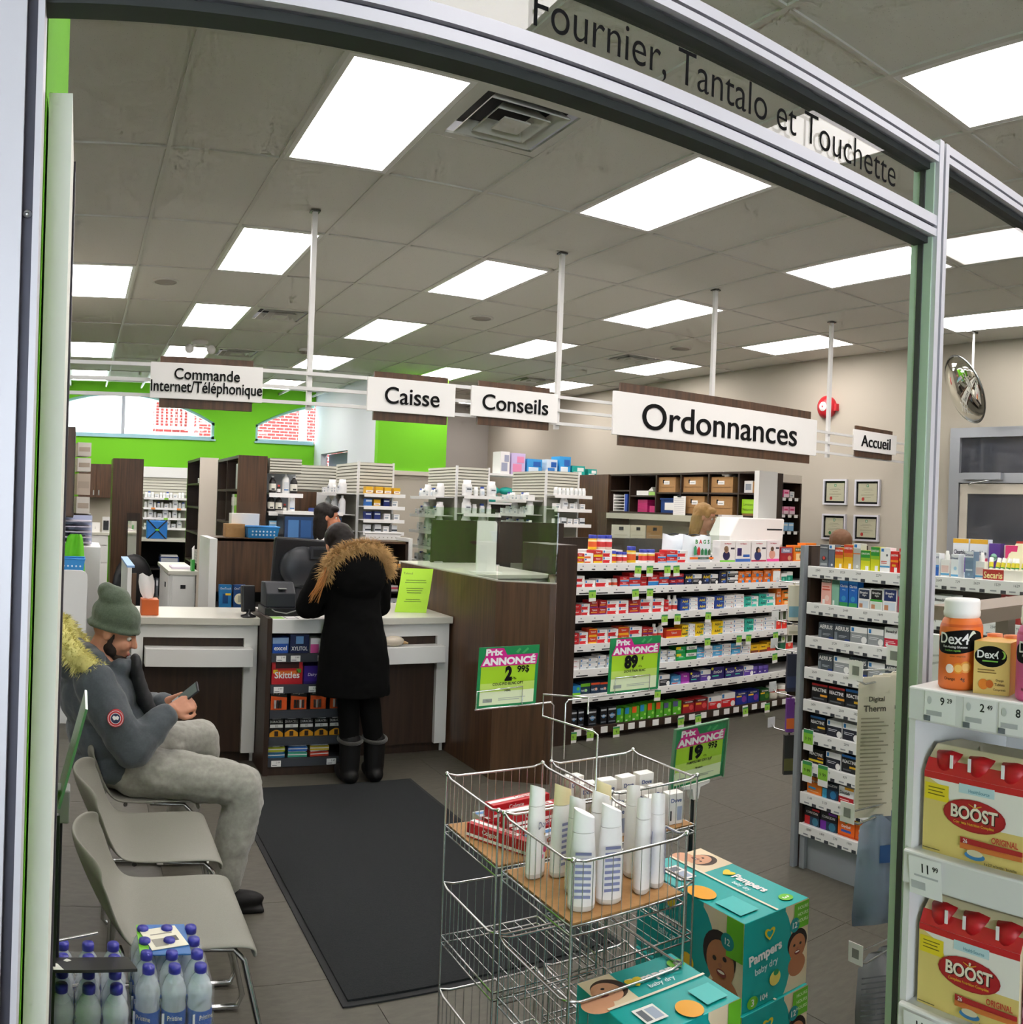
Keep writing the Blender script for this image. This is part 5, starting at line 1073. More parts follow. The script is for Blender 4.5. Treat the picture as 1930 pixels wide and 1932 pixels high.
# kind, left edge, right edge, pieces stacked, height of one piece
ADV = {
 1: [('tylY', 3.44, 3.511, 2, 0.036), ('lifeO', 3.511, 3.59, 2, 0.037), ('tylY', 3.59, 3.671, 2, 0.048), ('lifeR', 3.671, 3.756, 2, 0.049), ('jarY', 3.756, 3.816, 1, 0.092), ('jarW', 3.817, 3.869, 1, 0.086), ('jarW', 3.871, 3.917, 1, 0.083), ('jarBigY', 3.92, 3.997, 1, 0.127), ('jarBigW', 4.035, 4.106, 1, 0.104), ('jarBigW', 4.109, 4.181, 1, 0.104), ('tylB', 4.184, 4.268, 2, 0.038), ('tylB', 4.272, 4.379, 2, 0.05), ('lifeR', 4.381, 4.487, 2, 0.049), ('sacG', 4.834, 5.004, 1, 0.18), ('sacB', 5.006, 5.181, 1, 0.18), ('sacR', 5.192, 5.371, 1, 0.184), ('sacP', 5.373, 5.531, 1, 0.187), ('relax', 5.538, 5.702, 1, 0.127), ('calO', 5.707, 5.851, 1, 0.143), ('calO2', 5.856, 6.006, 1, 0.164)],
 2: [('lifeR', 3.436, 3.522, 2, 0.042), ('lifeR', 3.523, 3.616, 1, 0.051), ('lifeR', 3.617, 3.733, 1, 0.058), ('jarO', 3.735, 3.784, 1, 0.058), ('jarO', 3.787, 3.837, 1, 0.058), ('tylB', 3.84, 3.919, 2, 0.037), ('tylB', 3.92, 4.028, 2, 0.05), ('tylR', 4.029, 4.088, 2, 0.045), ('tylBig', 4.099, 4.205, 1, 0.082), ('tylB', 4.207, 4.305, 2, 0.051), ('tylN', 4.306, 4.378, 2, 0.042), ('tylN', 4.379, 4.458, 2, 0.045), ('advN', 4.463, 4.546, 1, 0.085), ('lifeN', 4.548, 4.646, 1, 0.082), ('advN', 4.648, 4.735, 1, 0.086), ('lifeN', 4.737, 4.822, 1, 0.08), ('advN', 4.829, 4.921, 2, 0.051), ('lifeN', 4.923, 5.042, 2, 0.051), ('motO', 5.044, 5.118, 2, 0.048), ('motO', 5.12, 5.195, 2, 0.052), ('motO', 5.197, 5.288, 2, 0.052), ('motO', 5.29, 5.335, 2, 0.049), ('motO', 5.339, 5.434, 2, 0.051), ('motO', 5.436, 5.547, 2, 0.057), ('teal', 5.559, 5.63, 1, 0.072), ('teal', 5.632, 5.713, 1, 0.084)],
 3: [('tylR', 3.418, 3.497, 2, 0.04), ('lifeR', 3.498, 3.572, 2, 0.042), ('tylD', 3.573, 3.652, 2, 0.053), ('tylD', 3.654, 3.725, 2, 0.053), ('lifeR', 3.728, 3.831, 2, 0.049), ('lifeR', 3.833, 3.923, 2, 0.048), ('tylD', 3.927, 4.033, 2, 0.05), ('lifeR', 4.036, 4.15, 2, 0.052), ('lifeR', 4.152, 4.266, 2, 0.052), ('tylR', 4.269, 4.313, 2, 0.046), ('botW', 4.316, 4.367, 1, 0.122), ('botW', 4.371, 4.426, 1, 0.12), ('advB', 4.431, 4.521, 2, 0.047), ('lifeW', 4.522, 4.611, 3, 0.033), ('advB', 4.613, 4.699, 2, 0.05), ('lifeW', 4.701, 4.787, 3, 0.033), ('advB', 4.789, 4.893, 2, 0.052), ('lifeW', 4.895, 5.004, 3, 0.036), ('lifeW', 5.006, 5.123, 3, 0.037), ('advT', 5.125, 5.21, 2, 0.043), ('lifeT', 5.212, 5.293, 2, 0.044), ('advT', 5.295, 5.388, 2, 0.051), ('lifeT', 5.39, 5.498, 2, 0.052), ('motO', 5.511, 5.573, 1, 0.144), ('calO', 5.576, 5.758, 2, 0.062)],
 4: [('tylR', 3.411, 3.489, 2, 0.04), ('lifeR', 3.491, 3.568, 2, 0.043), ('tylO', 3.57, 3.645, 2, 0.054), ('lifeR', 3.646, 3.741, 2, 0.047), ('lifeR', 3.742, 3.839, 2, 0.047), ('tylO', 3.84, 3.938, 2, 0.054), ('lifeR', 3.94, 4.059, 2, 0.053), ('tylD', 4.061, 4.114, 2, 0.047), ('tylD', 4.116, 4.169, 2, 0.047), ('botW', 4.172, 4.231, 1, 0.114), ('botW', 4.234, 4.291, 1, 0.115), ('tylO', 4.295, 4.449, 1, 0.068), ('advY', 4.452, 4.519, 2, 0.046), ('lifeW', 4.522, 4.594, 3, 0.033), ('advY', 4.596, 4.682, 2, 0.05), ('lifeW', 4.683, 4.771, 3, 0.033), ('advY', 4.772, 4.891, 2, 0.054), ('lifeW', 4.893, 5.004, 3, 0.036), ('lifeW', 5.006, 5.137, 3, 0.037), ('advT', 5.139, 5.244, 2, 0.052), ('lifeW', 5.246, 5.365, 3, 0.035), ('lifeW', 5.367, 5.497, 3, 0.038), ('redW', 5.522, 5.586, 1, 0.162), ('redW', 5.59, 5.651, 1, 0.163)],
 5: [('whiteR', 3.429, 3.504, 2, 0.036), ('lifeG', 3.507, 3.579, 2, 0.036), ('lifeG', 3.581, 3.66, 2, 0.038), ('lifeG', 3.662, 3.733, 2, 0.046), ('lifeG', 3.737, 3.816, 2, 0.04), ('lifeG', 3.82, 3.9, 2, 0.04), ('lifeG', 3.903, 3.985, 2, 0.04), ('lifeG', 3.988, 4.071, 2, 0.041), ('lifeG', 4.075, 4.158, 2, 0.041), ('lifeG', 4.162, 4.246, 2, 0.041), ('lifeG', 4.249, 4.313, 2, 0.045), ('lifeG', 4.316, 4.402, 2, 0.045), ('robG', 4.405, 4.505, 2, 0.054), ('robG2', 4.506, 4.619, 2, 0.054), ('cyan', 4.62, 4.698, 2, 0.043), ('lifeW', 4.699, 4.791, 3, 0.031), ('cyan', 4.793, 4.893, 2, 0.047), ('lifeW', 4.895, 4.995, 3, 0.033), ('cyan', 4.997, 5.099, 2, 0.05), ('lifeW', 5.101, 5.22, 3, 0.035), ('aspY', 5.223, 5.321, 1, 0.067), ('aspY', 5.323, 5.413, 1, 0.074), ('aspR', 5.415, 5.524, 1, 0.078), ('benG', 5.541, 5.641, 1, 0.137), ('redW', 5.651, 5.747, 1, 0.124)],
 6: [('bluG', 3.411, 3.518, 1, 0.068), ('navG', 3.519, 3.605, 1, 0.078), ('navO', 3.606, 3.688, 1, 0.079), ('navO', 3.689, 3.763, 1, 0.076), ('navG', 3.767, 3.846, 1, 0.077), ('navO', 3.85, 3.93, 1, 0.077), ('bluG', 3.934, 4.016, 1, 0.075), ('navG', 4.02, 4.103, 1, 0.075), ('lifeN', 4.106, 4.191, 1, 0.076), ('lifeN', 4.247, 4.354, 1, 0.083), ('nytol', 4.362, 4.461, 1, 0.068), ('mag', 4.463, 4.553, 1, 0.078), ('zzz', 4.555, 4.667, 1, 0.079), ('lifeP', 4.668, 4.777, 1, 0.087), ('zzz', 4.78, 4.928, 1, 0.098), ('zzz', 4.932, 5.04, 1, 0.082), ('zzz', 5.042, 5.145, 1, 0.083), ('lifeP', 5.147, 5.257, 1, 0.077), ('purp', 5.26, 5.316, 1, 0.067), ('purp', 5.318, 5.373, 1, 0.067), ('purp', 5.376, 5.444, 1, 0.067)],
 7: [('thr', 3.387, 3.44, 1, 0.128), ('thr', 3.442, 3.5, 1, 0.131), ('thr', 3.502, 3.559, 1, 0.129), ('thr', 3.59, 3.667, 1, 0.121), ('thr', 3.704, 3.763, 1, 0.125), ('thr', 3.766, 3.845, 1, 0.129), ('nicB', 3.851, 3.915, 1, 0.105), ('nicB', 3.923, 3.988, 1, 0.103), ('nicO', 3.994, 4.063, 1, 0.106), ('nicB', 4.068, 4.132, 1, 0.113), ('nicO', 4.138, 4.211, 1, 0.117), ('nicO', 4.219, 4.292, 1, 0.115), ('nicP', 4.302, 4.379, 1, 0.103), ('nicP', 4.39, 4.479, 1, 0.107), ('nicR', 4.489, 4.614, 1, 0.102), ('nicR', 4.623, 4.756, 1, 0.103), ('lifeRB', 4.763, 4.902, 1, 0.101), ('lifeRB', 4.904, 5.059, 1, 0.113), ('nicD', 5.066, 5.203, 1, 0.104), ('nicD', 5.207, 5.343, 1, 0.105), ('nicE', 5.35, 5.466, 1, 0.099), ('jarCream', 5.472, 5.582, 1, 0.108), ('jarCream', 5.588, 5.704, 1, 0.112)],
}
AER = {
 1: [('greyT', 2.821, 2.767, 0.109), ('slateT', 2.765, 2.726, 0.111), ('driO', 2.725, 2.673, 0.099), ('driO', 2.671, 2.614, 0.115), ('greyO', 2.613, 2.568, 0.123), ('driG', 2.567, 2.51, 0.094), ('driG', 2.509, 2.456, 0.112), ('lifeT2', 2.455, 2.396, 0.111), ('driR', 2.395, 2.349, 0.097), ('driR', 2.348, 2.299, 0.112)],
 2: [('pinkT', 2.805, 2.738, 0.124), ('greenT', 2.737, 2.69, 0.119), ('clar', 2.688, 2.635, 0.127), ('clar', 2.634, 2.576, 0.126), ('brN', 2.574, 2.505, 0.094), ('brG', 2.503, 2.431, 0.098), ('brB', 2.429, 2.351, 0.103), ('benP', 2.345, 2.294, 0.104)],
 3: [('aer', 2.813, 2.715, 0.073), ('aer', 2.713, 2.616, 0.075), ('lifeS', 2.614, 2.514, 0.074), ('lifeS', 2.512, 2.417, 0.076), ('ben', 2.415, 2.334, 0.091)],
 4: [('aer', 2.809, 2.715, 0.07), ('lifeS', 2.713, 2.61, 0.075), ('aer', 2.608, 2.506, 0.082), ('lifeS', 2.505, 2.403, 0.073), ('aer', 2.401, 2.321, 0.077)],
 5: [('reaR', 2.844, 2.74, 0.083), ('reaR', 2.736, 2.633, 0.081), ('reaB', 2.63, 2.524, 0.086), ('clarB', 2.521, 2.428, 0.084), ('clarB', 2.426, 2.341, 0.083)],
 6: [('reaB', 2.844, 2.748, 0.077), ('lifeK', 2.738, 2.644, 0.075), ('lifeK', 2.641, 2.54, 0.077), ('clarB', 2.538, 2.46, 0.079), ('clarB', 2.456, 2.362, 0.078)],
 7: [('reaY', 2.848, 2.75, 0.071), ('lifeK', 2.738, 2.644, 0.07), ('reaB', 2.641, 2.54, 0.08), ('lifeK', 2.538, 2.46, 0.079), ('lifeK', 2.456, 2.362, 0.078)],
 8: [('trip', 2.852, 2.754, 0.08), ('cor', 2.751, 2.654, 0.087), ('sin', 2.652, 2.557, 0.077), ('sin', 2.555, 2.46, 0.079), ('sin', 2.456, 2.362, 0.078)],
 9: [('corR', 2.861, 2.761, 0.08), ('corP', 2.759, 2.654, 0.084), ('day', 2.65, 2.546, 0.092), ('day', 2.543, 2.446, 0.09), ('day', 2.442, 2.362, 0.089)],
}
# ------------------------------------------------------------------ the long pill gondola facing the lens (front plane Y = 5.37)
GZ = {1: 1.295, 2: 1.12, 3: 0.915, 4: 0.705, 5: 0.52, 6: 0.335, 7: 0.095}
LEV = {1: 'top', 2: 'second', 3: 'third', 4: 'fourth', 5: 'fifth', 6: 'sixth', 7: 'bottom'}
pg = thing('pill_gondola', 'long dark gondola of pill boxes with white price strips', 'shelf unit', (3.42, 5.37, 0))
cuboid('end_board', pg, -0.22, -0.04, 0, -0.015, 0.40, 1.43, 'laminate_dark'); cuboid('back_panel', pg, -0.015, 0.37, 0, 2.62, 0.40, 1.33, 'shelf_black'); cuboid('kick_board', pg, -0.015, 0.06, 0, 2.62, 0.08, 0.06, 'laminate_dark')
cuboid('end_board', pg, 2.62, 0.02, 0, 2.645, 0.40, 1.33, 'laminate_dark')
TAGS = {1: (0.55, 0.66, 0.83, 0.92), 2: (0.14, 0.53, 0.67), 3: (0.82, 0.95, 1.27), 4: (1.27, 1.62, 1.73, 2.05), 5: (2.05,), 6: (0.78,), 7: (0.02, 0.17, 0.40, 1.02, 1.20, 1.72, 1.98)}
for k, z in GZ.items():
    L = 2.62 if k > 1 else 2.62
    m = 'shelf_white' if k < 7 else 'laminate_dark'
    s_ = cuboid('shelf', pg, -0.01, 0.0, z - 0.018, L, 0.37, z, m)
    cuboid('price_strip', s_, -0.01, -0.008, z - 0.052, L, 0.0, z + 0.006, 'price_white' if k < 7 else 'laminate_dark', 0.002)
    b = MB(); x = 0.03
    while x < L - 0.1:
        w_ = random.choice((0.02, 0.03, 0.05, 0.1)) if k < 7 else 0.05
        if k < 7:
            b.box(x, -0.0095, z - 0.044, x + w_, -0.0078, z - 0.036, '2a2c30'); b.box(x + 0.02, -0.0093, z - 0.022, x + 0.03, -0.0078, z - 0.014, '8a8c90')
        else:
            b.box(x, -0.0105, z - 0.05, x + 0.06, -0.0078, z - 0.004, 'price_white')
        x += w_ + random.uniform(0.05, 0.10)
    part('price_marks', b, s_)['kind'] = 'stuff'
    for x in TAGS.get(k, ()):
        b = MB(); b.box(-0.03, -0.003, -0.085, 0.03, 0, 0, 'price_white'); b.box(-0.03, -0.0035, -0.06, 0.03, -0.003, -0.015, '9ad04a'); b.box(-0.03, -0.0037, -0.015, 0.03, -0.003, -0.002, '3f9a5a'); b.text('9', 0.02, T_at(0, -0.0038, -0.04), '2a3a1a')
        o = part('sale_tag', b, s_, (x, -0.011, z - 0.015)); o.rotation_euler = (0, random.uniform(-0.06, 0.06), 0)
for k, items in ADV.items():
    cnt = {}
    for kind, x0, x1, n, h in items:
        if kind.startswith(('jar', 'bot')): continue
        cnt[kind] = cnt.get(kind, 0) + 1; q = cnt[kind]
        w_ = (x1 - x0) - 0.004
        me = carton_mesh(kind, w_, 0.10, h)
        for i in range(n):
            tier = '' if n == 1 else (', upper' if i == n - 1 else ', lower' if i == 0 else ', middle')
            lb = '%s%s, %s of its kind, %s pill gondola shelf' % (DSG[kind][4], tier, ORD[q - 1], LEV[k])
            o = solo('medicine_carton', me, lb, 'box', ((x0 + x1) / 2 - 0.002, 5.395 + random.uniform(0, 0.008), GZ[k] + i * h), random.uniform(-0.02, 0.02), '%s row on the %s shelf' % (DSG[kind][4], LEV[k]))
def jar_mesh(kind, r, h):
    b = MB()
    col, cap, lab, lab2 = {'jarY': ('f0c21c', '2b3aa8', 'cf2a2a', 'f6e6a0'), 'jarW': ('e9d9c8', '2b3aa8', 'd23a3a', 'f6f2ee'), 'jarBigY': ('f0c21c', '2b3aa8', 'e0622a', 'f6e6a0'), 'jarBigW': ('f2f0ee', '2b3aa8', 'd8413a', 'f0c84a'), 'jarO': ('f1efec', 'f6f4f0', 'e0522e', 'f2f0ec'), 'botW': ('f3f2f0', 'ffffff', 'd8433c', 'e8e6e4'), 'jarCream': ('ece8da', 'f4f2ea', 'd9d4c4', 'b04a3a')}[kind]
    if kind == 'botW':
        b.lathe([(0, 0), (r, 0), (r, h * 0.08), (r * 1.005, h * 0.1, lab), (r * 1.005, h * 0.36), (r, h * 0.38, col), (r, h * 0.7), (r * 0.5, h * 0.8), (r * 0.5, h * 0.82, cap), (r * 0.5, h), (0, h)], col, 14); b.box(-r * 0.4, -r * 1.04, h * 0.5, 0, -r * 0.9, h * 0.62, BL)
    else:
        b.lathe([(0, 0), (r, 0), (r, h * 0.16), (r * 1.01, h * 0.18, lab), (r * 1.01, h * 0.52), (r, h * 0.54, lab2), (r, h * 0.66, col), (r * 0.92, h * 0.74), (r * 0.92, h * 0.76, cap), (r * 0.94, h * 0.98), (r * 0.85, h), (0, h)], col, 16)
    return b.mesh('jar_' + kind)
JD = {'jarY': 'yellow pill jar with blue lid', 'jarW': 'small cream pill jar with blue lid', 'jarBigY': 'large yellow pill jar with blue lid', 'jarBigW': 'large white pill jar with blue lid', 'jarO': 'white and orange pill jar', 'botW': 'white liquid medicine bottle', 'jarCream': 'cream supplement jar'}
for k, items in ADV.items():
    cnt = {}
    for kind, x0, x1, n, h in items:
        if not kind.startswith(('jar', 'bot')): continue
        cnt[kind] = cnt.get(kind, 0) + 1
        solo('pill_jar', jar_mesh(kind, (x1 - x0) / 2 - 0.002, h), '%s, %s of its kind, %s pill gondola shelf' % (JD[kind], ORD[cnt[kind] - 1], LEV[k]), 'jar', ((x0 + x1) / 2, 5.44, GZ[k]), 0, '%s row on the %s shelf' % (JD[kind], LEV[k]))
for i, (x, kind) in enumerate(((3.68, 'jarBigY'), (3.76, 'jarW'), (3.82, 'jarW'))):
    solo('pill_jar', jar_mesh(kind, 0.034, 0.11), '%s jar standing on boxes at the back of the top pill shelf' % ['yellow', 'first cream', 'second cream'][i], 'jar', (x, 5.56, 1.39))
b = MB(); b.box(3.58, 5.50, 0, 3.92, 5.63, 0.094, 'lifeO' if False else 'e8e4e0'); solo('white_carton', b, 'white carton behind the pill jars on the top gondola shelf', 'box', (0, 0, 1.295))
# carrier bags printed with bottles
def bag(lab, x, y, w_, h, printed):
    t = thing('carrier_bag', lab, 'bag', (x, y, GZ[1]))
    b = MB(); n = 8; V = []
    for j, (z, dd, ww) in enumerate(((0, 0.10, 1.0), (0.25, 0.12, 1.02), (0.6, 0.10, 1.0), (0.9, 0.05, 0.97), (1.0, 0.012, 0.95))):
        for i in range(n + 1):
            u = i / n - 0.5; V.append((u * w_ * ww, -dd / 2 * (1 - (2 * u) ** 4) - 0.004 - 0.004 * math.sin(7 * u + j), z * h + (0.01 * math.sin(9 * u) if j == 4 else 0)))
    m_ = len(V); V += [(x_, -y_ , z_) for x_, y_, z_ in V]
    F = [(j * (n + 1) + i, j * (n + 1) + i + 1, (j + 1) * (n + 1) + i + 1, (j + 1) * (n + 1) + i) for j in range(4) for i in range(n)]
    F += [tuple(m_ + q for q in f[::-1]) for f in F] + [(j * (n + 1) + e, (j + 1) * (n + 1) + e, m_ + (j + 1) * (n + 1) + e, m_ + j * (n + 1) + e) for j in range(4) for e in (0, n)]
    b.add(V, F, 'dfe6ec', True); part('bag_body', b, t)
    b = MB(); b.tube([(-w_ * 0.42, 0, h * 0.98), (-w_ * 0.1, -0.01, h * 1.04), (w_ * 0.2, 0, h * 1.0), (w_ * 0.45, 0, h * 1.03)], 0.006, 'black_plastic', 6); part('handle', b, t)
    if printed:
        b = MB(); 
        for i, (c, hh) in enumerate((('3f9a6a', 0.3), ('cf2f2f', 0.26), ('2f7a4a', 0.2), ('2f8a5a', 0.2), ('4a6a4a', 0.18))):
            x0 = -w_ * 0.28 + i * w_ * 0.125; b.box(x0, -0.070, h * 0.28, x0 + w_ * 0.09, -0.0685, h * (0.28 + hh), c); b.box(x0 + w_ * 0.025, -0.070, h * (0.28 + hh), x0 + w_ * 0.065, -0.0685, h * (0.33 + hh), c)
        for i, (ch, c) in enumerate((('B', '3f9a4a'), ('A', 'c9303a'), ('G', '4f9f5f'), ('S', '2f8a4a'))): b.text(ch, h * 0.16, T_at(-w_ * 0.2 + i * w_ * 0.14, -0.0705, h * 0.78), c, bold=0.04)
        b.box(-w_ * 0.42, -0.0705, h * 0.12, w_ * 0.42, -0.069, h * 0.2, 'e8762a'); b.box(-w_ * 0.14, -0.0712, h * 0.12, w_ * 0.25, -0.0705, h * 0.2, '4f6a62'); b.text('Innergie Santé', h * 0.05, T_at(w_ * 0.05, -0.0716, h * 0.16), W_, maxw=w_ * 0.34)
        part('print', b, t)
    return t
bag('white carrier bag printed with bottles on the top pill shelf', 4.66, 5.50, 0.30, 0.215, True)
bag('plain pale bag behind the printed bag on the top pill shelf', 4.55, 5.64, 0.28, 0.215, False)
# ------------------------------------------------------------------ the allergy gondola running away from the lens (front plane X = 3.15)
AZ = {1: 1.45, 2: 1.275, 3: 1.115, 4: 0.965, 5: 0.81, 6: 0.66, 7: 0.51, 8: 0.365, 9: 0.215}
ALEV = dict(zip(range(1, 10), ('top', 'second', 'third', 'fourth', 'fifth', 'sixth', 'seventh', 'eighth', 'lowest')))
ag = thing('allergy_gondola', 'tall grey-ended gondola of allergy and cold remedies at right', 'shelf unit', (3.15, 2.86, 0), -PI / 2)
# local x runs towards the lens, local -y is the sales face
LG = 1.30
cuboid('end_board', ag, -0.055, -0.02, 0, -0.03, 0.45, 1.55, 'shelf_grey'); cuboid('end_board', ag, -0.03, 0.01, 0, -0.012, 0.45, 1.55, 'laminate_dark')
cuboid('back_panel', ag, -0.012, 0.42, 0, LG, 0.45, 1.46, 'shelf_black'); cuboid('kick_board', ag, 0.02, 0.02, 0, LG, 0.04, 0.16, 'shelf_grey')
b = MB(); b.prism([(-0.012, 0.0, 0), (-0.012, 0.0, 0.15), (-0.012, 0.03, 0.2), (-0.012, 0.12, 0.22), (-0.012, 0.12, 0)], (0.03, 0, 0), 'shelf_grey'); part('foot_bracket', b, ag)
for k, z in AZ.items():
    s_ = cuboid('shelf', ag, -0.01, 0.0, z - 0.015, LG, 0.42, z, 'shelf_white')
    cuboid('price_strip', s_, -0.012, -0.012, z - 0.052, LG, 0.0, z + 0.004, 'price_white', 0.003)
    b = MB(); x = 0.02
    while x < LG - 0.08:
        b.text('%d%02d' % (random.randint(4, 29), random.choice((29, 49, 79, 99))), 0.011, T_at(x + 0.035, -0.0125, z - 0.014), '3a3c40', maxw=0.03); b.box(x, -0.0128, z - 0.043, x + 0.03, -0.0122, z - 0.037, '9a9ca0'); b.box(x + 0.05, -0.0132, z - 0.05, x + 0.075, -0.0122, z - 0.036, '3a3e46')
        x += random.uniform(0.07, 0.12)
    part('price_marks', b, s_)['kind'] = 'stuff'
    for x in {6: (0.0,), 7: (0.0, 0.10), 5: (-0.01,)}.get(k, ()):
        if k == 5: continue
        b = MB(); b.box(-0.03, -0.003, -0.10, 0.03, 0, 0, 'price_white'); b.box(-0.03, -0.0035, -0.07, 0.03, -0.003, -0.018, '8cc83f'); b.box(-0.03, -0.0037, -0.018, 0.03, -0.003, -0.002, '3f9a5a'); b.text('9 99', 0.016, T_at(0, -0.004, -0.045), '2a3a1a')
        part('sale_tag', b, s_, (x + 0.035, -0.014, z + 0.145 - 0.02 * 0 - 0.13))
EXTRA = {1: [('drixB', 2.17, 2.13, 0.10), ('drixW', 2.07, 2.03, 0.10), ('drixS', 2.00, 1.955, 0.115)], 2: [('ben', 2.17, 2.06, 0.095), ('lifeRZ', 1.90, 1.83, 0.06), ('tylX', 1.82, 1.72, 0.06), ('tylX', 1.715, 1.62, 0.06)]}
for k, items in AER.items():
    cnt = {}
    for kind, y0, y1, h in items + EXTRA.get(k, []):
        cnt[kind] = cnt.get(kind, 0) + 1
        w_ = abs(y0 - y1) - 0.003
        deep = 0.045 if kind in ('driO', 'driG', 'driR', 'greyT', 'slateT', 'greyO', 'lifeT2', 'pinkT', 'greenT', 'clar', 'drixB', 'drixW', 'drixS') else 0.09
        solo('medicine_carton', carton_mesh(kind, w_, deep, h), '%s, %s of its kind, %s allergy gondola shelf' % (DSG[kind][4], ORD[cnt[kind] - 1], ALEV[k]), 'box', (3.165, (y0 + y1) / 2, AZ[k]), -PI / 2 + random.uniform(-0.03, 0.03), '%s row on the %s allergy shelf' % (DSG[kind][4], ALEV[k]))
solo('medicine_carton', carton_mesh('tylX', 0.095, 0.09, 0.06), 'crimson headache tablet box stacked on another beside the wooden ledge', 'box', (3.17, 1.77, AZ[2] + 0.06), -PI / 2)
for kind, y0, y1, h, x, lb in (('clearP', 2.17, 2.085, 0.165, 3.33, 'seen through the right pane'), ('clearR', 2.08, 1.985, 0.165, 3.33, 'seen through the right pane'), ('firstP', 1.97, 1.91, 0.15, 3.31, 'seen through the right pane'), ('babyT', 1.905, 1.86, 0.145, 3.33, 'seen through the right pane'), ('respP', 1.87, 1.81, 0.145, 3.28, 'seen through the right pane')):
    solo('test_box', carton_mesh(kind, y0 - y1 - 0.003, 0.04, h), '%s %s' % (DSG[kind][4], lb), 'box', (x, (y0 + y1) / 2, AZ[1]), -PI / 2)
for i, (y, x) in enumerate(((2.105, 3.19), (2.02, 3.25), (1.935, 3.20))):
    b = MB(); b.box(-0.022, -0.016, 0, 0.022, 0.016, 0.075, 'white_print'); b.box(-0.018, -0.0165, 0.02, 0.018, -0.016, 0.05, 'e8c8c0'); b.box(-0.022, -0.0166, 0.008, 0.022, -0.016, 0.016, '4f9fd0'); b.lathe([(0.012, 0.075), (0.012, 0.09), (0.008, 0.10), (0.007, 0.112), (0, 0.113)], 'white_print', 10)
    solo('spray_bottle', b, ['first', 'second', 'third'][i] + ' small white nasal spray bottle seen through the right pane', 'bottle', (x, y, AZ[1]), -PI / 2)
for i, y in enumerate((1.80, 1.745, 1.70, 1.66)):
    b = MB(); b.lathe([(0, 0), (0.028, 0), (0.028, 0.11), (0.012, 0.14), (0.012, 0.145, 'ffffff'), (0.012, 0.17), (0, 0.171)], 'f1f0ee', 14); b.box(-0.018, -0.029, 0.03, 0.018, -0.027, 0.08, 'd8dfe4')
    solo('rinse_bottle', b, '%s white rinse bottle in the back row through the right pane' % ORD[i], 'bottle', (3.38, y, AZ[1]), -PI / 2, 'white rinse bottles')
t = thing('tube_display', 'red and cream counter display of nasal tubes through the right pane', 'display box', (3.17, 1.79, AZ[1]), -PI / 2)
cuboid('tray', t, -0.12, 0.0, 0, 0.12, 0.09, 0.045, 'f4efe2')
b = MB(); b.prism([(-0.09, 0.09, 0.04), (0.15, 0.09, 0.04), (0.15, 0.12, 0.16), (-0.03, 0.12, 0.16)], (0, 0.004, 0), 'f6eec8'); b.prism([(-0.04, 0.1185, 0.135), (0.15, 0.1185, 0.135), (0.15, 0.119, 0.165), (-0.03, 0.119, 0.165)], (0, 0.001, 0), 'd8321e'); part('back_card', b, t)
b = MB(); b.box(-0.12, -0.002, 0.0, -0.02, -0.0005, 0.045, 'b8221c'); b.text('Secaris', 0.028, T_at(-0.07, -0.003, 0.022), 'f6e8a0', bold=0.02, maxw=0.09); b.text('Secaris', 0.022, T_at(0.06, 0.117, 0.15), 'f6e8a0', bold=0.02, maxw=0.12); part('print', b, t)
b = MB(); b.lathe([(0, 0), (0.008, 0), (0.009, 0.03, '2f9a3a'), (0.010, 0.035, 'e8d82a'), (0.010, 0.055, 'f6f4f0'), (0.009, 0.075), (0, 0.076)], 'f4f2ee', 8); tb = b.mesh('tube')
for i in range(9): o = part('tube', tb, t, (-0.10 + i * 0.025, 0.03, 0.02)); o.rotation_euler = (-0.25, random.uniform(-0.15, 0.15), 0)
# taupe ledge on the far side of the right pane
b = MB(); b.box(1.82, 1.10, 1.44, 3.2, 1.25, 1.475, '8d7b6d'); b.box(2.10, 1.18, 0, 2.14, 1.22, 1.44, '8d7b6d'); b.box(3.08, 1.18, 0, 3.12, 1.22, 1.44, '8d7b6d'); solo('wood_ledge', b, 'taupe wooden ledge on legs behind the right glass pane', 'ledge')
# ------------------------------------------------------------------ cash and order counters (front plane Y = 5.46)
def counter(lab, x0, x1, depth, lx0, lx1, leg_l, leg_r):
    t = thing('service_counter', lab, 'counter', (x0, 5.46, 0)); w_ = x1 - x0
    cuboid('worktop', t, -0.01, -0.04, 0.885, w_ + 0.01, depth, 0.93, 'worktop', 0.003)
    cuboid('top_rail', t, 0, -0.005, 0.80, w_, 0.03, 0.885, 'laminate_white')
    if leg_r: cuboid('leg_panel', t, w_ - 0.085, -0.005, 0.07, w_, 0.03, 0.80, 'laminate_white')
    if leg_l: cuboid('leg_panel', t, 0, -0.005, 0.07, 0.07, 0.03, 0.80, 'laminate_white')
    cuboid('front_panel', t, 0.0, 0.03, 0.07, w_, 0.06, 0.885, 'laminate_dark')
    cuboid('purse_ledge', t, lx0 - x0, -0.085, 0.63, lx1 - x0, 0.03, 0.742, 'laminate_white', 0.003)
    cuboid('kick_board', t, 0, 0.07, 0, w_, 0.09, 0.07, 'laminate_dark')
    cuboid('side_panel', t, -0.005, 0.06, 0.0, 0.015, depth, 0.885, 'laminate_white'); cuboid('side_panel', t, w_ - 0.015, 0.06, 0.0, w_ + 0.005, depth, 0.885, 'laminate_white')
    return t
counter('white and brown order counter behind the seated man', 0.36, 1.155, 0.5, 0.44, 1.115, True, True)
counter('white and brown cash counter beside the woman in black', 1.76, 2.475, 0.80, 1.80, 2.42, False, True)
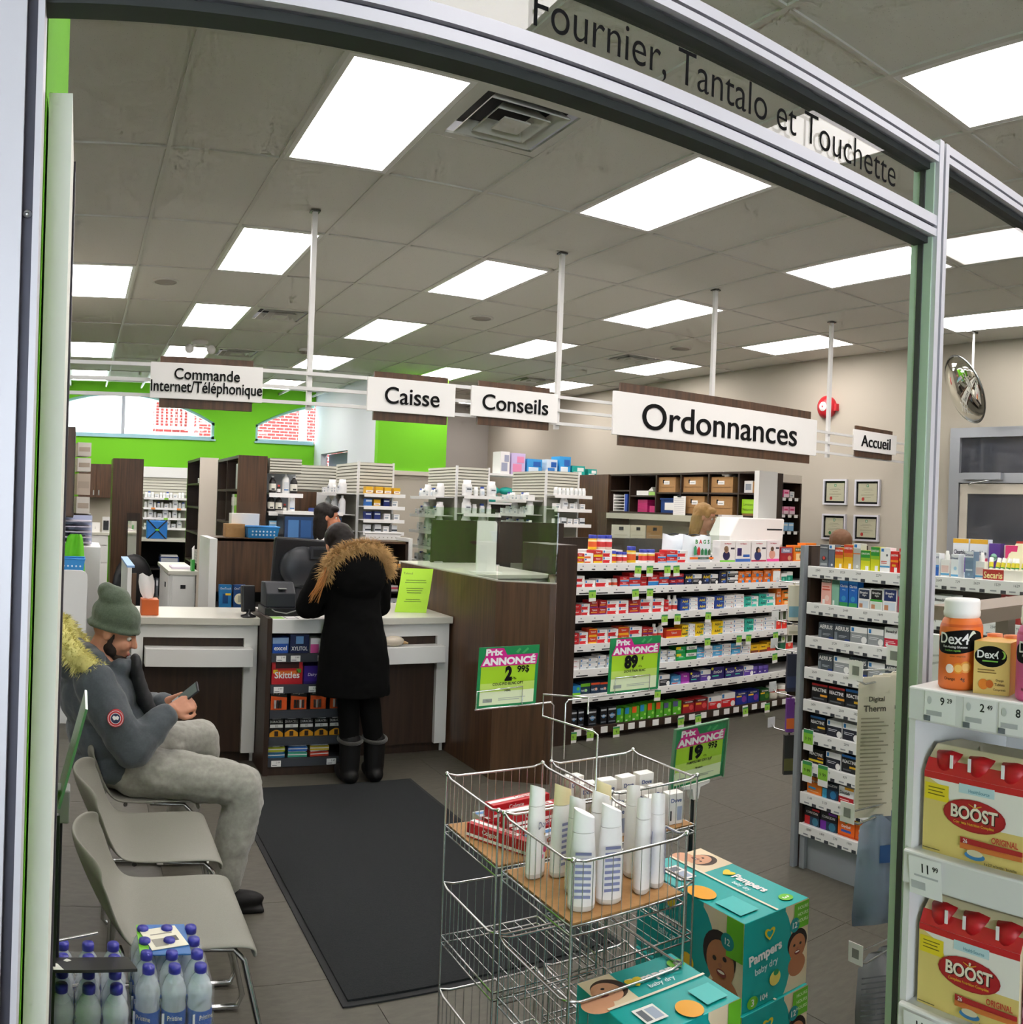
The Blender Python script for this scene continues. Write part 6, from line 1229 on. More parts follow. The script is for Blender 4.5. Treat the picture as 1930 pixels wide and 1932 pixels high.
# impulse rack between the two counters
rk = thing('impulse_rack', 'dark rack of sweets and batteries below the till', 'shelf unit', (1.16, 5.20, 0))
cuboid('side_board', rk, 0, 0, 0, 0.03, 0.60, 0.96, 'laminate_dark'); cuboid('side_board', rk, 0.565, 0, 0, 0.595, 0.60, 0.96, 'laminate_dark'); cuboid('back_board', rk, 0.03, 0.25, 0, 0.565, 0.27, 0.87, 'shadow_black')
cuboid('top_slab', rk, 0.03, -0.005, 0.87, 0.60, 0.60, 0.955, 'laminate_white', 0.002); cuboid('base_board', rk, 0.03, 0.01, 0, 0.565, 0.03, 0.085, 'laminate_dark')
for z, tg in ((0.745, (0.06, 0.15, 0.32, 0.43)), (0.555, (0.05, 0.27, 0.43)), (0.40, ()), (0.235, ()), (0.105, (0.05, 0.40))):
    s_ = cuboid('shelf', rk, 0.03, 0.0, z - 0.012, 0.565, 0.25, z, 'dark_plastic'); cuboid('price_strip', s_, 0.03, -0.006, z - 0.05, 0.565, 0.0, z + 0.002, '3a3d44')
    for x in tg:
        b = MB(); b.box(0, -0.003, 0, 0.06, 0, 0.036, 'price_white'); b.text('2 49', 0.01, T_at(0.04, -0.0035, 0.025), '3a3c40'); b.box(0.005, -0.0034, 0.006, 0.035, -0.003, 0.011, '8a8c90'); part('price_tag', b, s_, (x, -0.007, z - 0.046))
def rbox(name, lab, x0, x1, z, h, base, deco, cat='box', dp=0.12, dx=0.02):
    w_ = x1 - x0; b = MB(); b.box(-w_ / 2, 0, 0, w_ / 2, dp, h, base)
    for d in deco:
        if isinstance(d[0], str): b.text(d[0], d[3] * h, T_at((d[1] - .5) * w_, -0.0016, d[2] * h), d[4], bold=0.02, maxw=w_ * 0.86, shear=d[5] if len(d) > 5 else 0)
        else: b.poly([((d[0] - .5) * w_, -0.0008, d[1] * h), ((d[2] - .5) * w_, -0.0008, d[1] * h), ((d[2] - .5) * w_, -0.0008, d[3] * h), ((d[0] - .5) * w_, -0.0008, d[3] * h)], d[4])
    return solo(name, b, lab, cat, ((x0 + x1) / 2, 5.20 + dx, z))
rbox('gum_box', 'blue and white gum box on the top rack shelf', 1.20, 1.30, 0.745, 0.095, '1c4fa8', [(0, .62, 1, 1, '8aa8d0'), ('excel', .5, .34, .3, W_)])
rbox('gum_box', 'navy sugar-free gum box on the top rack shelf', 1.31, 1.43, 0.745, 0.115, '15224c', [(.3, .5, .7, .9, '6f9fd4'), ('XYLITOL', .5, .25, .22, W_)])
rbox('gum_box', 'pink and white gum box on the top rack shelf', 1.44, 1.57, 0.745, 0.09, 'f1eef0', [(0, 0, .4, .6, 'e25aa4'), (.6, .5, 1, 1, 'c9c4c8'), ('gum', .6, .3, .2, '7a7480')])
rbox('gum_box', 'green gum box at the right of the top rack shelf', 1.58, 1.68, 0.745, 0.085, '1f7a3a', [('mint', .5, .5, .3, W_)])
sk = rbox('candy_box', 'red candy box with torn open top on the second rack shelf', 1.20, 1.395, 0.555, 0.135, 'c41f28', [(0.12, .72, .88, 1.0, '3a1014'), (.15, .4, .85, .62, 'e8742a'), (.05, .5, .2, .66, 'f0c62a'), (.8, .52, .95, .7, '5fae3a'), ('Skittles', .5, .42, .3, W_)])
rbox('candy_box', 'purple chocolate bar box on the second rack shelf', 1.405, 1.56, 0.555, 0.11, '3c1f86', [('Dairy Milk', .5, .5, .22, 'e4def0', 0.2), (0, 0, 1, .14, '2a1466')])
rbox('candy_box', 'dark violet chocolate box beside the purple one', 1.565, 1.68, 0.555, 0.10, '2a1a58', [('Caramilk', .5, .5, .2, 'e4def0')])
for i in range(4):
    x = 1.195 + i * 0.125
    t = thing('battery_pack', '%s orange and black battery pack from the left' % ORD[i], 'battery pack', (x + 0.055, 5.215, 0.40), 0, 'orange battery packs')
    b = MB(); b.box(-0.05, 0, 0, 0.05, 0.004, 0.13, '14110f'); b.text('Energizer', 0.018, T_at(0, -0.0012, 0.10), W_, shear=0.25, maxw=0.09); b.poly([(-0.05, -0.0006, 0), (0.05, -0.0006, 0), (0.05, -0.0006, 0.075), (-0.05, -0.0006, 0.085)], 'e0581e'); part('card', b, t)
    for j in range(3 if i != 1 else 4):
        b = MB(); b.cone((-0.025 + j * 0.017, -0.008, 0.012), (-0.025 + j * 0.017, -0.008, 0.06), 0.007, 0.007, '2a2624' if (i + j) % 3 else 'b8b8b4', 8); part('battery', b, t)
    b = MB(); b.box(-0.03, -0.003, 0.115, 0.03, -0.001, 0.15, 'price_white'); part('price_tag', b, t)
for i in range(5):
    x = 1.195 + i * 0.095
    t = thing('battery_pack', '%s black and copper battery pack from the left' % ORD[i], 'battery pack', (x + 0.045, 5.215, 0.235), 0, 'black and copper battery packs')
    b = MB(); b.box(-0.043, 0, 0, 0.043, 0.004, 0.125, '0f0f10'); b.text('DURACELL', 0.014, T_at(0, -0.001, 0.092), 'e4e4e2', maxw=0.08); b.box(-0.04, -0.0012, 0.055, 0.04, -0.0004, 0.075, 'd8d8d4'); b.text('10', 0.014, T_at(0, -0.0018, 0.065), '111111'); part('card', b, t)
    b = MB(); n = 10; P = [(-0.042, -0.002, 0.0)] + [(-0.042 + 0.084 * k / n, -0.002, 0.022 + 0.02 * math.sin(PI * k / n)) for k in range(n + 1)] + [(0.042, -0.002, 0.0)]; b.prism(P, (0, 0.0016, 0), 'd8961e'); b.box(-0.012, -0.004, 0.004, 0.012, -0.002, 0.034, '2a1a10'); part('copper_band', b, t)
    b = MB(); b.box(-0.026, -0.003, 0.108, 0.026, -0.001, 0.14, 'price_white'); part('price_tag', b, t)
for i, (c, lb) in enumerate((('2a6f9a', 'blue'), ('3fa48a', 'aqua'), ('c8402a', 'red'), ('b8c02a', 'lime'), ('2f6fc4', 'bright blue'), ('c9b02f', 'mustard'))):
    b = MB(); x = 1.24 + (i % 3) * 0.14; b.box(-0.06, 0, 0, 0.06, 0.12, 0.028, c); b.box(-0.06, -0.001, 0.012, 0.06, 0, 0.018, 'e8e8e4'); b.box(-0.055, 0.01, 0.028, 0.055, 0.11, 0.034, 'dfe6ea')
    solo('card_pack', b, '%s pack on the bottom rack shelf, %s layer' % (lb, 'lower' if i < 3 else 'upper'), 'pack', (x, 5.22, 0.105 + (i // 3) * 0.036), random.uniform(-0.06, 0.06), bevel=0.004)
# till equipment
t = thing('till_monitor', 'big black till screen seen from behind', 'monitor', (1.48, 5.72, 0.955))
b = MB(); b.prism([(-0.19, 0, 0.14), (0.19, 0, 0.14), (0.20, 0, 0.46), (-0.17, 0, 0.48)], (0, 0.05, 0), 'black_plastic'); part('back_shell', b, t, bevel=0.012)
b = MB(); b.ball((0.02, -0.005, 0.28), (0.16, 0.05, 0.14), 'dark_plastic', 18, 10); part('bulge', b, t)
b = MB(); b.box(-0.02, 0.0, 0, 0.12, 0.05, 0.30, 'dark_plastic'); b.box(0.0, -0.05, 0, 0.14, 0.14, 0.02, 'black_plastic'); part('stand', b, t, bevel=0.006)
b = MB(); b.box(0.06, -0.07, 0.34, 0.21, -0.02, 0.42, 'dark_plastic'); b.box(0.075, -0.072, 0.355, 0.195, -0.07, 0.405, '0a0c10'); part('customer_display', b, t, bevel=0.005)
t = thing('receipt_printer', 'charcoal receipt printer beside the till screen', 'printer', (1.285, 5.45, 0.955))
b = MB(); b.prism([(-0.10, -0.08, 0.05), (-0.10, 0.10, 0.05), (-0.10, 0.10, 0.20), (-0.10, 0.0, 0.205), (-0.10, -0.08, 0.14)], (0.19, 0, 0), 'dark_plastic'); part('body', b, t, bevel=0.008)
b = MB(); b.box(-0.11, -0.10, 0, 0.12, 0.12, 0.05, 'black_plastic'); part('base', b, t, bevel=0.004)
b = MB(); b.box(-0.02, -0.083, 0.165, 0.03, -0.03, 0.17, 'grey_plastic'); b.tube([(-0.08, -0.08, 0.05), (-0.05, -0.12, 0.03), (0.02, -0.13, 0.02), (0.10, -0.11, 0.04), (0.14, -0.06, 0.05)], 0.004, 'grey_plastic', 6); part('cable', b, t)
t = thing('card_terminal', 'black card terminal on a stand on the order counter', 'card terminal', (1.10, 5.50, 0.93))
b = MB(); b.lathe([(0, 0), (0.05, 0), (0.05, 0.008), (0.015, 0.02), (0.015, 0.05), (0, 0.05)], 'black_plastic', 16); part('stand', b, t)
o = part('keypad', MB().box(-0.045, -0.02, 0.03, 0.045, 0.02, 0.20, 'black_plastic'), t, bevel=0.008); o.rotation_euler = (-0.15, 0, 0.2)
b = MB(); b.tube([(-0.05, -0.06, 0.006), (-0.02, -0.07, 0.006), (0.02, -0.05, 0.006), (0.0, -0.02, 0.02)], 0.005, 'black_plastic', 6); part('cable', b, t)
b = MB(); b.box(-0.09, -0.055, 0, 0.09, 0.055, 0.002, 'price_white'); b.box(-0.085, -0.05, 0.002, -0.01, 0.05, 0.0025, '9ccf6a'); b.box(0.0, -0.05, 0.002, 0.08, 0.05, 0.0025, '2a2a2a'); b.box(0.008, -0.042, 0.0025, 0.072, 0.042, 0.003, 'price_white'); solo('flyer', b, 'small printed flyer lying on the rack top', 'paper', (1.28, 5.26, 0.955), 0.05)
t = thing('lime_notice', 'lime green notice leaning on the cash counter', 'notice', (2.27, 5.66, 0.93), -0.30)
b = MB(); Z_ = 0.30; n = 8; V = []
for j in range(n + 1):
    v = j / n; yy = 0.02 - 0.02 * math.sin(v * PI) + 0.10 * v
    for u in (-0.11, 0.11): V.append((u + 0.05 * v, yy, v * Z_))
F = [(2 * j, 2 * j + 1, 2 * j + 3, 2 * j + 2) for j in range(n)]; V2 = [(x, y + 0.003, z) for x, y, z in V]; m_ = len(V)
b.add(V + V2, F + [tuple(m_ + q for q in f[::-1]) for f in F], 'b4e62a', True); part('sheet', b, t)
b = MB(); b.text('Tylenol', 0.02, T_at(-0.02, 0.078, 0.265, 0, -0.32), '5a7a2a')
for z, w_ in ((0.22, 0.07), (0.205, 0.075), (0.165, 0.06), (0.15, 0.055), (0.135, 0.05), (0.09, 0.05), (0.075, 0.06)):
    yy = 0.02 - 0.02 * math.sin(z / Z_ * PI) + 0.10 * z / Z_; b.box(0.05 * z / Z_ - w_, yy - 0.0025, z - 0.002, 0.05 * z / Z_ + w_, yy - 0.0015, z + 0.002, '6f8f2a')
part('print', b, t)
b = MB(); b.prism([(2.40, 5.60, 0), (2.40, 5.72, 0), (2.40, 5.74, 0.1)], (0.003, 0, 0), 'black_plastic')
b = MB(); b.ball((0, 0, 0.035), (0.075, 0.035, 0.035), 'd9cdb8', 14, 8); b.cone((0.07, 0, 0.025), (0.1, -0.01, 0.02), 0.012, 0.006, 'a88a5a', 8); solo('clutch_bag', b, 'small beige clutch bag on the ledge of the cash counter', 'bag', (2.06, 5.42, 0.742))
t = thing('tissue_box', 'orange tissue box on the order counter beside the beanie', 'tissue box', (0.47, 5.55, 0.93))
cuboid('carton', t, -0.055, -0.06, 0, 0.055, 0.06, 0.10, 'd2662e', 0.004)
b = MB(); V = []
for j, (z, w_) in enumerate(((0.10, 0.03), (0.14, 0.045), (0.20, 0.05), (0.25, 0.042))):
    for i in range(5): V.append((-0.01 + (i / 4 - 0.5) * 2 * w_ - 0.02 * j * 0.3, 0.012 * math.sin(i * 2.2 + j), z + 0.012 * math.sin(i * 1.7) * (j == 3)))
F = [(j * 5 + i, j * 5 + i + 1, j * 5 + i + 6, j * 5 + i + 5) for j in range(3) for i in range(4)]; V2 = [(x, y + 0.004, z) for x, y, z in V]; m_ = len(V)
b.add(V + V2, F + [tuple(m_ + q for q in f[::-1]) for f in F], 'white_print', True); part('tissue', b, t)
# brown enclosure with glass screens
en = thing('brown_enclosure', 'angled brown laminate enclosure around the dispensary', 'partition', (2.5, 4.83, 0))
def slab(name, p, q, z0, z1, th, m, parent):
    p, q = Vector((p[0], p[1], 0)), Vector((q[0], q[1], 0)); d = (q - p).normalized(); n = Vector((d.y, -d.x, 0)) * -th
    b = MB(); b.prism([(p.x, p.y, z0), (q.x, q.y, z0), (q.x + n.x, q.y + n.y, z0), (p.x + n.x, p.y + n.y, z0)], (0, 0, z1 - z0), m); return part(name, b, parent)
C0, C1, C2, C3 = (-0.02, 1.60), (0, 0), (0.29, -0.23), (0.70, 0.49)
for a, c in ((C0, C1), (C1, C2), (C2, C3)):
    slab('laminate_panel', a, c, 0, 1.225, 0.035, 'laminate_brown', en)
slab('cap_rail', C0, C1, 1.225, 1.232, 0.037, 'worktop_edge', en); slab('cap_rail', C1, C2, 1.225, 1.232, 0.037, 'worktop_edge', en)
for a, c, z1 in (((-0.02, 1.25), (0.0, 0.02), 1.67), ((0.005, -0.004), (0.285, -0.226), 1.70), ((0.30, -0.22), (0.62, 0.35), 1.66)):
    slab('glass_screen', a, c, 1.232, z1, 0.008, 'glass_green', en)
b = MB(); b.prism([(x, 0, z) for x, z in rounded(0.15, 0.36, 0.02, -0.075)], (0, 0.012, 0), 'white_print'); b.box(-0.10, -0.05, 0, 0.10, 0.07, 0.012, 'white_print'); solo('white_stand', b, 'white plastic board standing behind the brown enclosure glass', 'stand', (2.72, 5.42, 1.225), 0)
b = MB(); b.box(2.56, 5.30, 0, 3.16, 6.6, 1.20, 'laminate_white'); b.box(2.54, 5.28, 1.20, 3.18, 6.62, 1.225, 'worktop'); solo('inner_worktop', b, 'white worktop unit inside the brown enclosure', 'worktop')
t = thing('desk_divider', 'dark brown divider behind the enclosure glass', 'divider', (2.95, 6.45, 1.225))
cuboid('board', t, -0.2, 0, 0, 1.02, 0.03, 0.34, 'laminate_dark'); cuboid('foot', t, -0.19, -0.04, 0, -0.12, 0.07, 0.012, 'steel')
# pharmacists' desk behind the long gondola
t = thing('dispensing_desk', 'brown half wall and white ledge behind the pill gondola', 'desk', (4.0, 6.6, 0))
cuboid('half_wall', t, 0, 0, 0, 1.19, 0.06, 1.44, 'laminate_dark'); cuboid('ledge', t, -0.58, -0.80, 1.30, 1.26, -0.62, 1.345, 'laminate_white'); cuboid('post', t, 1.19, -0.02, 0, 1.24, 0.08, 1.44, 'laminate_cream'); cuboid('front_board', t, -0.58, -0.78, 0, 1.26, -0.74, 1.30, 'laminate_white'); cuboid('worktop', t, -0.3, 0.06, 1.0, 1.9, 0.6, 1.04, 'worktop')
b = MB(); b.box(0, 0, 0, 1.31, 0.008, 0.33, 'glass_green'); part('glass_screen', b, t, (-0.05, -0.70, 1.345))
t = thing('copier', 'white office copier in front of the pink medicine shelves', 'copier', (5.64, 5.80, 0))
b = MB(); b.prism([(-0.33, 0, 1.42), (0.33, 0, 1.42), (0.35, 0, 1.60), (0.35, 0, 1.67), (-0.24, 0, 1.67), (-0.34, 0, 1.50)], (0, 0.30, 0), 'white_print'); part('lid', b, t, bevel=0.012)
cuboid('body', t, -0.33, 0.02, 0, 0.33, 0.28, 1.42, 'white_metal'); cuboid('slot', t, 0.12, -0.002, 1.56, 0.32, 0.01, 1.575, 'dark_plastic'); cuboid('tray', t, -0.17, 0.31, 1.52, 0.10, 0.36, 1.69, 'white_print')
for i, (x, z, c, lb, rz) in enumerate(((5.02, 1.42, 'e9dfc8', 'cream clipboard leaning left of the copier', 0.1), (4.82, 1.42, 'f0e8d8', 'open cream folder beside the half wall', -0.1), (5.22, 1.44, 'b58a58', 'kraft clipboard behind the blond woman', 0.05))):
    b = MB(); b.box(-0.085, 0, 0, 0.085, 0.008, 0.22, c); b.box(-0.02, -0.006, 0.18, 0.02, 0, 0.205, 'dark_plastic'); 
    for k in range(5): b.box(-0.065, -0.0006, 0.03 + k * 0.028, 0.06, 0, 0.033 + k * 0.028, 'd0c4a8')
    o = solo('clipboard', b, lb, 'clipboard', (x, 6.72 - i * 0.02, z - 0.38), rz); o.scale = (1.15, 1, 1.25)
    o.location.z = 1.285; o.location.y = 6.80
# station behind the order counter
t = thing('order_station', 'brown order station with an open shelf behind the order counter', 'desk', (1.03, 6.30, 0))
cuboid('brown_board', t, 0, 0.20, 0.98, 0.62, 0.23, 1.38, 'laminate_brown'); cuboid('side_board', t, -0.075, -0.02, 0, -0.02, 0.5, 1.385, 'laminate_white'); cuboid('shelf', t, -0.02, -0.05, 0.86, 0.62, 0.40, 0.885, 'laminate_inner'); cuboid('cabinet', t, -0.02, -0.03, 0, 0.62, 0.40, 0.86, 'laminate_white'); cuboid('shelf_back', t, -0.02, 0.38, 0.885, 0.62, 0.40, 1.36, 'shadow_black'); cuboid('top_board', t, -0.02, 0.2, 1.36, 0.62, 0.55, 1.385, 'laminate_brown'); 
b = MB(); b.box(0.0, 0.21, 1.385, 0.34, 0.217, 1.66, 'glass_pane'); part('glass_screen', b, t)
b = MB(); b.box(1.68, 6.1, 0.0, 2.4, 7.2, 0.9, 'laminate_white'); solo('back_counter', b, 'white back counter between the till and the shelves', 'counter')
for i, (c, c2) in enumerate((('1c7ab8', '0f4a86'), ('16457f', 'e9e2c4'))):
    b = MB(); b.box(-0.045, 0, 0, 0.045, 0.05, 0.165, c); b.text('OneTouch', 0.016, T_at(0, -0.0015, 0.14), W_, maxw=0.08)
    if i == 0: b.box(-0.02, -0.001, 0.03, 0.02, 0, 0.10, c2); b.box(0.0, -0.0012, 0.09, 0.04, 0, 0.105, 'f0c83a')
    else: b.disc((0, -0.001, 0.065), 0.04, c2, 18); b.box(-0.012, -0.0014, 0.04, 0.012, -0.001, 0.09, 'b8b4a0'); b.disc((0.03, -0.0014, 0.03), 0.014, 'f0d02a')
    solo('meter_box', b, ['light blue glucose meter box', 'navy glucose meter box with a cream circle'][i] + ' on the order station shelf', 'box', (1.085 + i * 0.105, 6.30, 0.885))
basket('plastic_basket', 'blue plastic basket on the brown order station', (1.40, 6.62, 1.385), 0.22, 0.16, 0.085, 'basket_blue', 7)
b = MB(); b.box(-0.075, -0.06, 0, 0.075, 0.06, 0.10, 'kraft'); solo('kraft_box', b, 'small kraft box behind the blue basket on the order station', 'box', (1.20, 6.68, 1.385))
b = MB(); b.box(-0.11, -0.06, 0, 0.11, 0.06, 0.18, 'white_print'); solo('white_carton', b, 'white carton standing on the brown order station', 'box', (1.30, 6.80, 1.385))
t = thing('drawer_desk', 'white drawer desk with papers left of the order station', 'desk', (0.85, 6.95, 0))
cuboid('body', t, -0.10, 0, 0, 0.10, 0.9, 1.06, 'laminate_white'); cuboid('desk_top', t, -0.12, -0.02, 1.06, 0.12, 0.92, 1.09, 'worktop')
for z in (0.15, 0.47, 0.78):
    d = cuboid('drawer', t, -0.115, 0.02, z, -0.10, 0.42, z + 0.27, 'laminate_white'); b = MB(); b.box(-0.122, 0.2, z + 0.16, -0.115, 0.24, z + 0.2, 'black_plastic'); part('knob', b, d)
    d = cuboid('drawer', t, -0.085, -0.015, z, 0.085, 0.0, z + 0.27, 'laminate_white'); b = MB(); b.box(-0.02, -0.022, z + 0.17, 0.02, -0.015, z + 0.2, 'black_plastic'); part('knob', b, d)
b = MB(); b.box(-0.08, -0.12, 0, 0.08, 0.12, 0.015, 'e4d8e8'); b.box(-0.07, -0.1, 0.015, 0.07, 0.1, 0.02, 'white_print'); solo('paper_stack', b, 'papers lying on the white drawer desk', 'paper stack', (0.86, 7.25, 1.09))
b = MB(); b.box(-0.012, -0.05, 0, 0.012, 0.05, 0.09, '3faf4a'); b.prism([(-0.01, -0.03, 0.09), (0.012, 0.03, 0.09), (0.01, 0.02, 0.2), (-0.012, -0.02, 0.18)], (0.004, 0, 0), 'white_print'); solo('tissue_pack', b, 'small green tissue pack on the white drawer desk', 'tissue box', (0.93, 7.0, 1.09))
t = thing('side_screen', 'narrow white and brown desk screen with a pale blue top', 'desk screen', (0.40, 6.3, 0))
cuboid('panel', t, -0.03, 0, 0.0, 0.0, 0.9, 1.16, 'laminate_white'); cuboid('edge', t, 0.0, 0, 0.0, 0.035, 0.03, 1.12, 'laminate_brown'); cuboid('blue_top', t, -0.035, 0, 1.16, 0.02, 0.92, 1.175, '8fb8e8')
t = thing('office_chair', 'black office chair behind the order counter', 'chair', (0.66, 7.9, 0), 0.5)
b = MB(); b.ball((0, 0, 0.50), (0.25, 0.24, 0.05), 'black_plastic', 18, 8); part('seat', b, t)
b = MB(); b.ball((-0.02, 0.24, 0.86), (0.22, 0.05, 0.28), 'black_plastic', 18, 10); part('backrest', b, t); b = MB(); b.box(-0.03, 0.2, 0.45, 0.03, 0.24, 0.7, 'black_plastic'); part('back_bracket', b, t)
b = MB(); b.cone((0, 0, 0.1), (0, 0, 0.46), 0.03, 0.025, 'chrome_dark'); part('column', b, t)
for k in range(5):
    a = k * 2 * PI / 5; b = MB(); b.cone((0, 0, 0.10), (0.28 * math.cos(a), 0.28 * math.sin(a), 0.07), 0.022, 0.016, 'black_plastic'); b.ball((0.28 * math.cos(a), 0.28 * math.sin(a), 0.03), 0.03, 'black_plastic', 10, 6); part('leg', b, t)
t = thing('waste_bin', 'round steel bin standing beyond the white desk screens', 'bin', (0.20, 12.0, 0))
b = MB(); b.lathe([(0, 0), (0.13, 0), (0.14, 0.30), (0.14, 0.42), (0.12, 0.46), (0, 0.48)], 'steel', 20); part('drum', b, t); b = MB(); b.lathe([(0.142, 0.30), (0.145, 0.34), (0.142, 0.38)], 'black_plastic', 20); part('rim', b, t)
# display cabinet right of the woman
t = thing('display_cabinet', 'dark display cabinet between the woman and the white shelves', 'cabinet', (2.62, 7.0, 0))
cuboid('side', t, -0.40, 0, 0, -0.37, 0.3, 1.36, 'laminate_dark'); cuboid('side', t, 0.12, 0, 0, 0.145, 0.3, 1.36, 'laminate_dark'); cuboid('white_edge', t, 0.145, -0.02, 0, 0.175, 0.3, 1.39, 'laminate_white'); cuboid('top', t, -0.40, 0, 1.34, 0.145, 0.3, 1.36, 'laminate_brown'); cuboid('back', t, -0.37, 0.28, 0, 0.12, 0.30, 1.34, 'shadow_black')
for z in (0.72, 0.92, 1.12): cuboid('shelf', t, -0.37, 0.0, z, 0.12, 0.28, z + 0.015, 'laminate_inner')
for i in range(3):
    b = MB(); b.lathe([(0, 0), (0.022, 0), (0.024, 0.03), (0.018, 0.036), (0, 0.038)], 'e0a04a', 12); solo('lozenge_tin', b, '%s small amber tin on the upper shelf of the dark cabinet' % ORD[i], 'tin', (2.60 + 0.055 * i, 7.03, 1.135), 0, 'amber tins')
for i, (x, z, c, lb) in enumerate(((2.53, 0.935, 'e8c88a', 'tall cream box'), (2.66, 0.935, 'd8d0d0', 'pale tube box'), (2.56, 0.735, 'e4e4ec', 'white box with a bottle picture'), (2.66, 0.735, 'dadfe8', 'pale box with red top'))):
    b = MB(); b.box(-0.03, 0, 0, 0.03, 0.05, 0.14 if i != 1 else 0.05, c); b.box(-0.03, -0.001, 0.02, 0.03, 0, 0.035, 'c8445a'); b.box(-0.012, -0.0012, 0.05, 0.012, 0, 0.11 if i != 1 else 0.05, '3a4060'); solo('remedy_box', b, lb + ' in the dark display cabinet', 'box', (x, 7.02, z))
# ------------------------------------------------------------------ foreground: mat, chairs, water, wire bins, nappies, near shelf
def draw(b, T, items, e=0.00035):
    n = 1
    for it in items:
        k = it[0]
        if k == 'r': P = [(it[1], it[2]), (it[3], it[2]), (it[3], it[4]), (it[1], it[4])]; c = it[5]
        elif k == 'd': P = [(it[1] + it[3] * math.cos(2 * PI * i / 22), it[2] + it[4] * math.sin(2 * PI * i / 22)) for i in range(22)]; c = it[5]
        elif k == 'p': P = it[1]; c = it[2]
        elif k == 't':
            kw = it[6] if len(it) > 6 else {}
            ro = kw.get('rot', 0)
            b.text(it[1], it[4], T @ Matrix.Translation((it[2], it[3], e * n)) @ Matrix.Rotation(ro, 4, 'Z'), it[5], bold=kw.get('bold', 0.02), maxw=kw.get('maxw'), shear=kw.get('shear', 0), fit=kw.get('fit', False), res=kw.get('res', 5)); n += 0.6; continue
        b.add([T @ Vector((x, y, e * n)) for x, y in P], [tuple(range(len(P)))], c); n += 0.6
t = thing('floor_mat', 'dark charcoal entrance mat on the grey floor', 'mat', (1.475, 3.78, 0))
b = MB(); b.box(-0.56, -1.02, 0.0005, 0.56, 1.20, 0.006, 'mat_rubber'); part('rubber_edge', b, t)
b = MB(); b.box(-0.535, -0.995, 0.006, 0.535, 1.175, 0.013, 'mat_pile'); part('pile', b, t)
# grey stacking chairs facing +X
def chair_shell():
    n, V = 13, []
    prof = [(0.40, 0.405, 1.0), (0.405, 0.425, 1.0), (0.39, 0.444, 1.0), (0.34, 0.452, 1.0), (0.22, 0.447, 1.0), (0.10, 0.444, 0.99), (0.045, 0.452, 0.97), (0.008, 0.485, 0.95), (-0.028, 0.54, 0.96), (-0.058, 0.60, 0.98), (-0.085, 0.66, 0.98), (-0.092, 0.69, 0.90)]
    for j, (x, z, ws) in enumerate(prof):
        for i in range(n):
            u = i / (n - 1) * 2 - 1
            up = max(0, (j - 5) / 6)
            xx = x + up * 0.065 * u * u - (0.02 * (1 - u * u) if j > 6 else 0)
            zz = z + (-0.008 * (1 - u * u) if 2 < j < 7 else 0) - (0.035 * u ** 4 if j >= 10 else 0)
            V.append((xx, u * 0.235 * ws, zz))
    F = []
    for j in range(len(prof) - 1):
        for i in range(n - 1):
            if j in (8,) and i in (5, 6): continue          # hand hole
            F.append((j * n + i, j * n + i + 1, (j + 1) * n + i + 1, (j + 1) * n + i))
    b = MB(); b.add(V, F, 'chair_shell', True); return b.mesh('chair_shell')
csh = chair_shell()
def sled(s):
    y = s * 0.20
    return MB().tube([(0.02, y * 0.9, 0.425), (0.03, y, 0.41), (0.015, y * 1.08, 0.03), (0.03, y * 1.1, 0.012), (0.10, y * 1.1, 0.011), (0.38, y * 1.1, 0.011), (0.44, y * 1.1, 0.014), (0.455, y * 1.09, 0.05), (0.37, y, 0.39), (0.34, y * 0.95, 0.418), (0.2, y * 0.92, 0.42)], 0.0095, 'steel', 8).mesh('sled_leg')
sl = [sled(-1), sled(1)]
cb = MB().tube([(0.10, -0.19, 0.416), (0.10, 0.19, 0.416)], 0.009, 'steel', 8).mesh('cross_bar')
for Y, lb in ((2.60, 'grey plastic stacking chair nearest the water bottles'), (3.18, 'grey plastic stacking chair between the empty one and the seated man'), (3.76, 'grey plastic stacking chair the man is sitting on')):
    t = thing('stacking_chair', lb, 'chair', (0.13, Y, 0), 0, 'grey chairs in a row')
    o = part('seat_shell', csh, t); md = o.modifiers.new('thick', 'SOLIDIFY'); md.thickness = 0.012; md.offset = -1; sb = o.modifiers.new('sub', 'SUBSURF'); sb.levels = sb.render_levels = 2
    for m in sl: part('sled_leg', m, t)
    part('cross_bar', cb, t)
# black display stand with shrink-wrapped water
t = thing('bottle_stand', 'black display stand carrying the water packs', 'display stand', (0.14, 2.08, 0))
cuboid('base_box', t, -0.185, -0.22, 0, 0.25, 0.30, 0.33, 'black_plastic', 0.006); cuboid('back_post', t, -0.175, -0.10, 0.33, -0.160, -0.085, 0.95, 'black_plastic')
t2 = thing('leaf_tray', 'black acrylic card with a leaf cut-out above the left water pack', 'display card', (0.07, 2.02, 0.585))
b = MB(); b.box(-0.10, -0.08, 0, 0.09, 0.10, 0.006, 'black_plastic'); b.add([(-0.098, -0.079, 0.0065), (-0.075, -0.079, 0.0065), (-0.085, 0.0, 0.0065), (-0.098, 0.03, 0.0065)], [(0, 1, 2, 3)], 'white_print'); b.add([(-0.062, 0.03, 0.0066), (-0.05, 0.05, 0.0066), (-0.06, 0.08, 0.0066), (-0.07, 0.05, 0.0066)], [(0, 1, 2, 3)], 'white_print'); o = part('card', b, t2); o.rotation_euler = (-0.35, 0, 0.06)
cuboid('support', t2, -0.105, 0.05, -0.255, -0.095, 0.06, 0.01, 'black_plastic')
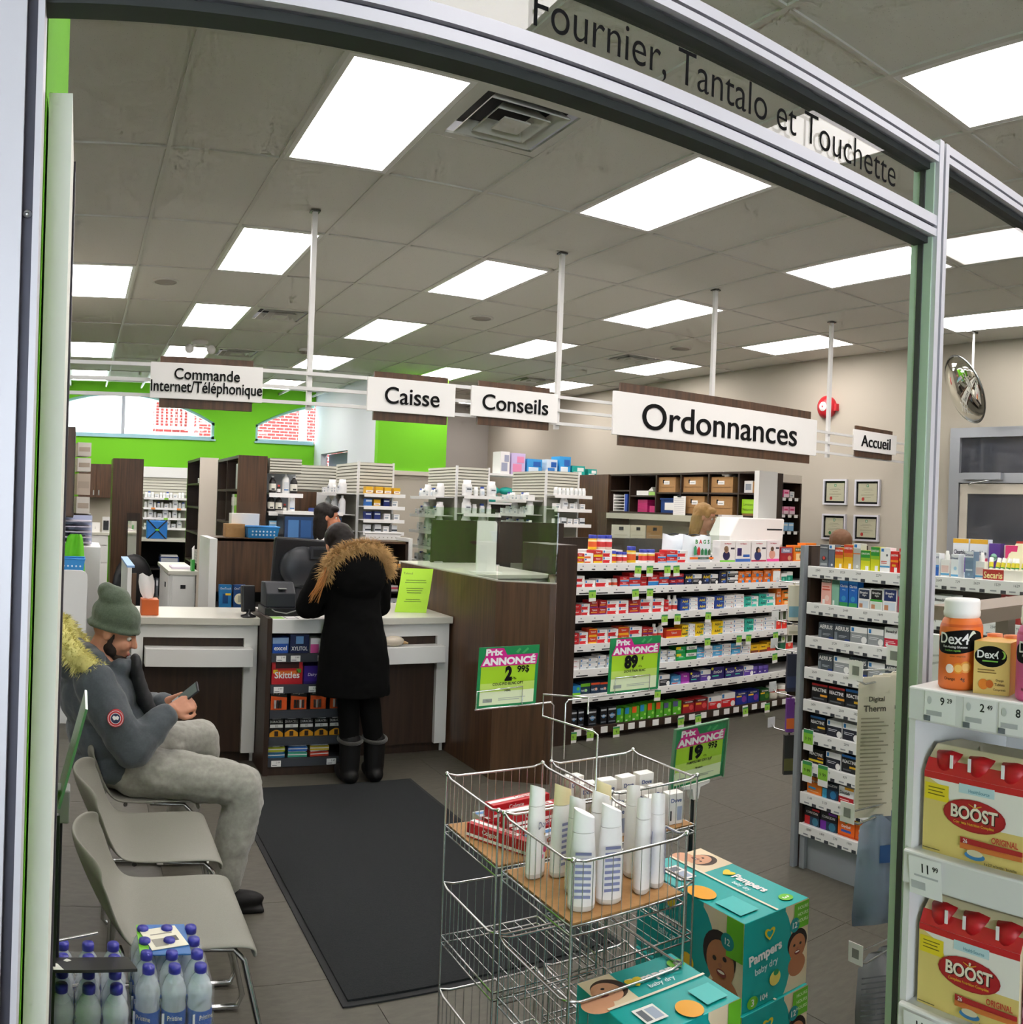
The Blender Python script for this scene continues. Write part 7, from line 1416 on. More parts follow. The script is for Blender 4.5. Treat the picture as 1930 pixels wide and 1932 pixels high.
b = MB(); b.lathe([(0, 0.001), (0.028, 0), (0.031, 0.006), (0.031, 0.05), (0.0295, 0.055), (0.031, 0.06), (0.031, 0.115), (0.029, 0.125), (0.0315, 0.14), (0.030, 0.155), (0.022, 0.175), (0.0135, 0.187), (0.0125, 0.195)], 'water', 16); bot = b.mesh('bottle_body')
b = MB(); b.lathe([(0.0135, 0.190), (0.0155, 0.191), (0.0155, 0.2035), (0.0145, 0.207), (0, 0.2075)], 'cap_blue', 14); cap = b.mesh('bottle_cap')
b = MB(); b.lathe([(0.0316, 0.048), (0.0316, 0.056, '7ccb2e'), (0.0316, 0.062, '2457ae'), (0.0316, 0.108)], '7ccb2e', 16)
b.text('Pristine', 0.012, T_at(0, -0.0322, 0.095), 'f2efcf', maxw=0.036); b.box(-0.030, -0.0205, 0.068, -0.024, -0.0195, 0.1, W_); lab = b.mesh('bottle_label')
for pi, (X0, Y0, lb) in enumerate(((0.205, 2.115, 'shrink-wrapped water pack with a white receipt label on top'), (-0.005, 2.03, 'shrink-wrapped water pack under the black leaf card'))):
    t = thing('water_pack', lb, 'water pack', (X0 + 0.064, Y0 + 0.096, 0.33))
    for j in range(4):
        for i in range(3):
            bo = part('bottle', bot, t, ((i - 1) * 0.064, (j - 1.5) * 0.064, 0), 0.4 * (i - 1))
            part('cap', cap, bo); part('label', lab, bo)
    b = MB(); b.box(-0.098, -0.131, 0.002, 0.098, 0.131, 0.175, 'film'); part('shrink_film', b, t, bevel=0.02)
    if pi == 0:
        b = MB(); b.box(-0.055, -0.03, 0.196, 0.05, 0.125, 0.199, '2f6fb8'); b.box(-0.08, -0.03, 0.1955, -0.055, 0.125, 0.1985, '7ccb2e'); part('top_card', b, t)
        b = MB(); b.box(-0.05, 0.0, 0.200, 0.05, 0.105, 0.2015, 'f1ecd8'); b.box(-0.035, 0.012, 0.2017, 0.0, 0.05, 0.2019, '9a968a'); b.box(-0.03, 0.07, 0.2017, 0.03, 0.075, 0.2019, '9a968a'); b.box(0.01, 0.03, 0.2017, 0.035, 0.055, 0.2019, '55524c'); o = part('receipt_label', b, t, label='white barcode label'); o.rotation_euler = (0, 0, 0.25)
t = thing('tilted_price_sign', 'green acrylic price sign seen edge-on beside the chairs', 'price sign', (-0.02, 2.12, 0.33))
o = part('acrylic_sheet', MB().box(-0.006, -0.10, 0.0, 0.0, 0.10, 0.24, 'glass_edge'), t, (0.0, 0, 0.62)); o.rotation_euler = (0, 0.24, 0.0)
cuboid('clip', t, -0.012, -0.03, 0.56, 0.022, 0.03, 0.64, 'grey_plastic', 0.004); b = MB(); b.cone((0.0, 0, 0), (0.0, 0, 0.58), 0.006, 0.006, 'black_plastic', 8); part('pole', b, t)
for z in (0.06, 0.14, 0.26):
    b = MB(); b.tube([(-0.01, 0, z), (0.10, 0.03, z + 0.01)], 0.004, 'steel', 6); part('hook', b, t)
# wire bin towers
def tower(lab, x0, x1, y0, y1, tiers, boards):
    t = thing('wire_bin_tower', lab, 'wire bin', ((x0 + x1) / 2, (y0 + y1) / 2, 0)); w_, d_ = (x1 - x0) / 2, (y1 - y0) / 2
    for sx in (-1, 1):
        for sy in (-1, 1):
            b = MB(); b.cone((sx * w_, sy * d_, 0), (sx * w_, sy * d_, tiers[0][0] + 0.004), 0.0032, 0.0032, 'steel', 6); part('corner_post', b, t)
    for k, (zr, zf) in enumerate(tiers):
        R = [(-w_, -d_), (w_, -d_), (w_, d_), (-w_, d_)]
        b = MB(); P = []
        for i, (x, y) in enumerate(R):                       # the rim dips at the corners
            x2, y2 = R[(i + 1) % 4]
            P += [(x, y, zr), (x + (x2 - x) * 0.1, y + (y2 - y) * 0.1, zr - 0.008), (x + (x2 - x) * 0.9, y + (y2 - y) * 0.9, zr - 0.008)]
        b.tube(P, 0.0036, 'steel', 6, True); rim = part('rim', b, t)
        b = MB(); b.tube([(x, y, zf) for x, y in R], 0.0032, 'steel', 6, True); b.tube([(x * 1.0, y * 1.0, zf - 0.02) for x, y in R], 0.0028, 'steel', 6, True); part('floor_frame', b, t)
        n = 12
        b = MB()
        for (x, y), (x2, y2) in zip(R, R[1:] + R[:1]):
            for i in range(1, n):
                u = i / n; px, py = x + (x2 - x) * u, y + (y2 - y) * u
                b.cone((px, py, zf - 0.02), (px, py, zr - 0.008), 0.0013, 0.0013, 'steel', 4, False)
        part('bars', b, t)['kind'] = 'stuff'
        if k < boards: cuboid('base_board', t, -w_ + 0.006, -d_ + 0.006, zf, w_ - 0.006, d_ - 0.006, zf + 0.005, 'hardboard')
        else:
            b = MB()
            for i in range(1, 8):
                u = -w_ + 2 * w_ * i / 8; b.cone((u, -d_, zf), (u, d_, zf), 0.0013, 0.0013, 'steel', 4, False)
            part('floor_wires', b, t)['kind'] = 'stuff'
    for sx, sy in ((-1, -1), (1, -1), (1, 1), (-1, 1)):
        b = MB(); b.ball((sx * w_, sy * d_, tiers[0][0]), 0.007, 'steel', 8, 6); part('corner_knob', b, t)
    return t
TIERS = [(0.93, 0.785), (0.625, 0.475), (0.325, 0.17)]
tower('left rear wire bin tower holding red toothpaste boxes', 1.025, 1.335, 1.925, 2.24, TIERS, 1)
tower('right rear wire bin tower holding white soap boxes', 1.365, 1.665, 1.925, 2.24, TIERS, 1)
tower('front wire bin tower holding tall white shampoo bottles', 1.03, 1.345, 1.585, 1.905, TIERS, 1)
# price signs on wire holders
def price_sign(lab, price, cents, line1, line2, loc, rz, tilt, w_=0.20, h=0.175, acrylic=False):
    t = thing('price_sign', lab, 'price sign', loc, rz, 'green announced price signs')
    T = T_at(0, 0, 0, 0, tilt); b = MB()
    b.box(-w_ / 2, 0, 0, w_ / 2, 0.0016, h, 'sign_green', Matrix.Rotation(tilt, 4, 'X')); sh = part('card', b, t)
    b = MB(); X = lambda u: (u - 0.5) * w_
    it = [('r', X(.05), h * .04, X(.95), h * .70, 'sign_lime'), ('r', X(.05), h * .04, X(.95), h * .26, 'sign_pale'), ('r', X(.05), h * .26, X(.95), h * .40, 'c4e06a'),
          ('p', [(X(.60), h * .90), (X(.66), h * .97), (X(.69), h * .94), (X(.64), h * .88)], '4fae6a'), ('p', [(X(.70), h * .88), (X(.80), h * .97), (X(.82), h * .94), (X(.74), h * .87)], '4fae6a'),
          ('p', [(X(.12), h * .98), (X(.40), h * .98), (X(.46), h * .86), (X(.98), h * .86), (X(.96), h * .68), (X(.03), h * .68), (X(.10), h * .84)], 'sign_pink'),
          ('t', 'Prix', X(.25), h * .915, h * .11, W_, {'bold': 0.05, 'maxw': w_ * .28, 'fit': True}), ('t', 'ANNONCÉ', X(.5), h * .775, h * .155, W_, {'bold': 0.05, 'maxw': w_ * .88, 'fit': True}),
          ('t', price, X(.50 if len(price) < 2 else .42), h * .55, h * .25, 'black_print', {'bold': 0.06, 'maxw': w_ * (.12 if len(price) < 2 else .26), 'fit': True}), ('t', cents, X(.74 if cents != '¢' else .64), h * .605, h * .13 if cents != '¢' else h * .09, 'black_print', {'bold': 0.02}), ('t', '+Tx', X(.60), h * .46, h * .035, 'black_print'),
          ('t', line1, X(.5), h * .385, h * .045, 'black_print', {'maxw': w_ * .55}), ('t', line2, X(.5), h * .27, h * .035, 'black_print'),
          ('r', X(.10), h * .09, X(.25), h * .15, '9aa29a'), ('r', X(.35), h * .11, X(.70), h * .125, 'b8c0b0'), ('r', X(.35), h * .14, X(.80), h * .152, 'b8c0b0')]
    draw(b, T, it); part('print', b, sh)
    if acrylic:
        b = MB(); R_ = Matrix.Rotation(tilt, 4, 'X'); b.box(-w_ / 2 - 0.006, -0.006, -0.004, w_ / 2 + 0.006, -0.004, h + 0.006, 'acrylic', R_); b.box(-w_ / 2 - 0.006, -0.006, -0.004, -w_ / 2 - 0.001, 0.004, h + 0.006, 'glass_edge', R_); b.box(w_ / 2 + 0.001, -0.006, -0.004, w_ / 2 + 0.006, 0.004, h + 0.006, 'glass_edge', R_); b.box(-w_ / 2, -0.006, h + 0.002, w_ / 2, 0.004, h + 0.006, 'glass_edge', R_); part('acrylic_holder', b, t)
    return t
s1 = price_sign('green price sign reading 2.99 on the wire bins, leftmost', '2', '99$', 'COLG P/D BLNC OPT', '140ML', (1.205, 2.24, 1.108), 0.03, 0.06)
b = MB(); b.tube([(-0.10, -0.004, 0.0), (-0.10, -0.006, 0.05), (0.05, -0.006, 0.055), (0.05, -0.005, 0.0)], 0.0018, 'steel', 6); b.tube([(-0.10, 0.003, -0.004), (0.155, 0.003, -0.002), (0.165, 0.003, -0.012), (0.165, 0.003, -0.185)], 0.0028, 'steel', 6); part('wire_holder', b, s1)
s2 = price_sign('green price sign reading 89 cents on the wire bins, middle', '89', '¢', 'DOVE PAIN BLNC', '90G', (1.672, 2.26, 1.11), 0.0, 0.04)
b = MB(); b.tube([(-0.075, -0.004, 0.0), (-0.075, -0.006, 0.05), (0.06, -0.006, 0.05), (0.06, -0.005, 0.0)], 0.0018, 'steel', 6); b.tube([(0.10, 0.003, -0.003), (-0.24, 0.003, -0.006), (-0.25, 0.003, -0.016), (-0.25, 0.003, -0.185)], 0.0028, 'steel', 6); part('wire_holder', b, s2)
t = thing('empty_sign_holder', 'empty wire sign holder rising from the front bin', 'sign holder', (1.19, 1.745, 0.785))
b = MB(); b.tube([(0, 0, 0), (0, 0, 0.36), (-0.005, 0.01, 0.365), (-0.06, 0.16, 0.375), (-0.06, 0.16, 0.43), (0.0, 0.045, 0.44), (0.0, 0.045, 0.40)], 0.0028, 'steel', 6); part('wire', b, t)
s3 = price_sign('green price sign reading 19.99 on a black pole above the nappies', '19', '99$', 'PAMPERS BBY DRY SUP', 'T6 64UN', (2.04, 2.36, 0.735), 0.10, 0.08, 0.262, 0.205, True)
b = MB(); b.cone((0.0, 0.02, -0.735), (0.0, 0.02, -0.05), 0.009, 0.008, 'black_plastic', 10); part('pole', b, s3)
b = MB(); b.prism([(-0.07, 0.0, -0.004), (0.07, 0.0, -0.004), (0.065, 0.0, -0.014), (0.02, 0.0, -0.02), (0.012, 0.0, -0.06), (-0.012, 0.0, -0.06), (-0.02, 0.0, -0.02), (-0.065, 0.0, -0.014)], (0, 0.03, 0), 'white_metal'); part('clip', b, s3); b = MB(); b.lathe([(0, 0), (0.13, 0), (0.13, 0.008), (0.02, 0.016)], 'black_plastic', 20); part('base', b, s3, (0, 0.02, -0.735))
# toothpaste, soap and shampoo in the bins
def tooth(lab, x, y, z, rz, main, tx='Colgate'):
    t = thing('toothpaste_box', lab, 'box', (x, y, z), rz, 'toothpaste boxes in the wire bin')
    cuboid('carton', t, -0.10, -0.02, 0, 0.10, 0.02, 0.038, main, 0.001)
    b = MB(); draw(b, T_at(0, -0.0205, 0), [('r', -0.1, 0.004, 0.1, 0.012, W_), ('t', tx, -0.02, 0.024, 0.016, W_ if main != 'd9dde4' else 'c9222b')]); draw(b, Matrix.Translation((0, 0, 0.0385)), [('r', -0.1, -0.006, 0.06, 0.010, W_ if main != 'd9dde4' else '3f7fc0'), ('t', tx, 0.02, 0.002, 0.018, 'c9222b' if main != 'd9dde4' else W_)]); b.box(0.1005, -0.015, 0.006, 0.101, 0.012, 0.03, 'c4cbd8'); part('print', b, t)
zb = 0.791
for i, (x, y, z, rz, c) in enumerate(((1.10, 2.05, zb, -1.15, 'c41f28'), (1.20, 2.15, zb, 0.12, 'c41f28'), (1.22, 2.10, zb, 0.15, 'cb2a30'), (1.23, 2.05, zb, 0.14, 'c41f28'), (1.235, 1.995, zb, 0.18, 'd9dde4'), (1.19, 2.19, zb, 0.10, 'd9dde4'), (1.21, 2.16, zb + 0.0385, 0.16, 'c41f28'), (1.22, 2.08, zb + 0.0385, 0.12, 'b81c26'))):
    tooth(['red toothpaste box lying askew at the left of the bin', 'red toothpaste box at the back of the bin floor', 'brighter red toothpaste box in the middle of the bin floor', 'red toothpaste box towards the front of the bin floor', 'white and blue toothpaste box nearest the bin front', 'white and blue toothpaste box against the bin back', 'red toothpaste box lying on top at the back', 'dark red toothpaste box lying on top in the middle'][i], x, y, z, rz, c)
k = 0
for i in range(13):
    x, y = 1.41 + (i % 4) * 0.068, 1.97 + (i // 4) * 0.072
    t = thing('soap_box', '%s white soap box counted from the front of the right rear bin' % ORD[i], 'box', (x, y, zb), random.uniform(-0.25, 0.25), 'white soap boxes in the wire bin')
    h = 0.088 + (0.02 if i > 7 else 0.0)
    cuboid('carton', t, -0.026, -0.018, 0, 0.026, 0.018, h, 'f3f1ec', 0.001)
    b = MB(); draw(b, T_at(0, -0.0185, 0), [('r', 0.004, 0.01, 0.02, 0.05, 'a8b4cc'), ('r', -0.02, 0.012, -0.015, 0.04, '3a3a3c'), ('t', 'Dove', 0, h * 0.78, 0.012, '2f4a8c')]); part('print', b, t)
b = MB(); L_ = []
for j, (z, rx, ry) in enumerate(((0, 0.026, 0.017), (0.004, 0.030, 0.020), (0.03, 0.030, 0.020), (0.09, 0.028, 0.019), (0.135, 0.024, 0.017), (0.15, 0.0235, 0.0165))):
    L_.append((z, rx, ry))
def oval(b, rings, m, n=20):
    V = [(rx * math.cos(2 * PI * k / n), ry * math.sin(2 * PI * k / n), z) for z, rx, ry in rings for k in range(n)]
    b.add(V, [(j * n + k, j * n + (k + 1) % n, (j + 1) * n + (k + 1) % n, (j + 1) * n + k) for j in range(len(rings) - 1) for k in range(n)], m, True)
    b.add(V, [tuple(range(n))[::-1], tuple(range((len(rings) - 1) * n, len(rings) * n))], m)
def shampoo(variant):
    b = MB(); oval(b, [(0, 0.026, 0.017), (0.004, 0.030, 0.020), (0.012, 0.031, 0.0205)], 'd8d4cc'); oval(b, [(0.012, 0.031, 0.0205), (0.06, 0.031, 0.0205), (0.12, 0.0285, 0.019), (0.165, 0.025, 0.0175)], 'f5f3f0'); body = b.mesh('bottle_body')
    b = MB(); n = 20; col = 'f0e2b0' if variant == 2 else 'fbfaf8'
    V = [(0.0248 * math.cos(2 * PI * k / n), 0.0172 * math.sin(2 * PI * k / n), 0.166) for k in range(n)] + [(0.0235 * math.cos(2 * PI * k / n), 0.0162 * math.sin(2 * PI * k / n), 0.205 - 0.010 * math.cos(2 * PI * k / n)) for k in range(n)]
    b.add(V, [(k, (k + 1) % n, n + (k + 1) % n, n + k) for k in range(n)], col, True); b.add(V, [tuple(range(n, 2 * n)), tuple(range(n))[::-1]], col); cp = b.mesh('cap')
    b = MB()
    if variant == 0: b.text('Dove', 0.016, T_at(0, -0.0215, 0.125), '4a5578'); b.disc((0.006, -0.0213, 0.10), 0.003, 'c9a24a', 10); b.disc((0.008, -0.0215, 0.065), 0.008, 'd8407a', 12); b.disc((-0.002, -0.0215, 0.05), 0.005, 'e87aa4', 10)
    else:
        for z in range(8): b.box(-0.018, -0.0217, 0.03 + z * 0.013, 0.018, -0.0208, 0.036 + z * 0.013, '8a8fb8')
    return body, cp, b.mesh('print')
SH = [shampoo(v) for v in (0, 1, 2)]
for i, (x, y, rz, v, lb) in enumerate(((1.085, 1.84, 0.5, 0, 'white shampoo bottle facing front at the left of the bin'), (1.09, 1.64, -0.5, 1, 'white shampoo bottle in the front left corner of the bin'), (1.13, 1.73, 0.4, 1, 'white shampoo bottle behind the front left one'), (1.145, 1.82, 0.2, 2, 'cream-capped shampoo bottle at the back left'), (1.165, 1.64, -0.3, 1, 'second white shampoo bottle in the front row'), (1.20, 1.735, 0.1, 1, 'white shampoo bottle in the middle of the bin'), (1.25, 1.80, 0.1, 2, 'cream-capped shampoo bottle at the back right'), (1.265, 1.65, 0.9, 1, 'third white shampoo bottle in the front row'), (1.315, 1.66, 0.9, 1, 'white shampoo bottle in the front right corner'), (1.30, 1.74, 1.0, 1, 'white shampoo bottle behind the front right one'))):
    t = thing('shampoo_bottle', lb, 'bottle', (x, y, zb), rz, 'white shampoo bottles in the front bin')
    for nm, m in zip(('bottle_body', 'cap', 'print'), SH[v]): part(nm, m, t)
    t.scale = (1, 1, 1.05)
# nappy cartons
TEAL, DT, GRN, SKY = '12a8a4', '0d8a8c', '6cc02a', 'e8d6b4'
defmat('carton_teal', TEAL, 0.35)
def baby(cx, cy, r, skin, hair, rot=0):      # generic smiling baby picture
    def q(x, y): return (cx + x * math.cos(rot) - y * math.sin(rot), cy + x * math.sin(rot) + y * math.cos(rot))
    o = [('d', *q(0, -r * 1.35), r * 0.9, r * 0.8, skin), ('d', *q(0, r * 0.25), r * 1.02, r * 1.0, hair), ('d', *q(0, -r * 0.05), r * 0.86, r * 0.92, skin)]
    for s_ in (-1, 1): o += [('d', *q(s_ * r * 0.32, r * 0.12), r * 0.12, r * 0.10, '1a1210')]
    o += [('d', *q(0, -r * 0.14), r * 0.12, r * 0.10, 'a86a50'), ('d', *q(0, -r * 0.44), r * 0.30, r * 0.16, '7a2f2a'), ('d', *q(0, -r * 0.40), r * 0.22, r * 0.06, 'f0e8e0')]
    return o
def heart(cx, cy, s_, c, rot=0):
    P = []
    for i in range(24):
        a = 2 * PI * i / 24; x = s_ * 0.8 * math.sin(a) ** 3; y = s_ * (0.65 * math.cos(a) - 0.25 * math.cos(2 * a) - 0.1 * math.cos(3 * a)); P.append((cx + x * math.cos(rot) - y * math.sin(rot), cy + x * math.sin(rot) + y * math.cos(rot)))
    return ('p', P, c)
def nappy(lab, loc, L, w_, h, size, count, rz=0.0, skin='b5764f', hair='1f1512'):
    """carton: long side L along local y, printed end (width w_) faces -y, printed flank faces -x"""
    t = thing('nappy_carton', lab, 'carton', loc, rz, 'teal nappy cartons')
    bx = cuboid('carton', t, -w_ / 2, -L / 2, 0, w_ / 2, L / 2, h, 'carton_teal', 0.002)
    b = MB(); T = T_at(0, -L / 2 - 0.0002, h / 2); a, c = w_ / 2, h / 2
    it = [('r', a * .25, -c, a, c, SKY), ('d', a * .12, -c * .05, a * .36, c * 1.02, 'carton_teal')] + baby(a * .66, -c * .02, a * .31, skin, hair) + [('r', a * .52, c * .38, a, c * .98, GRN), ('d', a * .55, c * .50, a * .15, c * .17, DT), ('t', '12', a * .55, c * .50, c * .14, W_)]
    for k_ in range(3): it.append(('t', 'HOURS', a * .80, c * (.86 - .15 * k_), c * .08, 'd8f0b8'))
    it += [heart(-a * .25, c * .58, a * .20, 'e8d02a'), heart(-a * .25, c * .57, a * .12, 'carton_teal'), ('t', 'Pampers', -a * .36, c * .14, c * .30, W_, {'bold': 0.04, 'maxw': a * 1.1, 'rot': 0.12}), ('t', 'baby dry', -a * .32, -c * .16, c * .20, 'd8f0f0', {'maxw': a * .85, 'rot': 0.12}),
           ('d', -a * .05, -c * .50, a * .17, c * .17, 'f0dc6a'), ('d', -a * .02, -c * .38, a * .08, c * .07, '2f9a5a'), ('d', -a * .72, -c * .82, a * .16, c * .14, GRN), ('t', size, -a * .72, -c * .82, c * .16, W_), ('t', count, -a * .38, -c * .80, c * .13, W_)]
    draw(b, T, it); part('end_print', b, bx)
    b = MB(); T = T_at(-w_ / 2 - 0.0002, 0, h / 2, -PI / 2); a = L / 2
    it = [('r', a * .30, -c, a, c, SKY), ('d', a * .12, 0, a * .40, c * 1.02, 'carton_teal')] + baby(a * .62, -c * .12, a * .28, skin, hair, 0.25) + [('r', a * .72, c * .1, a, c, GRN), ('d', a * .74, c * .42, a * .11, c * .19, DT), ('t', '12', a * .74, c * .42, c * .15, W_)]
    it += [heart(-a * .30, c * .62, a * .14, 'e8d02a'), ('t', 'Pampers', -a * .36, c * .14, c * .32, W_, {'bold': 0.04, 'maxw': a * .95}), ('t', 'baby dry', -a * .34, -c * .22, c * .20, 'd8f0f0', {'maxw': a * .8}), ('d', a * .05, -c * .55, a * .12, c * .20, 'f0c83a')]
    draw(b, T, it); part('flank_print', b, bx)
    b = MB(); T = Matrix.Translation((0, 0, h + 0.0002)) @ Matrix.Rotation(PI / 2, 4, 'Z'); A, B = L / 2, w_ / 2   # plane x runs along +y, plane y along -x
    it = [('r', A * .35, -B, A, 0, SKY)] + baby(A * .70, -B * .5, B * .34, 'd9a07c', '3a2618', PI / 2 + 0.6) + [('t', 'Pampers', -A * .25, -B * .48, B * .32, W_, {'bold': 0.04, 'rot': PI}), ('t', 'baby dry', -A * .25, -B * .22, B * .16, 'd8f0f0', {'rot': PI}), ('d', -A * .82, -B * .6, B * .17, B * .17, GRN), ('t', size, -A * .82, -B * .6, B * .18, W_, {'rot': PI}), heart(A * .15, -B * .5, B * .22, 'e8d02a', PI),
          ('r', -A, -B * .03, A, B * .03, 'efe4cc'), ('r', A * .30, B * .25, A * .72, B * .72, 'f4f2ee'), ('r', A * .34, B * .32, A * .52, B * .66, 'a8b4c8'), ('r', A * .56, B * .32, A * .68, B * .66, '6a6f78'), ('d', -A * .1, B * .75, A * .22, B * .28, 'f0a92a'), ('r', -A * .85, B * .3, -A * .4, B * .85, '4cc4c0')]
    draw(b, T, it); part('top_print', b, bx)
    return t
nappy('upper teal nappy carton of the right-hand stack', (1.895, 2.06, 0.2595), 0.51, 0.27, 0.2585, '3', '104')
nappy('lower teal nappy carton under the right-hand stack', (1.89, 2.05, 0.0), 0.51, 0.275, 0.2585, '3', '104')
nappy('upper teal nappy carton at the bottom of the picture', (1.235, 1.535, 0.3055), 0.27, 0.25, 0.305, '6', '64', PI / 2, 'd8a27c', '7a4f28')
nappy('lower teal nappy carton hidden at the bottom of the picture', (1.235, 1.535, 0.0), 0.27, 0.25, 0.305, '6', '64', PI / 2, 'd8a27c', '7a4f28')
# ------------------------------------------------------------------ hanging goods behind the right post
hs = thing('hook_stand', 'narrow peg stand with hooks behind the right post', 'display stand', (2.17, 1.50, 0))
cuboid('peg_board', hs, 0, -0.10, 0.02, 0.02, 0.10, 1.35, 'shelf_white'); cuboid('foot', hs, -0.12, -0.12, 0, 0.15, 0.12, 0.02, 'grey_plastic')
def hook(z, y, ln, parent, tagw=0.05):
    b = MB(); b.tube([(0, y, z), (-ln * 0.85, y, z), (-ln, y, z + 0.018)], 0.0035, 'steel', 6); h = part('hook', b, parent)
    b = MB(); b.tube([(0, y, z + 0.02), (-ln * 0.9, y, z + 0.04), (-ln, y, z + 0.05)], 0.0028, 'steel', 6); b.box(-ln - 0.004, y - tagw / 2, z + 0.015, -ln - 0.002, y + tagw / 2, z + 0.07, 'price_white'); b.box(-ln - 0.0045, y - 0.012, z + 0.03, -ln - 0.004, y + 0.012, z + 0.055, 'grey_plastic'); part('tag_arm', b, h)
for z, y, ln in ((1.22, 0.05, 0.26), (1.27, -0.05, 0.22), (0.84, 0.03, 0.30), (0.46, 0.0, 0.28)): hook(z, y, ln, hs)
for i in range(4):
    t = thing('leaflet_card', '%s cream thermometer instruction card hanging behind the post' % ORD[i], 'card', (2.0 + i * 0.045, 1.545, 1.235), -0.6, 'thermometer cards on a hook')
    b = MB(); P = [(-0.055, 0, -0.40), (0.055, 0, -0.40), (0.055, 0, -0.02), (0.04, 0, 0.0), (-0.04, 0, 0.0), (-0.055, 0, -0.02)]; b.prism(P, (0, 0.004, 0), 'e9e2cc'); part('card', b, t)
    b = MB(); it = [('t', 'Digital', 0, -0.065, 0.018, '5a5648', {'maxw': 0.08}), ('t', 'Therm', -0.005, -0.09, 0.018, '5a5648', {'maxw': 0.07})] + [('r', -0.045, -0.12 - k * 0.011, 0.01 + 0.035 * ((k * 7) % 5) / 5, -0.116 - k * 0.011, 'b0a88e') for k in range(24)]
    draw(b, T_at(0, -0.0004, 0), it); part('print', b, t)
for i in range(3):
    t = thing('tubing_bag', '%s clear bag of blue tubing hanging behind the post' % ORD[i], 'bag', (2.0 + i * 0.045, 1.53, 0.845), -0.6, 'clear tubing bags')
    b = MB(); n = 6; V = []
    for j, (z, w_, d_) in enumerate(((0.0, 0.015, 0.006), (-0.03, 0.05, 0.012), (-0.10, 0.055, 0.02), (-0.2, 0.06, 0.024), (-0.28, 0.065, 0.02), (-0.31, 0.062, 0.006))):
        V += [(-w_, 0, z), (0, -d_, z), (w_, 0, z), (0, d_, z)]
    b.add(V, [(4 * j + k, 4 * j + (k + 1) % 4, 4 * j + 4 + (k + 1) % 4, 4 * j + 4 + k) for j in range(5) for k in range(4)], 'bag_film', True); part('film', b, t)
    b = MB(); b.tube([(0.03 * math.cos(k * 0.9), 0.004 * math.sin(k * 2), -0.06 - k * 0.013) for k in range(18)], 0.006, '5a7ca8', 6); part('tubing', b, t)
    b = MB(); b.box(0.005, -0.022, -0.13, 0.04, -0.0215, -0.08, '2f5a94'); part('label', b, t)
    t = thing('mesh_bag', '%s grey mesh bag hanging lowest behind the post' % ORD[i], 'bag', (1.99 + i * 0.05, 1.51, 0.465), -0.6, 'grey mesh bags')
    b = MB(); V = []
    for j, (z, w_, d_) in enumerate(((0.0, 0.02, 0.006), (-0.04, 0.05, 0.016), (-0.16, 0.055, 0.022), (-0.26, 0.05, 0.01))): V += [(-w_, 0, z), (0, -d_, z), (w_, 0, z), (0, d_, z)]
    b.add(V, [(4 * j + k, 4 * j + (k + 1) % 4, 4 * j + 4 + (k + 1) % 4, 4 * j + 4 + k) for j in range(3) for k in range(4)], '8d8f92', True); part('mesh', b, t)
    b = MB()
    for k in range(12): b.box(-0.045, -0.021, -0.06 - k * 0.015, 0.045, -0.020, -0.056 - k * 0.015, '6c6e74')
    part('ribs', b, t)['kind'] = 'stuff'
# goods hanging from the far end of the allergy gondola
eh = thing('end_hook_strip', 'white hook strip on the far end of the allergy gondola', 'hook strip', (3.16, 2.925, 0))
cuboid('strip', eh, 0.0, -0.012, 0.35, 0.06, 0.0, 1.42, 'shelf_white')
for z in (1.36, 1.16, 1.02, 0.80, 0.62):
    b = MB(); b.tube([(0.03, 0, z), (0.03, 0.18, z), (0.03, 0.20, z + 0.015)], 0.003, 'steel', 6); b.box(0.005, 0.205, z, 0.055, 0.207, z + 0.05, 'price_white'); part('hook', b, eh)
for i, (z, h, w_, c, c2, lb) in enumerate(((1.355, 0.18, 0.055, 'd8d2bc', '7aa8b8', 'beige blister card hanging from the upper end hook'), (1.155, 0.05, 0.05, 'e4dccb', 'c0b8a0', 'short pale card on the second end hook'), (1.015, 0.19, 0.05, '161c34', '2a3458', 'navy slim box on the third end hook'), (0.795, 0.17, 0.04, '6a2f8c', 'e0702a', 'purple and orange slim pack on the fourth end hook'), (0.615, 0.2, 0.05, '20221e', '5a5a2a', 'dark pouch on the lowest end hook'))):
    b = MB(); b.box(-w_ / 2, -0.012, -h, w_ / 2, 0.012, -0.005, c); b.box(-w_ / 2, -0.0125, -h * 0.9, w_ / 2, -0.012, -h * 0.6, c2); b.box(-0.004, -0.002, -0.006, 0.004, 0.002, 0.004, c)
    solo('hanging_pack', b, lb, 'pack', (3.185, 3.0, z - 0.002), -0.5)
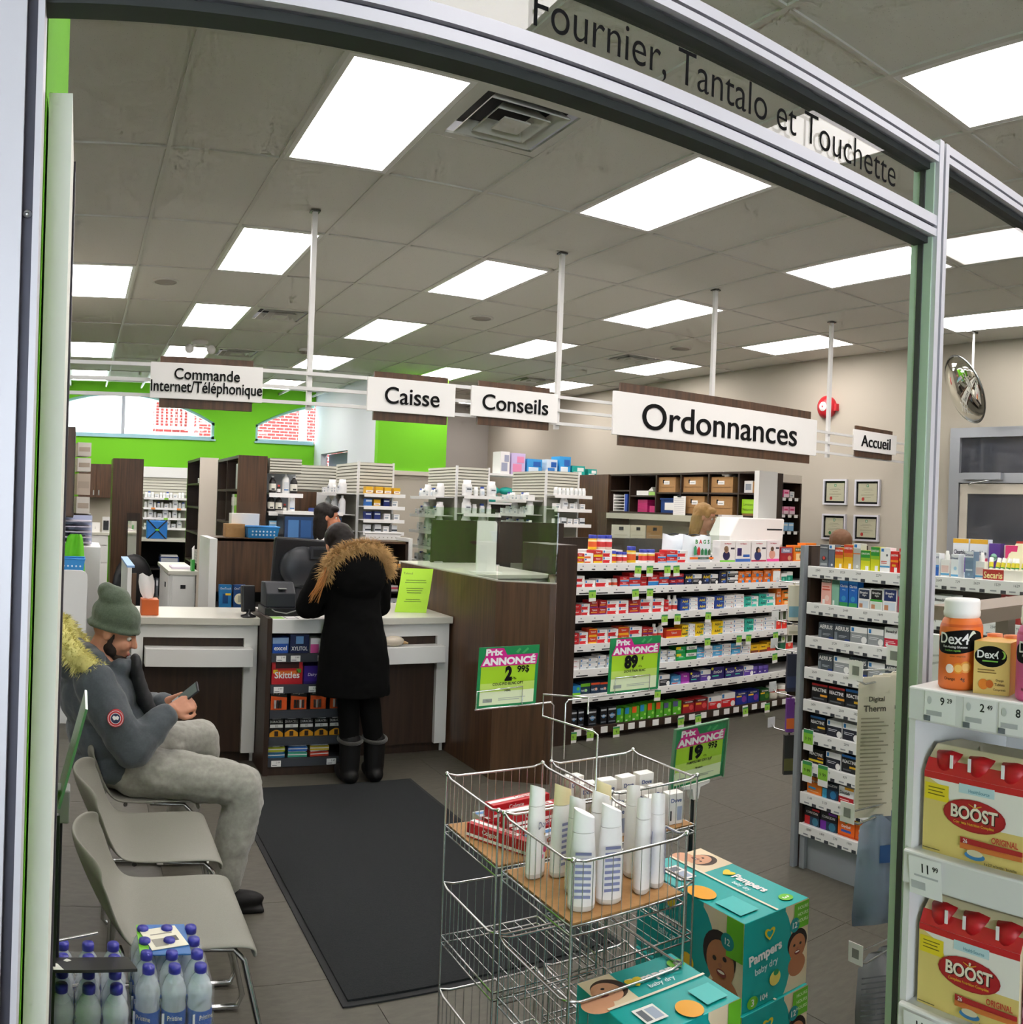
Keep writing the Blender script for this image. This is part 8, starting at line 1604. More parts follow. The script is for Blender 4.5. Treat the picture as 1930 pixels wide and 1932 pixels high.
# ------------------------------------------------------------------ near shelf unit on this side of the glass (front plane X = 1.12)
ns = thing('near_shelf', 'white shelf unit of nutrition drinks at the right edge', 'shelf unit', (1.12, 0.80, 0), -PI / 2)
cuboid('side_panel', ns, 0.0, -0.0, 0, 0.012, 0.30, 1.425, 'shelf_white'); cuboid('back_panel', ns, 0.012, 0.29, 0, 0.60, 0.31, 1.425, 'shelf_white')
for z in (1.425, 1.175, 0.94, 0.70):
    s_ = cuboid('shelf', ns, 0.012, 0.0, z - 0.012, 0.60, 0.29, z, 'shelf_white'); cuboid('price_strip', s_, 0.005, -0.012, z - 0.048, 0.60, 0.0, z + 0.003, 'shelf_white', 0.003)
    for k, x in enumerate((0.035, 0.105, 0.165, 0.24) if z > 1.4 else (0.02,)):
        if z > 1.4:
            b = MB(); draw(b, T_at(x + 0.03, -0.0125, z - 0.022), [('r', -0.028, -0.022, 0.028, 0.022, 'f2f2f0'), ('t', ['9', '2', '8', '6'][k], 0.004, 0.010, 0.012, '2a2c30'), ('t', ['29', '49', '99', '49'][k], 0.017, 0.012, 0.007, '2a2c30'), ('r', -0.024, -0.013, 0.004, -0.006, 'b8babc'), ('d', -0.019, 0.009, 0.004, 0.006, 'c8ccca'), ('r', -0.028, -0.022, -0.016, -0.014, '6a6e76')])
        else:
            b = MB(); draw(b, T_at(x + 0.03, -0.014, z - 0.03, 0, 0.12), [('r', -0.03, -0.03, 0.03, 0.03, 'f6f6f4'), ('t', '11', 0.0, 0.014, 0.014, '2a2c30'), ('t', '99', 0.019, 0.017, 0.008, '2a2c30'), ('r', -0.026, -0.02, 0.0, -0.008, 'c4c6c8'), ('r', -0.02, 0.0, 0.024, 0.003, 'c4c6c8')])
        part('price_tag', b, s_)
# effervescent glucose: two bottles, box and tubes
def dex(lab, x, y, body, lab_c, fruit):
    t = thing('glucose_bottle', lab, 'bottle', (x, y, 1.425), -PI / 2 + 0.42)
    b = MB(); b.lathe([(0, 0), (0.032, 0), (0.0345, 0.004), (0.0345, 0.085), (0.034, 0.095), (0.030, 0.106), (0.0265, 0.110)], body, 28); part('bottle_body', b, t)
    b = MB(); b.lathe([(0.0265, 0.109), (0.029, 0.112), (0.0295, 0.118), (0.0285, 0.121), (0.0285, 0.134), (0.027, 0.138), (0, 0.1385)], 'white_print', 28); part('cap', b, t)
    b = MB(); n = 26; r = 0.0348; R = lambda a, z, rr=0: ((r + rr) * math.sin(a), -(r + rr) * math.cos(a), z)
    V = []
    for j in range(9):                       # black swoosh wrapped round the front
        for i in range(n + 1):
            a = -1.25 + 2.5 * i / n; s_ = math.sqrt(max(0, 1 - (a / 1.25) ** 2)); z = 0.074 + 0.004 * a + (j / 8 - 0.5) * 0.036 * s_ ** 0.7; V.append(R(a, z))
    b.add(V, [(j * (n + 1) + i, j * (n + 1) + i + 1, (j + 1) * (n + 1) + i + 1, (j + 1) * (n + 1) + i) for j in range(8) for i in range(n)], 'black_print', True)
    def wrap(txt, h, a0, z0, c):
        Vt, F, ww = glyphs(txt, 0, 0.015, 5); b.add([R(a0 + v[0] * h / r, z0 + v[1] * h, 0.0004) for v in Vt], F, c)
    wrap('Dex4', 0.017, -0.22, 0.079, W_); wrap('Fast-Acting Glucose', 0.0048, -0.15, 0.066, W_); wrap('à action rapide', 0.0042, -0.25, 0.0605, '7fc24a'); wrap('Orange' if fruit else 'Raspberry', 0.006, -0.35, 0.017, '5a2a10'); wrap('4g', 0.007, 0.25, 0.017, '4a2410'); wrap('tablets . comprimés', 0.003, 0.0, 0.052, '8a4a20')
    V = []
    for i in range(15): a = 0.42 + 0.42 * i / 14; w2 = 0.0032 * math.sin(PI * i / 14); V += [R(a, 0.076 + 0.013 * math.sin(i / 14 * 2.2) - w2, 0.0005), R(a, 0.076 + 0.013 * math.sin(i / 14 * 2.2) + w2, 0.0005)]
    b.add(V, [(2 * i, 2 * i + 2, 2 * i + 3, 2 * i + 1) for i in range(14)], 'dfe8d8', True)
    for a0, z0, rr, c in ((0.05, 0.034, 0.0085, 'f0901e'), (0.38, 0.036, 0.009, 'f4a02a'), (-0.35, 0.033, 0.007, 'f6e8dc')):
        c_ = c if fruit else {'f0901e': '8a1f3a', 'f4a02a': 'a82848', 'f6e8dc': 'f6e8e8'}[c]
        b.add([R(a0 + rr / r * math.cos(2 * PI * k / 18), z0 + rr * math.sin(2 * PI * k / 18), 0.0004) for k in range(18)], [tuple(range(18))], c_)
        if c != 'f6e8dc': b.add([R(a0 + 0.7 * rr / r * math.cos(2 * PI * k / 18), z0 + 0.7 * rr * math.sin(2 * PI * k / 18), 0.0006) for k in range(18)], [tuple(range(18))], 'f8c060' if fruit else 'c8506a')
    part('wrap_label', b, t)
    b = MB(); b.lathe([(0.0302, 0.1045), (0.0338, 0.0965)], 'd05a1c' if fruit else 'c03a6a', 28); part('neck_band', b, t)
    return t
dex('orange glucose tablet bottle with a white cap on the near shelf', 1.172, 0.742, 'e8742a', 'black_print', True)
dex('pink glucose tablet bottle at the right edge of the near shelf', 1.165, 0.600, 'd85a94', 'black_print', False)
t = thing('glucose_box', 'yellow glucose box holding orange tubes beside the orange bottle', 'box', (1.150, 0.672, 1.425), -PI / 2 + 0.20)
b = MB(); b.box(-0.029, 0, 0, 0.029, 0.06, 0.079, 'e0a83a'); part('carton', b, t)
b = MB(); draw(b, T_at(0, -0.0003, 0), [('r', -0.029, 0, 0.029, 0.079, 'e8c878'), ('d', -0.002, 0.057, 0.026, 0.016, 'black_print'), ('t', 'Dex4', -0.006, 0.060, 0.012, W_, {'bold': 0.02}), ('d', 0.017, 0.060, 0.005, 0.006, '9fd05a'), ('d', 0.014, 0.060, 0.005, 0.006, 'black_print'), ('r', -0.015, 0.049, 0.01, 0.051, '7fc24a'), ('r', -0.022, 0.036, 0.005, 0.0375, '8a6a30'), ('r', -0.022, 0.032, 0.008, 0.0335, '8a6a30'), ('d', -0.012, 0.015, 0.008, 0.008, 'e8862a'), ('d', -0.002, 0.016, 0.006, 0.006, 'c8641e'), ('t', 'Orange', 0.014, 0.022, 0.004, '5a3a18'), ('t', 'Tablets', 0.014, 0.016, 0.004, '5a3a18'), ('t', 'Comprimés', 0.014, 0.008, 0.004, '5a3a18')]); part('print', b, t)
for i in range(3):
    b = MB(); b.lathe([(0, 0), (0.012, 0), (0.012, 0.05, 'black_print'), (0.0122, 0.066, 'f0884a'), (0.0125, 0.07), (0.0125, 0.083), (0, 0.084)], 'e8742a', 16); b.text('Dex4', 0.006, T_at(0, -0.0128, 0.058), W_)
    solo('glucose_tube', b, '%s orange glucose tube standing behind the yellow box' % ORD[i], 'tube', (1.168 + 0.02 * (i == 2) + 0.045, 0.705 - i * 0.03, 1.425), -PI / 2, 'orange glucose tubes')
# nutrition drink six-packs
def boost(lab, z, y):
    t = thing('drink_six_pack', lab, 'drink pack', (1.135, y, z), -PI / 2, 'nutrition drink six-packs')
    w_, h = 0.178, 0.152; a = w_ / 2
    b = MB(); P = [(0, 0, 0), (0, 0.118, 0), (0, 0.118, 0.118), (0, 0.10, h), (0, 0.030, h + 0.006), (0, 0.010, h - 0.012), (0, 0.0, 0.122)]
    b.prism([(-a, y_, z_) for _, y_, z_ in P], (w_, 0, 0), 'ece2b8'); c_ = part('carrier', b, t, bevel=0.002)
    b = MB(); it = [('r', -a, 0, a, 0.055, 'e6cf7c'), ('r', -a, 0.055, a, 0.122, 'f4f0e8'), ('p', [(-a, 0.03), (-a * .2, 0.035), (-a * .55, 0.10), (-a, 0.115)], 'e6cf7c'), ('r', -a, 0.112, a, 0.122, 'd0222a'),
        ('r', -a * .28, 0.100, a * .42, 0.114, 'c4e0e6'), ('t', 'HealthSource', a * .12, 0.105, 0.005, '6aa0b4', {'maxw': 0.05}), ('r', -a * .97, 0.080, -a * .48, 0.105, 'f0d82a'), ('r', -a * .9, 0.098, -a * .56, 0.0995, '8a7a1a'), ('r', -a * .9, 0.093, -a * .6, 0.0945, '8a7a1a'), ('r', -a * .9, 0.088, -a * .56, 0.0895, '8a7a1a'),
        ('d', 0.004, 0.069, 0.055, 0.024, 'a81a24'), ('d', 0.004, 0.069, 0.052, 0.0225, 'b8202a'), ('t', 'BOOST', 0.006, 0.071, 0.020, '3a0a0e', {'bold': 0.05, 'maxw': 0.082}), ('t', 'BOOST', 0.004, 0.072, 0.020, 'f2ead8', {'bold': 0.03, 'maxw': 0.082}), ('t', 'Complete Nutrition Complète', 0.004, 0.056, 0.0055, 'f0b83a', {'maxw': 0.075}), ('d', 0.006, 0.0865, 0.002, 0.002, 'f2ead8'), ('r', 0.0045, 0.080, 0.0075, 0.085, 'f2ead8'), ('p', [(-0.006, 0.086), (-0.005, 0.087), (0.006, 0.083), (0.017, 0.087), (0.018, 0.086), (0.006, 0.081)], 'e8a83a'),
        ('t', 'ORIGINAL', a * .66, 0.041, 0.009, 'd0402e', {'maxw': 0.045}), ('p', [(-a * .2, 0.027), (a, 0.027), (a, 0.034), (-a * .2, 0.036)], 'b8242a'), ('t', '26', -a * .1, 0.031, 0.006, W_), ('p', [(-a * .2, 0.019), (a, 0.020), (a, 0.027), (-a * .2, 0.027)], 'd87a3a'), ('d', a * .1, 0.012, 0.018, 0.006, '3a7fb8'), ('d', a * .1, 0.016, 0.014, 0.005, 'd8d0b0'), ('t', '6 x 237 ml bottles / bouteilles', a * .60, 0.005, 0.004, '5a4a2a', {'maxw': 0.055}), ('r', -a * .95, 0.006, -a * .6, 0.0075, '7a6a3a')]
    draw(b, T_at(0, -0.0004, 0), it); part('front_print', b, c_)
    b = MB(); b.prism([(-a, -0.0008, 0.1215), (a, -0.0008, 0.1215), (a, 0.0092, h - 0.0115), (-a, 0.0092, h - 0.0115)], (0, 0.0004, 0), 'd0222a'); part('red_band', b, c_)
    for i in range(3):
        b = MB(); b.lathe([(0, 0), (0.0245, 0.002), (0.0265, 0.012), (0.0265, 0.028), (0, 0.030)], 'c0141c', 20); o = part('bottle_shoulder', b, t, ((i - 1) * 0.058 + 0.002, 0.0245, 0.1225)); o.scale = (0.86, 0.93, 1)
        b = MB(); b.box(-0.003, -0.0018, 0, 0.003, 0, 0.02, W_); part('tab', b, o, (-0.012 if i else 0.018, -0.0262, 0.010))
    return t
boost('upper red and cream nutrition drink six-pack', 1.175, 0.688)
boost('lower red and cream nutrition drink six-pack', 0.940, 0.688)
b = MB(); b.box(-0.03, 0, 0, 0.03, 0.08, 0.15, 'd84f94'); b.box(-0.03, -0.001, 0.03, 0.03, 0, 0.07, 'f0c8dc'); solo('pink_carton', b, 'pink carton at the right edge beside the lower six-pack', 'box', (1.14, 0.565, 0.94), -PI / 2)
b = MB(); b.box(-0.03, 0, 0, 0.03, 0.08, 0.15, '3a2a1c'); b.box(-0.03, -0.001, 0.03, 0.03, 0, 0.06, '7a5a3a'); solo('brown_carton', b, 'dark brown carton at the right edge beside the upper six-pack', 'box', (1.14, 0.565, 1.175), -PI / 2)
# ------------------------------------------------------------------ people
def chain(b, P, R, m, n=12):
    P = [Vector(p) for p in P]
    for (a, ra), (c, rc) in zip(zip(P, R), zip(P[1:], R[1:])): b.cone(a, c, ra, rc, m, n)
    for p, r in zip(P, R): b.ball(p, r, m, n, 8)
def head(b, T, m):
    def E_(c, r): b.ball(T @ Vector(c), r, m, 16, 12, T.to_3x3())
    E_((-0.012, 0, 0.03), (0.098, 0.076, 0.09)); E_((0.028, 0, -0.035), (0.062, 0.056, 0.075)); E_((0.062, 0, -0.09), (0.024, 0.026, 0.022)); E_((0.075, 0, 0.028), (0.018, 0.05, 0.014))
    E_((0.06, 0.03, -0.03), (0.03, 0.025, 0.03)); E_((0.06, -0.03, -0.03), (0.03, 0.025, 0.03)); E_((0.083, 0, -0.058), (0.012, 0.024, 0.007)); E_((0.081, 0, -0.071), (0.012, 0.02, 0.008))
    b.cone(T @ Vector((0.082, 0, 0.02)), T @ Vector((0.106, 0, -0.022)), 0.008, 0.013, m, 10); E_((0.103, 0, -0.024), (0.014, 0.015, 0.010))
    for s_ in (-1, 1): E_((-0.008, s_ * 0.076, -0.005), (0.020, 0.009, 0.030))
    b.cone(T @ Vector((-0.02, 0, -0.04)), T @ Vector((-0.035, 0, -0.16)), 0.055, 0.058, m, 14)
def face_parts(t, T, brow):
    for s_ in (-1, 1):
        b = MB(); b.ball(T @ Vector((0.0745, s_ * 0.031, 0.006)), 0.0105, 'eye_white', 10, 8); b.ball(T @ Vector((0.0818, s_ * 0.032, 0.005)), 0.0052, 'eye_dark', 8, 6); part('eye', b, t)
        b = MB(); b.tube([T @ Vector((0.092, s_ * 0.014, 0.026)), T @ Vector((0.091, s_ * 0.032, 0.031)), T @ Vector((0.078, s_ * 0.05, 0.026))], [0.003, 0.004, 0.002], brow, 6); part('eyebrow', b, t)
    b = MB(); b.ball(T @ Vector((0.0925, 0, -0.064)), (0.004, 0.019, 0.007), 'lip', 10, 6, T.to_3x3()); part('lips', b, t)
def hand(b, W, palm_dir, up, m, curl, side=1):
    """palm and five fingers at wrist W; palm_dir is where the fingers go, up is the back of the hand"""
    d = Vector(palm_dir).normalized(); u = Vector(up); u = (u - d * u.dot(d)).normalized(); s = d.cross(u) * side; W = Vector(W)
    b.cone(W - d * 0.03, W + d * 0.03, 0.027, 0.028, m, 12)
    for k in range(4): b.cone(W + d * 0.0 + s * (0.012 * (k - 1.5)), W + d * 0.078 + s * (0.0195 * (k - 1.5)), 0.014, 0.0115, m, 10); b.ball(W + d * 0.078 + s * (0.0195 * (k - 1.5)), 0.0115, m, 10, 6)
    for k, L in enumerate((0.068, 0.078, 0.072, 0.056)):
        p = W + d * 0.078 + s * (0.0195 * (k - 1.5)); a = 0.0; r = 0.0092
        for seg in range(3):
            a += curl; q = p + (d * math.cos(a) - u * math.sin(a)) * (L * (0.46, 0.32, 0.22)[seg]); b.cone(p, q, r, r * 0.92, m, 8); b.ball(q, r * 0.92, m, 8, 6); p, r = q, r * 0.92
    p = W + d * 0.02 - s * 0.024; q = p - s * 0.026 + d * 0.026 - u * 0.008; e = q + d * 0.030 - u * 0.012 - s * 0.004; f_ = e + d * 0.022 - u * 0.008 + s * 0.004
    b.cone(p, q, 0.013, 0.011, m, 8); b.cone(q, e, 0.011, 0.0095, m, 8); b.cone(e, f_, 0.0095, 0.008, m, 8)
    for c_, r in ((q, 0.011), (e, 0.0095), (f_, 0.008)): b.ball(c_, r, m, 8, 6)
def fur(name, path, r, ln, n, m, parent, seed=1):
    rnd = random.Random(seed); P = [Vector(p) for p in path]; b = MB()
    b.tube(P, r, m, 10)
    V, F = [], []
    for i in range(n):
        t_ = rnd.random() * (len(P) - 1); k = min(int(t_), len(P) - 2); c = P[k].lerp(P[k + 1], t_ - k); ax = (P[k + 1] - P[k]).normalized()
        d = Vector((rnd.gauss(0, 1), rnd.gauss(0, 1), rnd.gauss(0, 1) + 0.2)); d = (d - ax * d.dot(ax) * 0.7).normalized(); L = ln * rnd.uniform(0.5, 1.15)
        s_ = d.orthogonal().normalized() * 0.0028; g = Vector((rnd.uniform(-.25, .25), rnd.uniform(-.25, .25), -0.25)) * L
        a = c + d * r * 0.8; o_ = len(V); V += [a - s_, a + s_, a + d * L * 0.55 + s_ * 0.6, a + d * L * 0.55 - s_ * 0.6, a + d * L + g]; F += [(o_, o_ + 1, o_ + 2, o_ + 3), (o_ + 3, o_ + 2, o_ + 4)]
    b.add(V, F, m); return part(name, b, parent)
# ---- seated man
pm = thing('person', 'person in a grey parka and green beanie sitting with a phone', 'person', (0, 0, 0))
TH = Matrix.Translation((0.172, 3.73, 1.098)) @ Matrix.Rotation(-0.32, 4, 'Z') @ Matrix.Rotation(0.36, 4, 'Y')
b = MB(); head(b, TH, 'skin')
chain(b, [(0.12, 3.74, 1.0), (0.13, 3.75, 0.86), (0.19, 3.75, 0.66), (0.22, 3.75, 0.55)], [0.06, 0.12, 0.13, 0.13], 'skin')
chain(b, [(0.11, 3.56, 0.91), (0.24, 3.53, 0.67), (0.39, 3.60, 0.785)], [0.055, 0.045, 0.03], 'skin'); chain(b, [(0.11, 3.94, 0.91), (0.26, 3.98, 0.68), (0.40, 3.78, 0.785)], [0.055, 0.045, 0.03], 'skin')
hand(b, (0.405, 3.605, 0.79), (0.75, 0.28, 0.30), (0.1, -0.75, 0.6), 'skin', 0.55, -1); hand(b, (0.415, 3.765, 0.79), (0.75, -0.30, 0.30), (0.1, 0.75, 0.6), 'skin', 0.55, 1)
chain(b, [(0.26, 3.63, 0.53), (0.70, 3.54, 0.50), (0.62, 3.51, 0.10)], [0.075, 0.055, 0.04], 'skin'); chain(b, [(0.26, 3.88, 0.53), (0.60, 4.0, 0.56), (0.47, 3.99, 0.10)], [0.075, 0.055, 0.04], 'skin')
part('body', organic('body', b, 0.0065, 3), pm)
face_parts(pm, TH, 'beard')
b = MB()
for c, r in (((0.05, 0, -0.09), (0.042, 0.045, 0.026)), ((0.018, 0.046, -0.065), (0.035, 0.015, 0.03)), ((0.018, -0.046, -0.065), (0.035, 0.015, 0.03)), ((0.012, -0.068, -0.02), (0.014, 0.006, 0.05)), ((0.012, 0.068, -0.02), (0.014, 0.006, 0.05))): b.ball(TH @ Vector(c), r, 'beard', 12, 8, TH.to_3x3())
part('beard', organic('beard', b, 0.007, 2), pm)
b = MB()
for c, r in (((-0.018, 0, 0.062), (0.112, 0.093, 0.085)), ((-0.05, 0, 0.13), (0.075, 0.07, 0.055)), ((-0.095, 0.0, 0.145), (0.045, 0.05, 0.04))): b.ball(TH @ Vector(c), r, 'beanie', 18, 12, TH.to_3x3())
b.tube([TH @ Vector((0.105 * math.cos(a) - 0.014, 0.088 * math.sin(a), 0.036 - 0.02 * math.cos(a) * 0 - 0.018 * (1 - math.cos(a)))) for a in [2 * PI * k / 24 for k in range(24)]], 0.013, 'beanie', 8, True)
part('beanie', organic('beanie', b, 0.007, 3, extra=(0.06, 0.012)), pm)
b = MB()
for c, r in (((0.19, 3.75, 0.555), (0.20, 0.215, 0.10)), ((0.17, 3.75, 0.68), (0.195, 0.22, 0.16)), ((0.11, 3.75, 0.83), (0.17, 0.225, 0.16)), ((0.05, 3.75, 0.95), (0.12, 0.18, 0.09)), ((-0.015, 3.75, 0.98), (0.085, 0.16, 0.10))): b.ball(c, r, 'parka', 20, 14)
chain(b, [(0.09, 3.565, 0.915), (0.16, 3.52, 0.79), (0.245, 3.515, 0.665), (0.33, 3.565, 0.73), (0.385, 3.595, 0.775)], [0.09, 0.085, 0.082, 0.068, 0.052], 'parka', 14); chain(b, [(0.09, 3.935, 0.915), (0.18, 3.98, 0.79), (0.26, 3.985, 0.67), (0.34, 3.88, 0.74), (0.40, 3.79, 0.775)], [0.09, 0.085, 0.08, 0.068, 0.052], 'parka', 14)
chain(b, [(0.19, 3.655, 0.965), (0.245, 3.695, 0.955), (0.25, 3.76, 0.955), (0.20, 3.84, 0.965), (0.10, 3.86, 1.0), (0.06, 3.74, 1.01), (0.10, 3.63, 1.0)], [0.036] * 7, 'parka')
part('parka', organic('parka', b, 0.009, 4, extra=(0.07, 0.022)), pm)
b = MB(); [b.ball(c, (0.03, 0.085, 0.06), 'parka_dark', 14, 10) for c in ((0.262, 3.70, 0.955), (0.275, 3.70, 0.90), (0.292, 3.70, 0.85), (0.315, 3.70, 0.80), (0.335, 3.70, 0.75))]; part('placket', organic('placket', b, 0.008, 14), pm)
b = MB(); b.cone((0.378, 3.59, 0.768), (0.404, 3.605, 0.789), 0.043, 0.041, 'parka_dark', 16); part('cuff', b, pm)
b2 = MB(); T = T_at(0.172, 3.428, 0.805, -0.12, -0.22)
draw(b2, T, [('d', 0, 0, 0.033, 0.033, 'c62a34'), ('d', 0, 0, 0.030, 0.030, 'e8e0e0'), ('d', 0, 0, 0.028, 0.028, 'c62a34'), ('d', 0, 0, 0.021, 0.021, 'f0eeee'), ('d', 0, 0, 0.019, 0.019, '1d2350'), ('p', [(-0.013, 0.003), (-0.008, 0.011), (0.0, 0.007), (0.008, 0.011), (0.014, 0.004), (0.010, -0.006), (0.002, -0.003), (-0.006, -0.008)], 'f0eeee')], 0.0006)
b2.prism([T @ Vector((0.033 * math.cos(2 * PI * k / 24), 0.033 * math.sin(2 * PI * k / 24), 0)) for k in range(24)], (0, 0.02, 0), 'c62a34'); part('arm_badge', b2, pm, label='round red, white and navy arm badge')
fur('fur_ruff', [(0.10, 3.565, 0.955), (0.05, 3.55, 0.985), (0.0, 3.56, 1.03), (-0.04, 3.60, 1.08), (-0.06, 3.67, 1.11), (-0.065, 3.75, 1.12), (-0.05, 3.85, 1.10), (0.0, 3.93, 1.03), (0.08, 3.94, 0.96)], 0.040, 0.035, 3400, 'fur_yellow', pm, 3)
b = MB()
b.ball((0.20, 3.75, 0.525), (0.17, 0.19, 0.085), 'jeans', 18, 12)
chain(b, [(0.26, 3.63, 0.535), (0.50, 3.575, 0.53), (0.70, 3.535, 0.505), (0.715, 3.53, 0.44), (0.67, 3.515, 0.28), (0.635, 3.505, 0.135)], [0.105, 0.10, 0.088, 0.082, 0.078, 0.075], 'jeans', 14); chain(b, [(0.26, 3.88, 0.54), (0.45, 3.95, 0.565), (0.60, 4.0, 0.575), (0.61, 4.0, 0.50), (0.54, 3.99, 0.30), (0.49, 3.99, 0.135)], [0.10, 0.095, 0.082, 0.078, 0.072, 0.068], 'jeans', 14)
part('jeans', organic('jeans', b, 0.009, 4, extra=(0.06, 0.02)), pm)
for x, y, m_ in ((0.62, 3.505, 'boot_black'), (0.475, 3.99, 'white_cloth')):
    b = MB(); b.ball((x + 0.06, y, 0.045), (0.13, 0.045, 0.04), m_, 14, 8); b.ball((x, y, 0.075), (0.06, 0.043, 0.06), m_, 12, 8); b.box(x - 0.07, y - 0.042, 0.001, x + 0.18, y + 0.042, 0.02, m_); part('shoe', organic('shoe', b, 0.007, 3), pm)
t = thing('mobile_phone', 'grey mobile phone held by the seated person', 'phone', (0.475, 3.685, 0.835))
R_ = Matrix.Rotation(-0.35, 4, 'Z') @ Matrix.Rotation(-0.72, 4, 'Y') @ Matrix.Rotation(0.5, 4, 'X')
b = MB(); b.box(-0.075, -0.036, -0.004, 0.075, 0.036, 0.004, 'dark_plastic', R_); part('case', b, t, bevel=0.003); b = MB(); b.box(-0.066, -0.032, 0.0042, 0.066, 0.032, 0.0048, '566662', R_); b.box(-0.066, -0.032, 0.0048, -0.03, 0.032, 0.005, 'c8d0d0', R_); part('screen', b, t)
# ---- woman at the till, seen from behind
pw = thing('person', 'person in a long black coat with a fur-trimmed hood at the till', 'person', (0, 0, 0))
TW = Matrix.Translation((1.56, 5.10, 1.41)) @ Matrix.Rotation(PI / 2 + 0.15, 4, 'Z') @ Matrix.Rotation(0.45, 4, 'Y')
b = MB(); head(b, TW, 'skin'); chain(b, [(1.575, 5.04, 1.33), (1.62, 5.05, 1.2), (1.65, 5.03, 0.95), (1.66, 5.02, 0.8)], [0.06, 0.10, 0.11, 0.12], 'skin')
chain(b, [(1.47, 5.06, 1.24), (1.38, 5.08, 1.06), (1.52, 5.22, 1.03)], [0.05, 0.042, 0.03], 'skin'); chain(b, [(1.78, 5.06, 1.24), (1.84, 5.12, 1.06), (1.74, 5.27, 1.03)], [0.05, 0.042, 0.03], 'skin')
hand(b, (1.53, 5.235, 1.03), (0.7, 0.7, -0.05), (0, 0, 1), 'skin', 0.35, -1); hand(b, (1.735, 5.28, 1.03), (-0.5, 0.8, -0.05), (0, 0, 1), 'skin', 0.35, 1)
chain(b, [(1.63, 5.02, 0.82), (1.635, 5.02, 0.45), (1.64, 5.0, 0.09)], [0.08, 0.05, 0.04], 'skin'); chain(b, [(1.70, 5.02, 0.82), (1.77, 5.01, 0.45), (1.80, 4.99, 0.09)], [0.08, 0.05, 0.04], 'skin')
part('body', organic('body', b, 0.0075, 3), pw)
face_parts(pw, TW, 'hair_dark')
b = MB()
for c, r in (((-0.03, 0, 0.04), (0.105, 0.09, 0.10)), ((-0.075, 0, -0.06), (0.06, 0.08, 0.11)), ((-0.05, 0.05, -0.10), (0.05, 0.04, 0.10)), ((-0.05, -0.05, -0.10), (0.05, 0.04, 0.10))): b.ball(TW @ Vector(c), r, 'hair_dark', 16, 10, TW.to_3x3())
part('hair', organic('hair', b, 0.008, 2, extra=(0.02, 0.008)), pw)
b = MB(); rnd = random.Random(5)
for k in range(26):
    o_ = Vector((rnd.uniform(-.018, .018), rnd.uniform(-.02, .02), 0)); b.tube([Vector((1.475, 4.99, 1.36)) + o_, Vector((1.455, 4.965, 1.28)) + o_ * 1.2, Vector((1.415, 4.955, 1.19)) + o_ * 1.3, Vector((1.375 + rnd.uniform(-.02, .02), 4.965, 1.10 + rnd.uniform(-.02, .03))) + o_], [0.005, 0.005, 0.004, 0.001], 'b5783a', 5)
part('loose_hair', b, pw, label='long light brown lock of hair')
b = MB(); n = 24; V = []
for z, cx, cy, rx, ry in ((0.53, 1.66, 5.02, 0.232, 0.165), (0.60, 1.66, 5.02, 0.230, 0.165), (0.80, 1.655, 5.02, 0.212, 0.16), (0.98, 1.65, 5.03, 0.178, 0.145), (1.08, 1.64, 5.035, 0.172, 0.14), (1.20, 1.63, 5.045, 0.195, 0.145), (1.29, 1.62, 5.055, 0.185, 0.13), (1.36, 1.60, 5.065, 0.11, 0.09)):
    V += [(cx + rx * math.cos(2 * PI * k / n), cy + ry * math.sin(2 * PI * k / n), z) for k in range(n)]
b.add(V, [(j * n + k, j * n + (k + 1) % n, (j + 1) * n + (k + 1) % n, (j + 1) * n + k) for j in range(7) for k in range(n)] + [tuple(range(n))[::-1], tuple(range(7 * n, 8 * n))], 'coat_black', True)
b.ball((1.645, 4.95, 1.245), (0.175, 0.095, 0.155), 'coat_black', 18, 12)
chain(b, [(1.475, 5.05, 1.255), (1.415, 5.05, 1.15), (1.375, 5.08, 1.05), (1.45, 5.17, 1.025), (1.50, 5.21, 1.025)], [0.088, 0.082, 0.078, 0.06, 0.05], 'coat_black', 14); chain(b, [(1.775, 5.05, 1.255), (1.825, 5.08, 1.15), (1.845, 5.12, 1.05), (1.78, 5.22, 1.03), (1.75, 5.26, 1.03)], [0.085, 0.078, 0.072, 0.058, 0.05], 'coat_black', 14)
part('coat', organic('coat', b, 0.009, 4, extra=(0.09, 0.016)), pw)
fur('fur_ruff', [(1.465, 4.985, 1.22), (1.465, 4.965, 1.29), (1.50, 4.95, 1.355), (1.565, 4.94, 1.395), (1.64, 4.935, 1.415), (1.72, 4.94, 1.415), (1.785, 4.955, 1.375), (1.825, 4.97, 1.31), (1.83, 4.985, 1.25)], 0.030, 0.060, 4200, 'fur_tan', pw, 4)
b = MB(); chain(b, [(1.635, 5.02, 0.62), (1.635, 5.02, 0.45), (1.64, 5.005, 0.27)], [0.085, 0.07, 0.06], 'leggings'); part('legging', organic('legging', b, 0.009, 2), pw)
b = MB(); chain(b, [(1.72, 5.02, 0.62), (1.765, 5.01, 0.45), (1.79, 4.995, 0.27)], [0.085, 0.07, 0.06], 'leggings'); part('legging', organic('legging', b, 0.009, 2), pw)
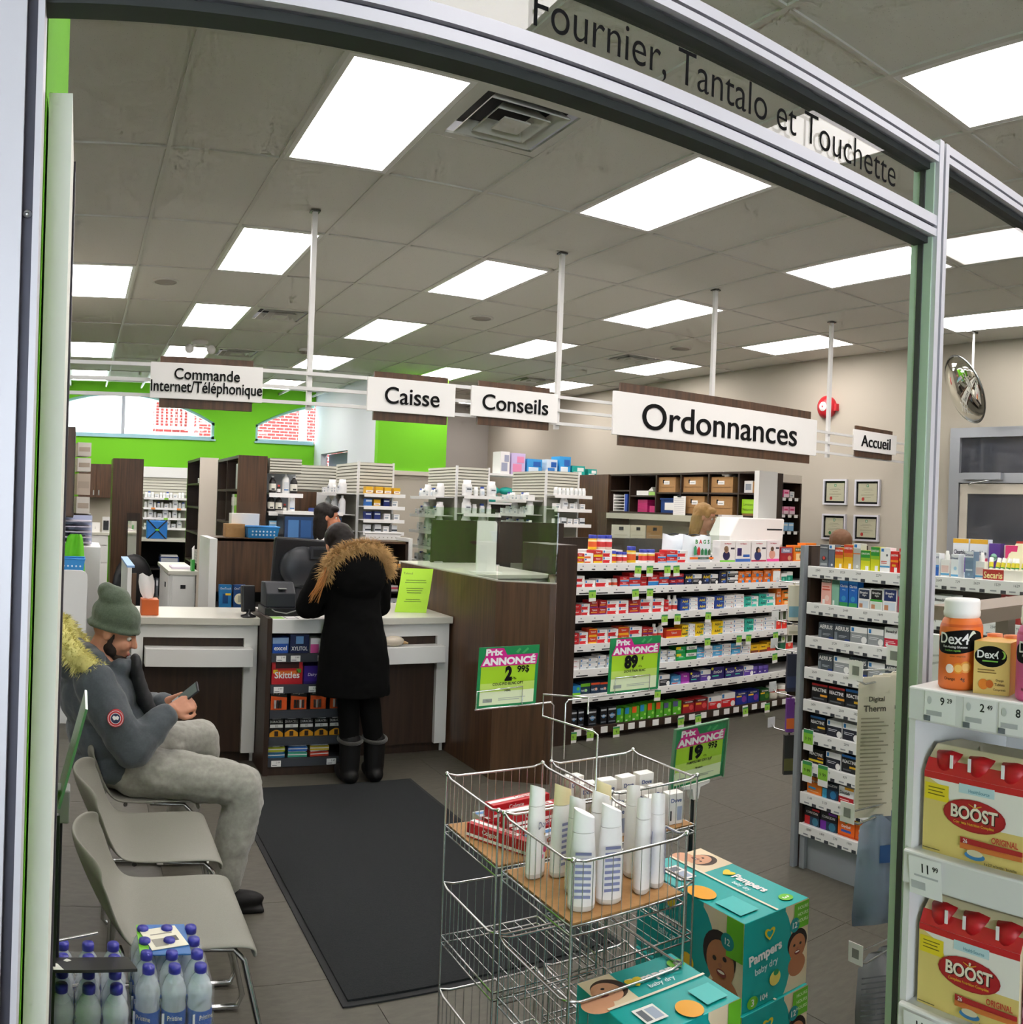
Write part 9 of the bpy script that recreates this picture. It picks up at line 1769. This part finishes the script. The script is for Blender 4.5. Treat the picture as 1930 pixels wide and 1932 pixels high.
for x, a in ((1.645, 0.25), (1.80, -0.15)):
    b = MB(); chain(b, [(x, 5.0, 0.25), (x, 5.0, 0.09)], [0.068, 0.062], 'boot_black'); b.ball((x + 0.05 * math.sin(-a), 5.06, 0.05), (0.052, 0.13, 0.05), 'boot_black', 14, 8); b.ball((x, 4.985, 0.05), (0.055, 0.07, 0.05), 'boot_black', 12, 8); bo = part('boot', organic('boot', b, 0.008, 3), pw)
    b = MB(); b.tube([(x + 0.07 * math.cos(2 * PI * k / 20), 5.0 + 0.07 * math.sin(2 * PI * k / 20), 0.262 + 0.010 * math.sin(2 * PI * k / 20)) for k in range(20)], 0.011, 'boot_cuff', 8, True); part('boot_cuff', b, bo)
# ---- staff behind the counters
def staff(lab, X, Y, zc, yaw, tilt, hair_m, shirt, hairlen, skin='skin'):
    t = thing('person', lab, 'person', (0, 0, 0)); T = Matrix.Translation((X, Y, zc)) @ Matrix.Rotation(yaw, 4, 'Z') @ Matrix.Rotation(tilt, 4, 'Y')
    c, s_ = math.cos(yaw), math.sin(yaw); G = lambda f, l, z: (X + f * c - l * s_, Y + f * s_ + l * c, z); sh = zc - 0.24
    b = MB(); head(b, T, skin); chain(b, [G(-0.03, 0, sh + 0.08), G(-0.03, 0, sh - 0.05), G(-0.03, 0, sh - 0.45)], [0.055, 0.10, 0.11], skin)
    for q in (-1, 1):
        chain(b, [G(-0.03, q * 0.15, sh - 0.04), G(-0.01, q * 0.20, sh - 0.30), G(0.22, q * 0.14, sh - 0.36)], [0.048, 0.04, 0.028], skin); hand(b, G(0.24, q * 0.135, sh - 0.36), (c, s_, 0), (0, 0, 1), skin, 0.3, q)
        chain(b, [G(-0.03, q * 0.08, sh - 0.5), G(-0.02, q * 0.09, 0.48), G(-0.02, q * 0.09, 0.09)], [0.085, 0.055, 0.04], skin); b.ball(G(0.04, q * 0.09, 0.045), (0.06, 0.06, 0.045), skin, 10, 6)
    part('body', organic('body', b, 0.009, 3), t); face_parts(t, T, hair_m)
    b = MB()
    for cc, r in (((-0.032, 0, 0.048), (0.10, 0.088, 0.09)), ((-0.07, 0, -0.03), (0.06, 0.085, 0.10)), ((-0.045, 0.066, -0.06), (0.055, 0.026, hairlen)), ((-0.045, -0.066, -0.06), (0.055, 0.026, hairlen)), ((-0.085, 0, -0.08), (0.04, 0.075, hairlen))): b.ball(T @ Vector(cc), r, hair_m, 16, 12, T.to_3x3())
    b.ball(T @ Vector((0.052, -0.03, 0.082)), (0.045, 0.05, 0.03), hair_m, 12, 8, T.to_3x3()); b.ball(T @ Vector((0.03, -0.062, 0.04)), (0.03, 0.02, 0.04), hair_m, 12, 8, T.to_3x3()); b.ball(T @ Vector((0.03, 0.062, 0.04)), (0.03, 0.02, 0.04), hair_m, 12, 8, T.to_3x3())
    part('hair', organic('hair', b, 0.007, 2, extra=(0.018, 0.007)), t)
    b = MB(); chain(b, [G(-0.035, 0, sh + 0.015), G(-0.03, 0, sh - 0.10), G(-0.03, 0, sh - 0.40), G(-0.03, 0, sh - 0.62)], [0.085, 0.145, 0.14, 0.165], shirt, 16)
    for q in (-1, 1): chain(b, [G(-0.03, q * 0.15, sh - 0.045), G(-0.01, q * 0.205, sh - 0.30), G(0.20, q * 0.145, sh - 0.355)], [0.072, 0.06, 0.045], shirt)
    part('coat', organic('coat', b, 0.010, 3), t)
    b = MB()
    for q in (-1, 1): chain(b, [G(-0.03, q * 0.08, sh - 0.55), G(-0.02, q * 0.09, 0.48), G(-0.02, q * 0.09, 0.11)], [0.10, 0.075, 0.06], 'leggings')
    part('trousers', organic('trousers', b, 0.012, 2), t); return t
staff('dark-haired person in a white coat behind the till, in profile', 2.165, 7.42, 1.535, -0.38, 0.05, 'hair_dark', 'white_cloth', 0.14, 'skin_tan')
staff('blond person looking down behind the copier', 5.38, 6.24, 1.655, -0.95, 0.22, 'hair_blond', 'white_cloth', 0.15)
staff('brown-haired person hidden behind the allergy gondola', 4.95, 4.21, 1.475, 0.7, 0.1, 'hair_brown', 'wall_grey', 0.10)
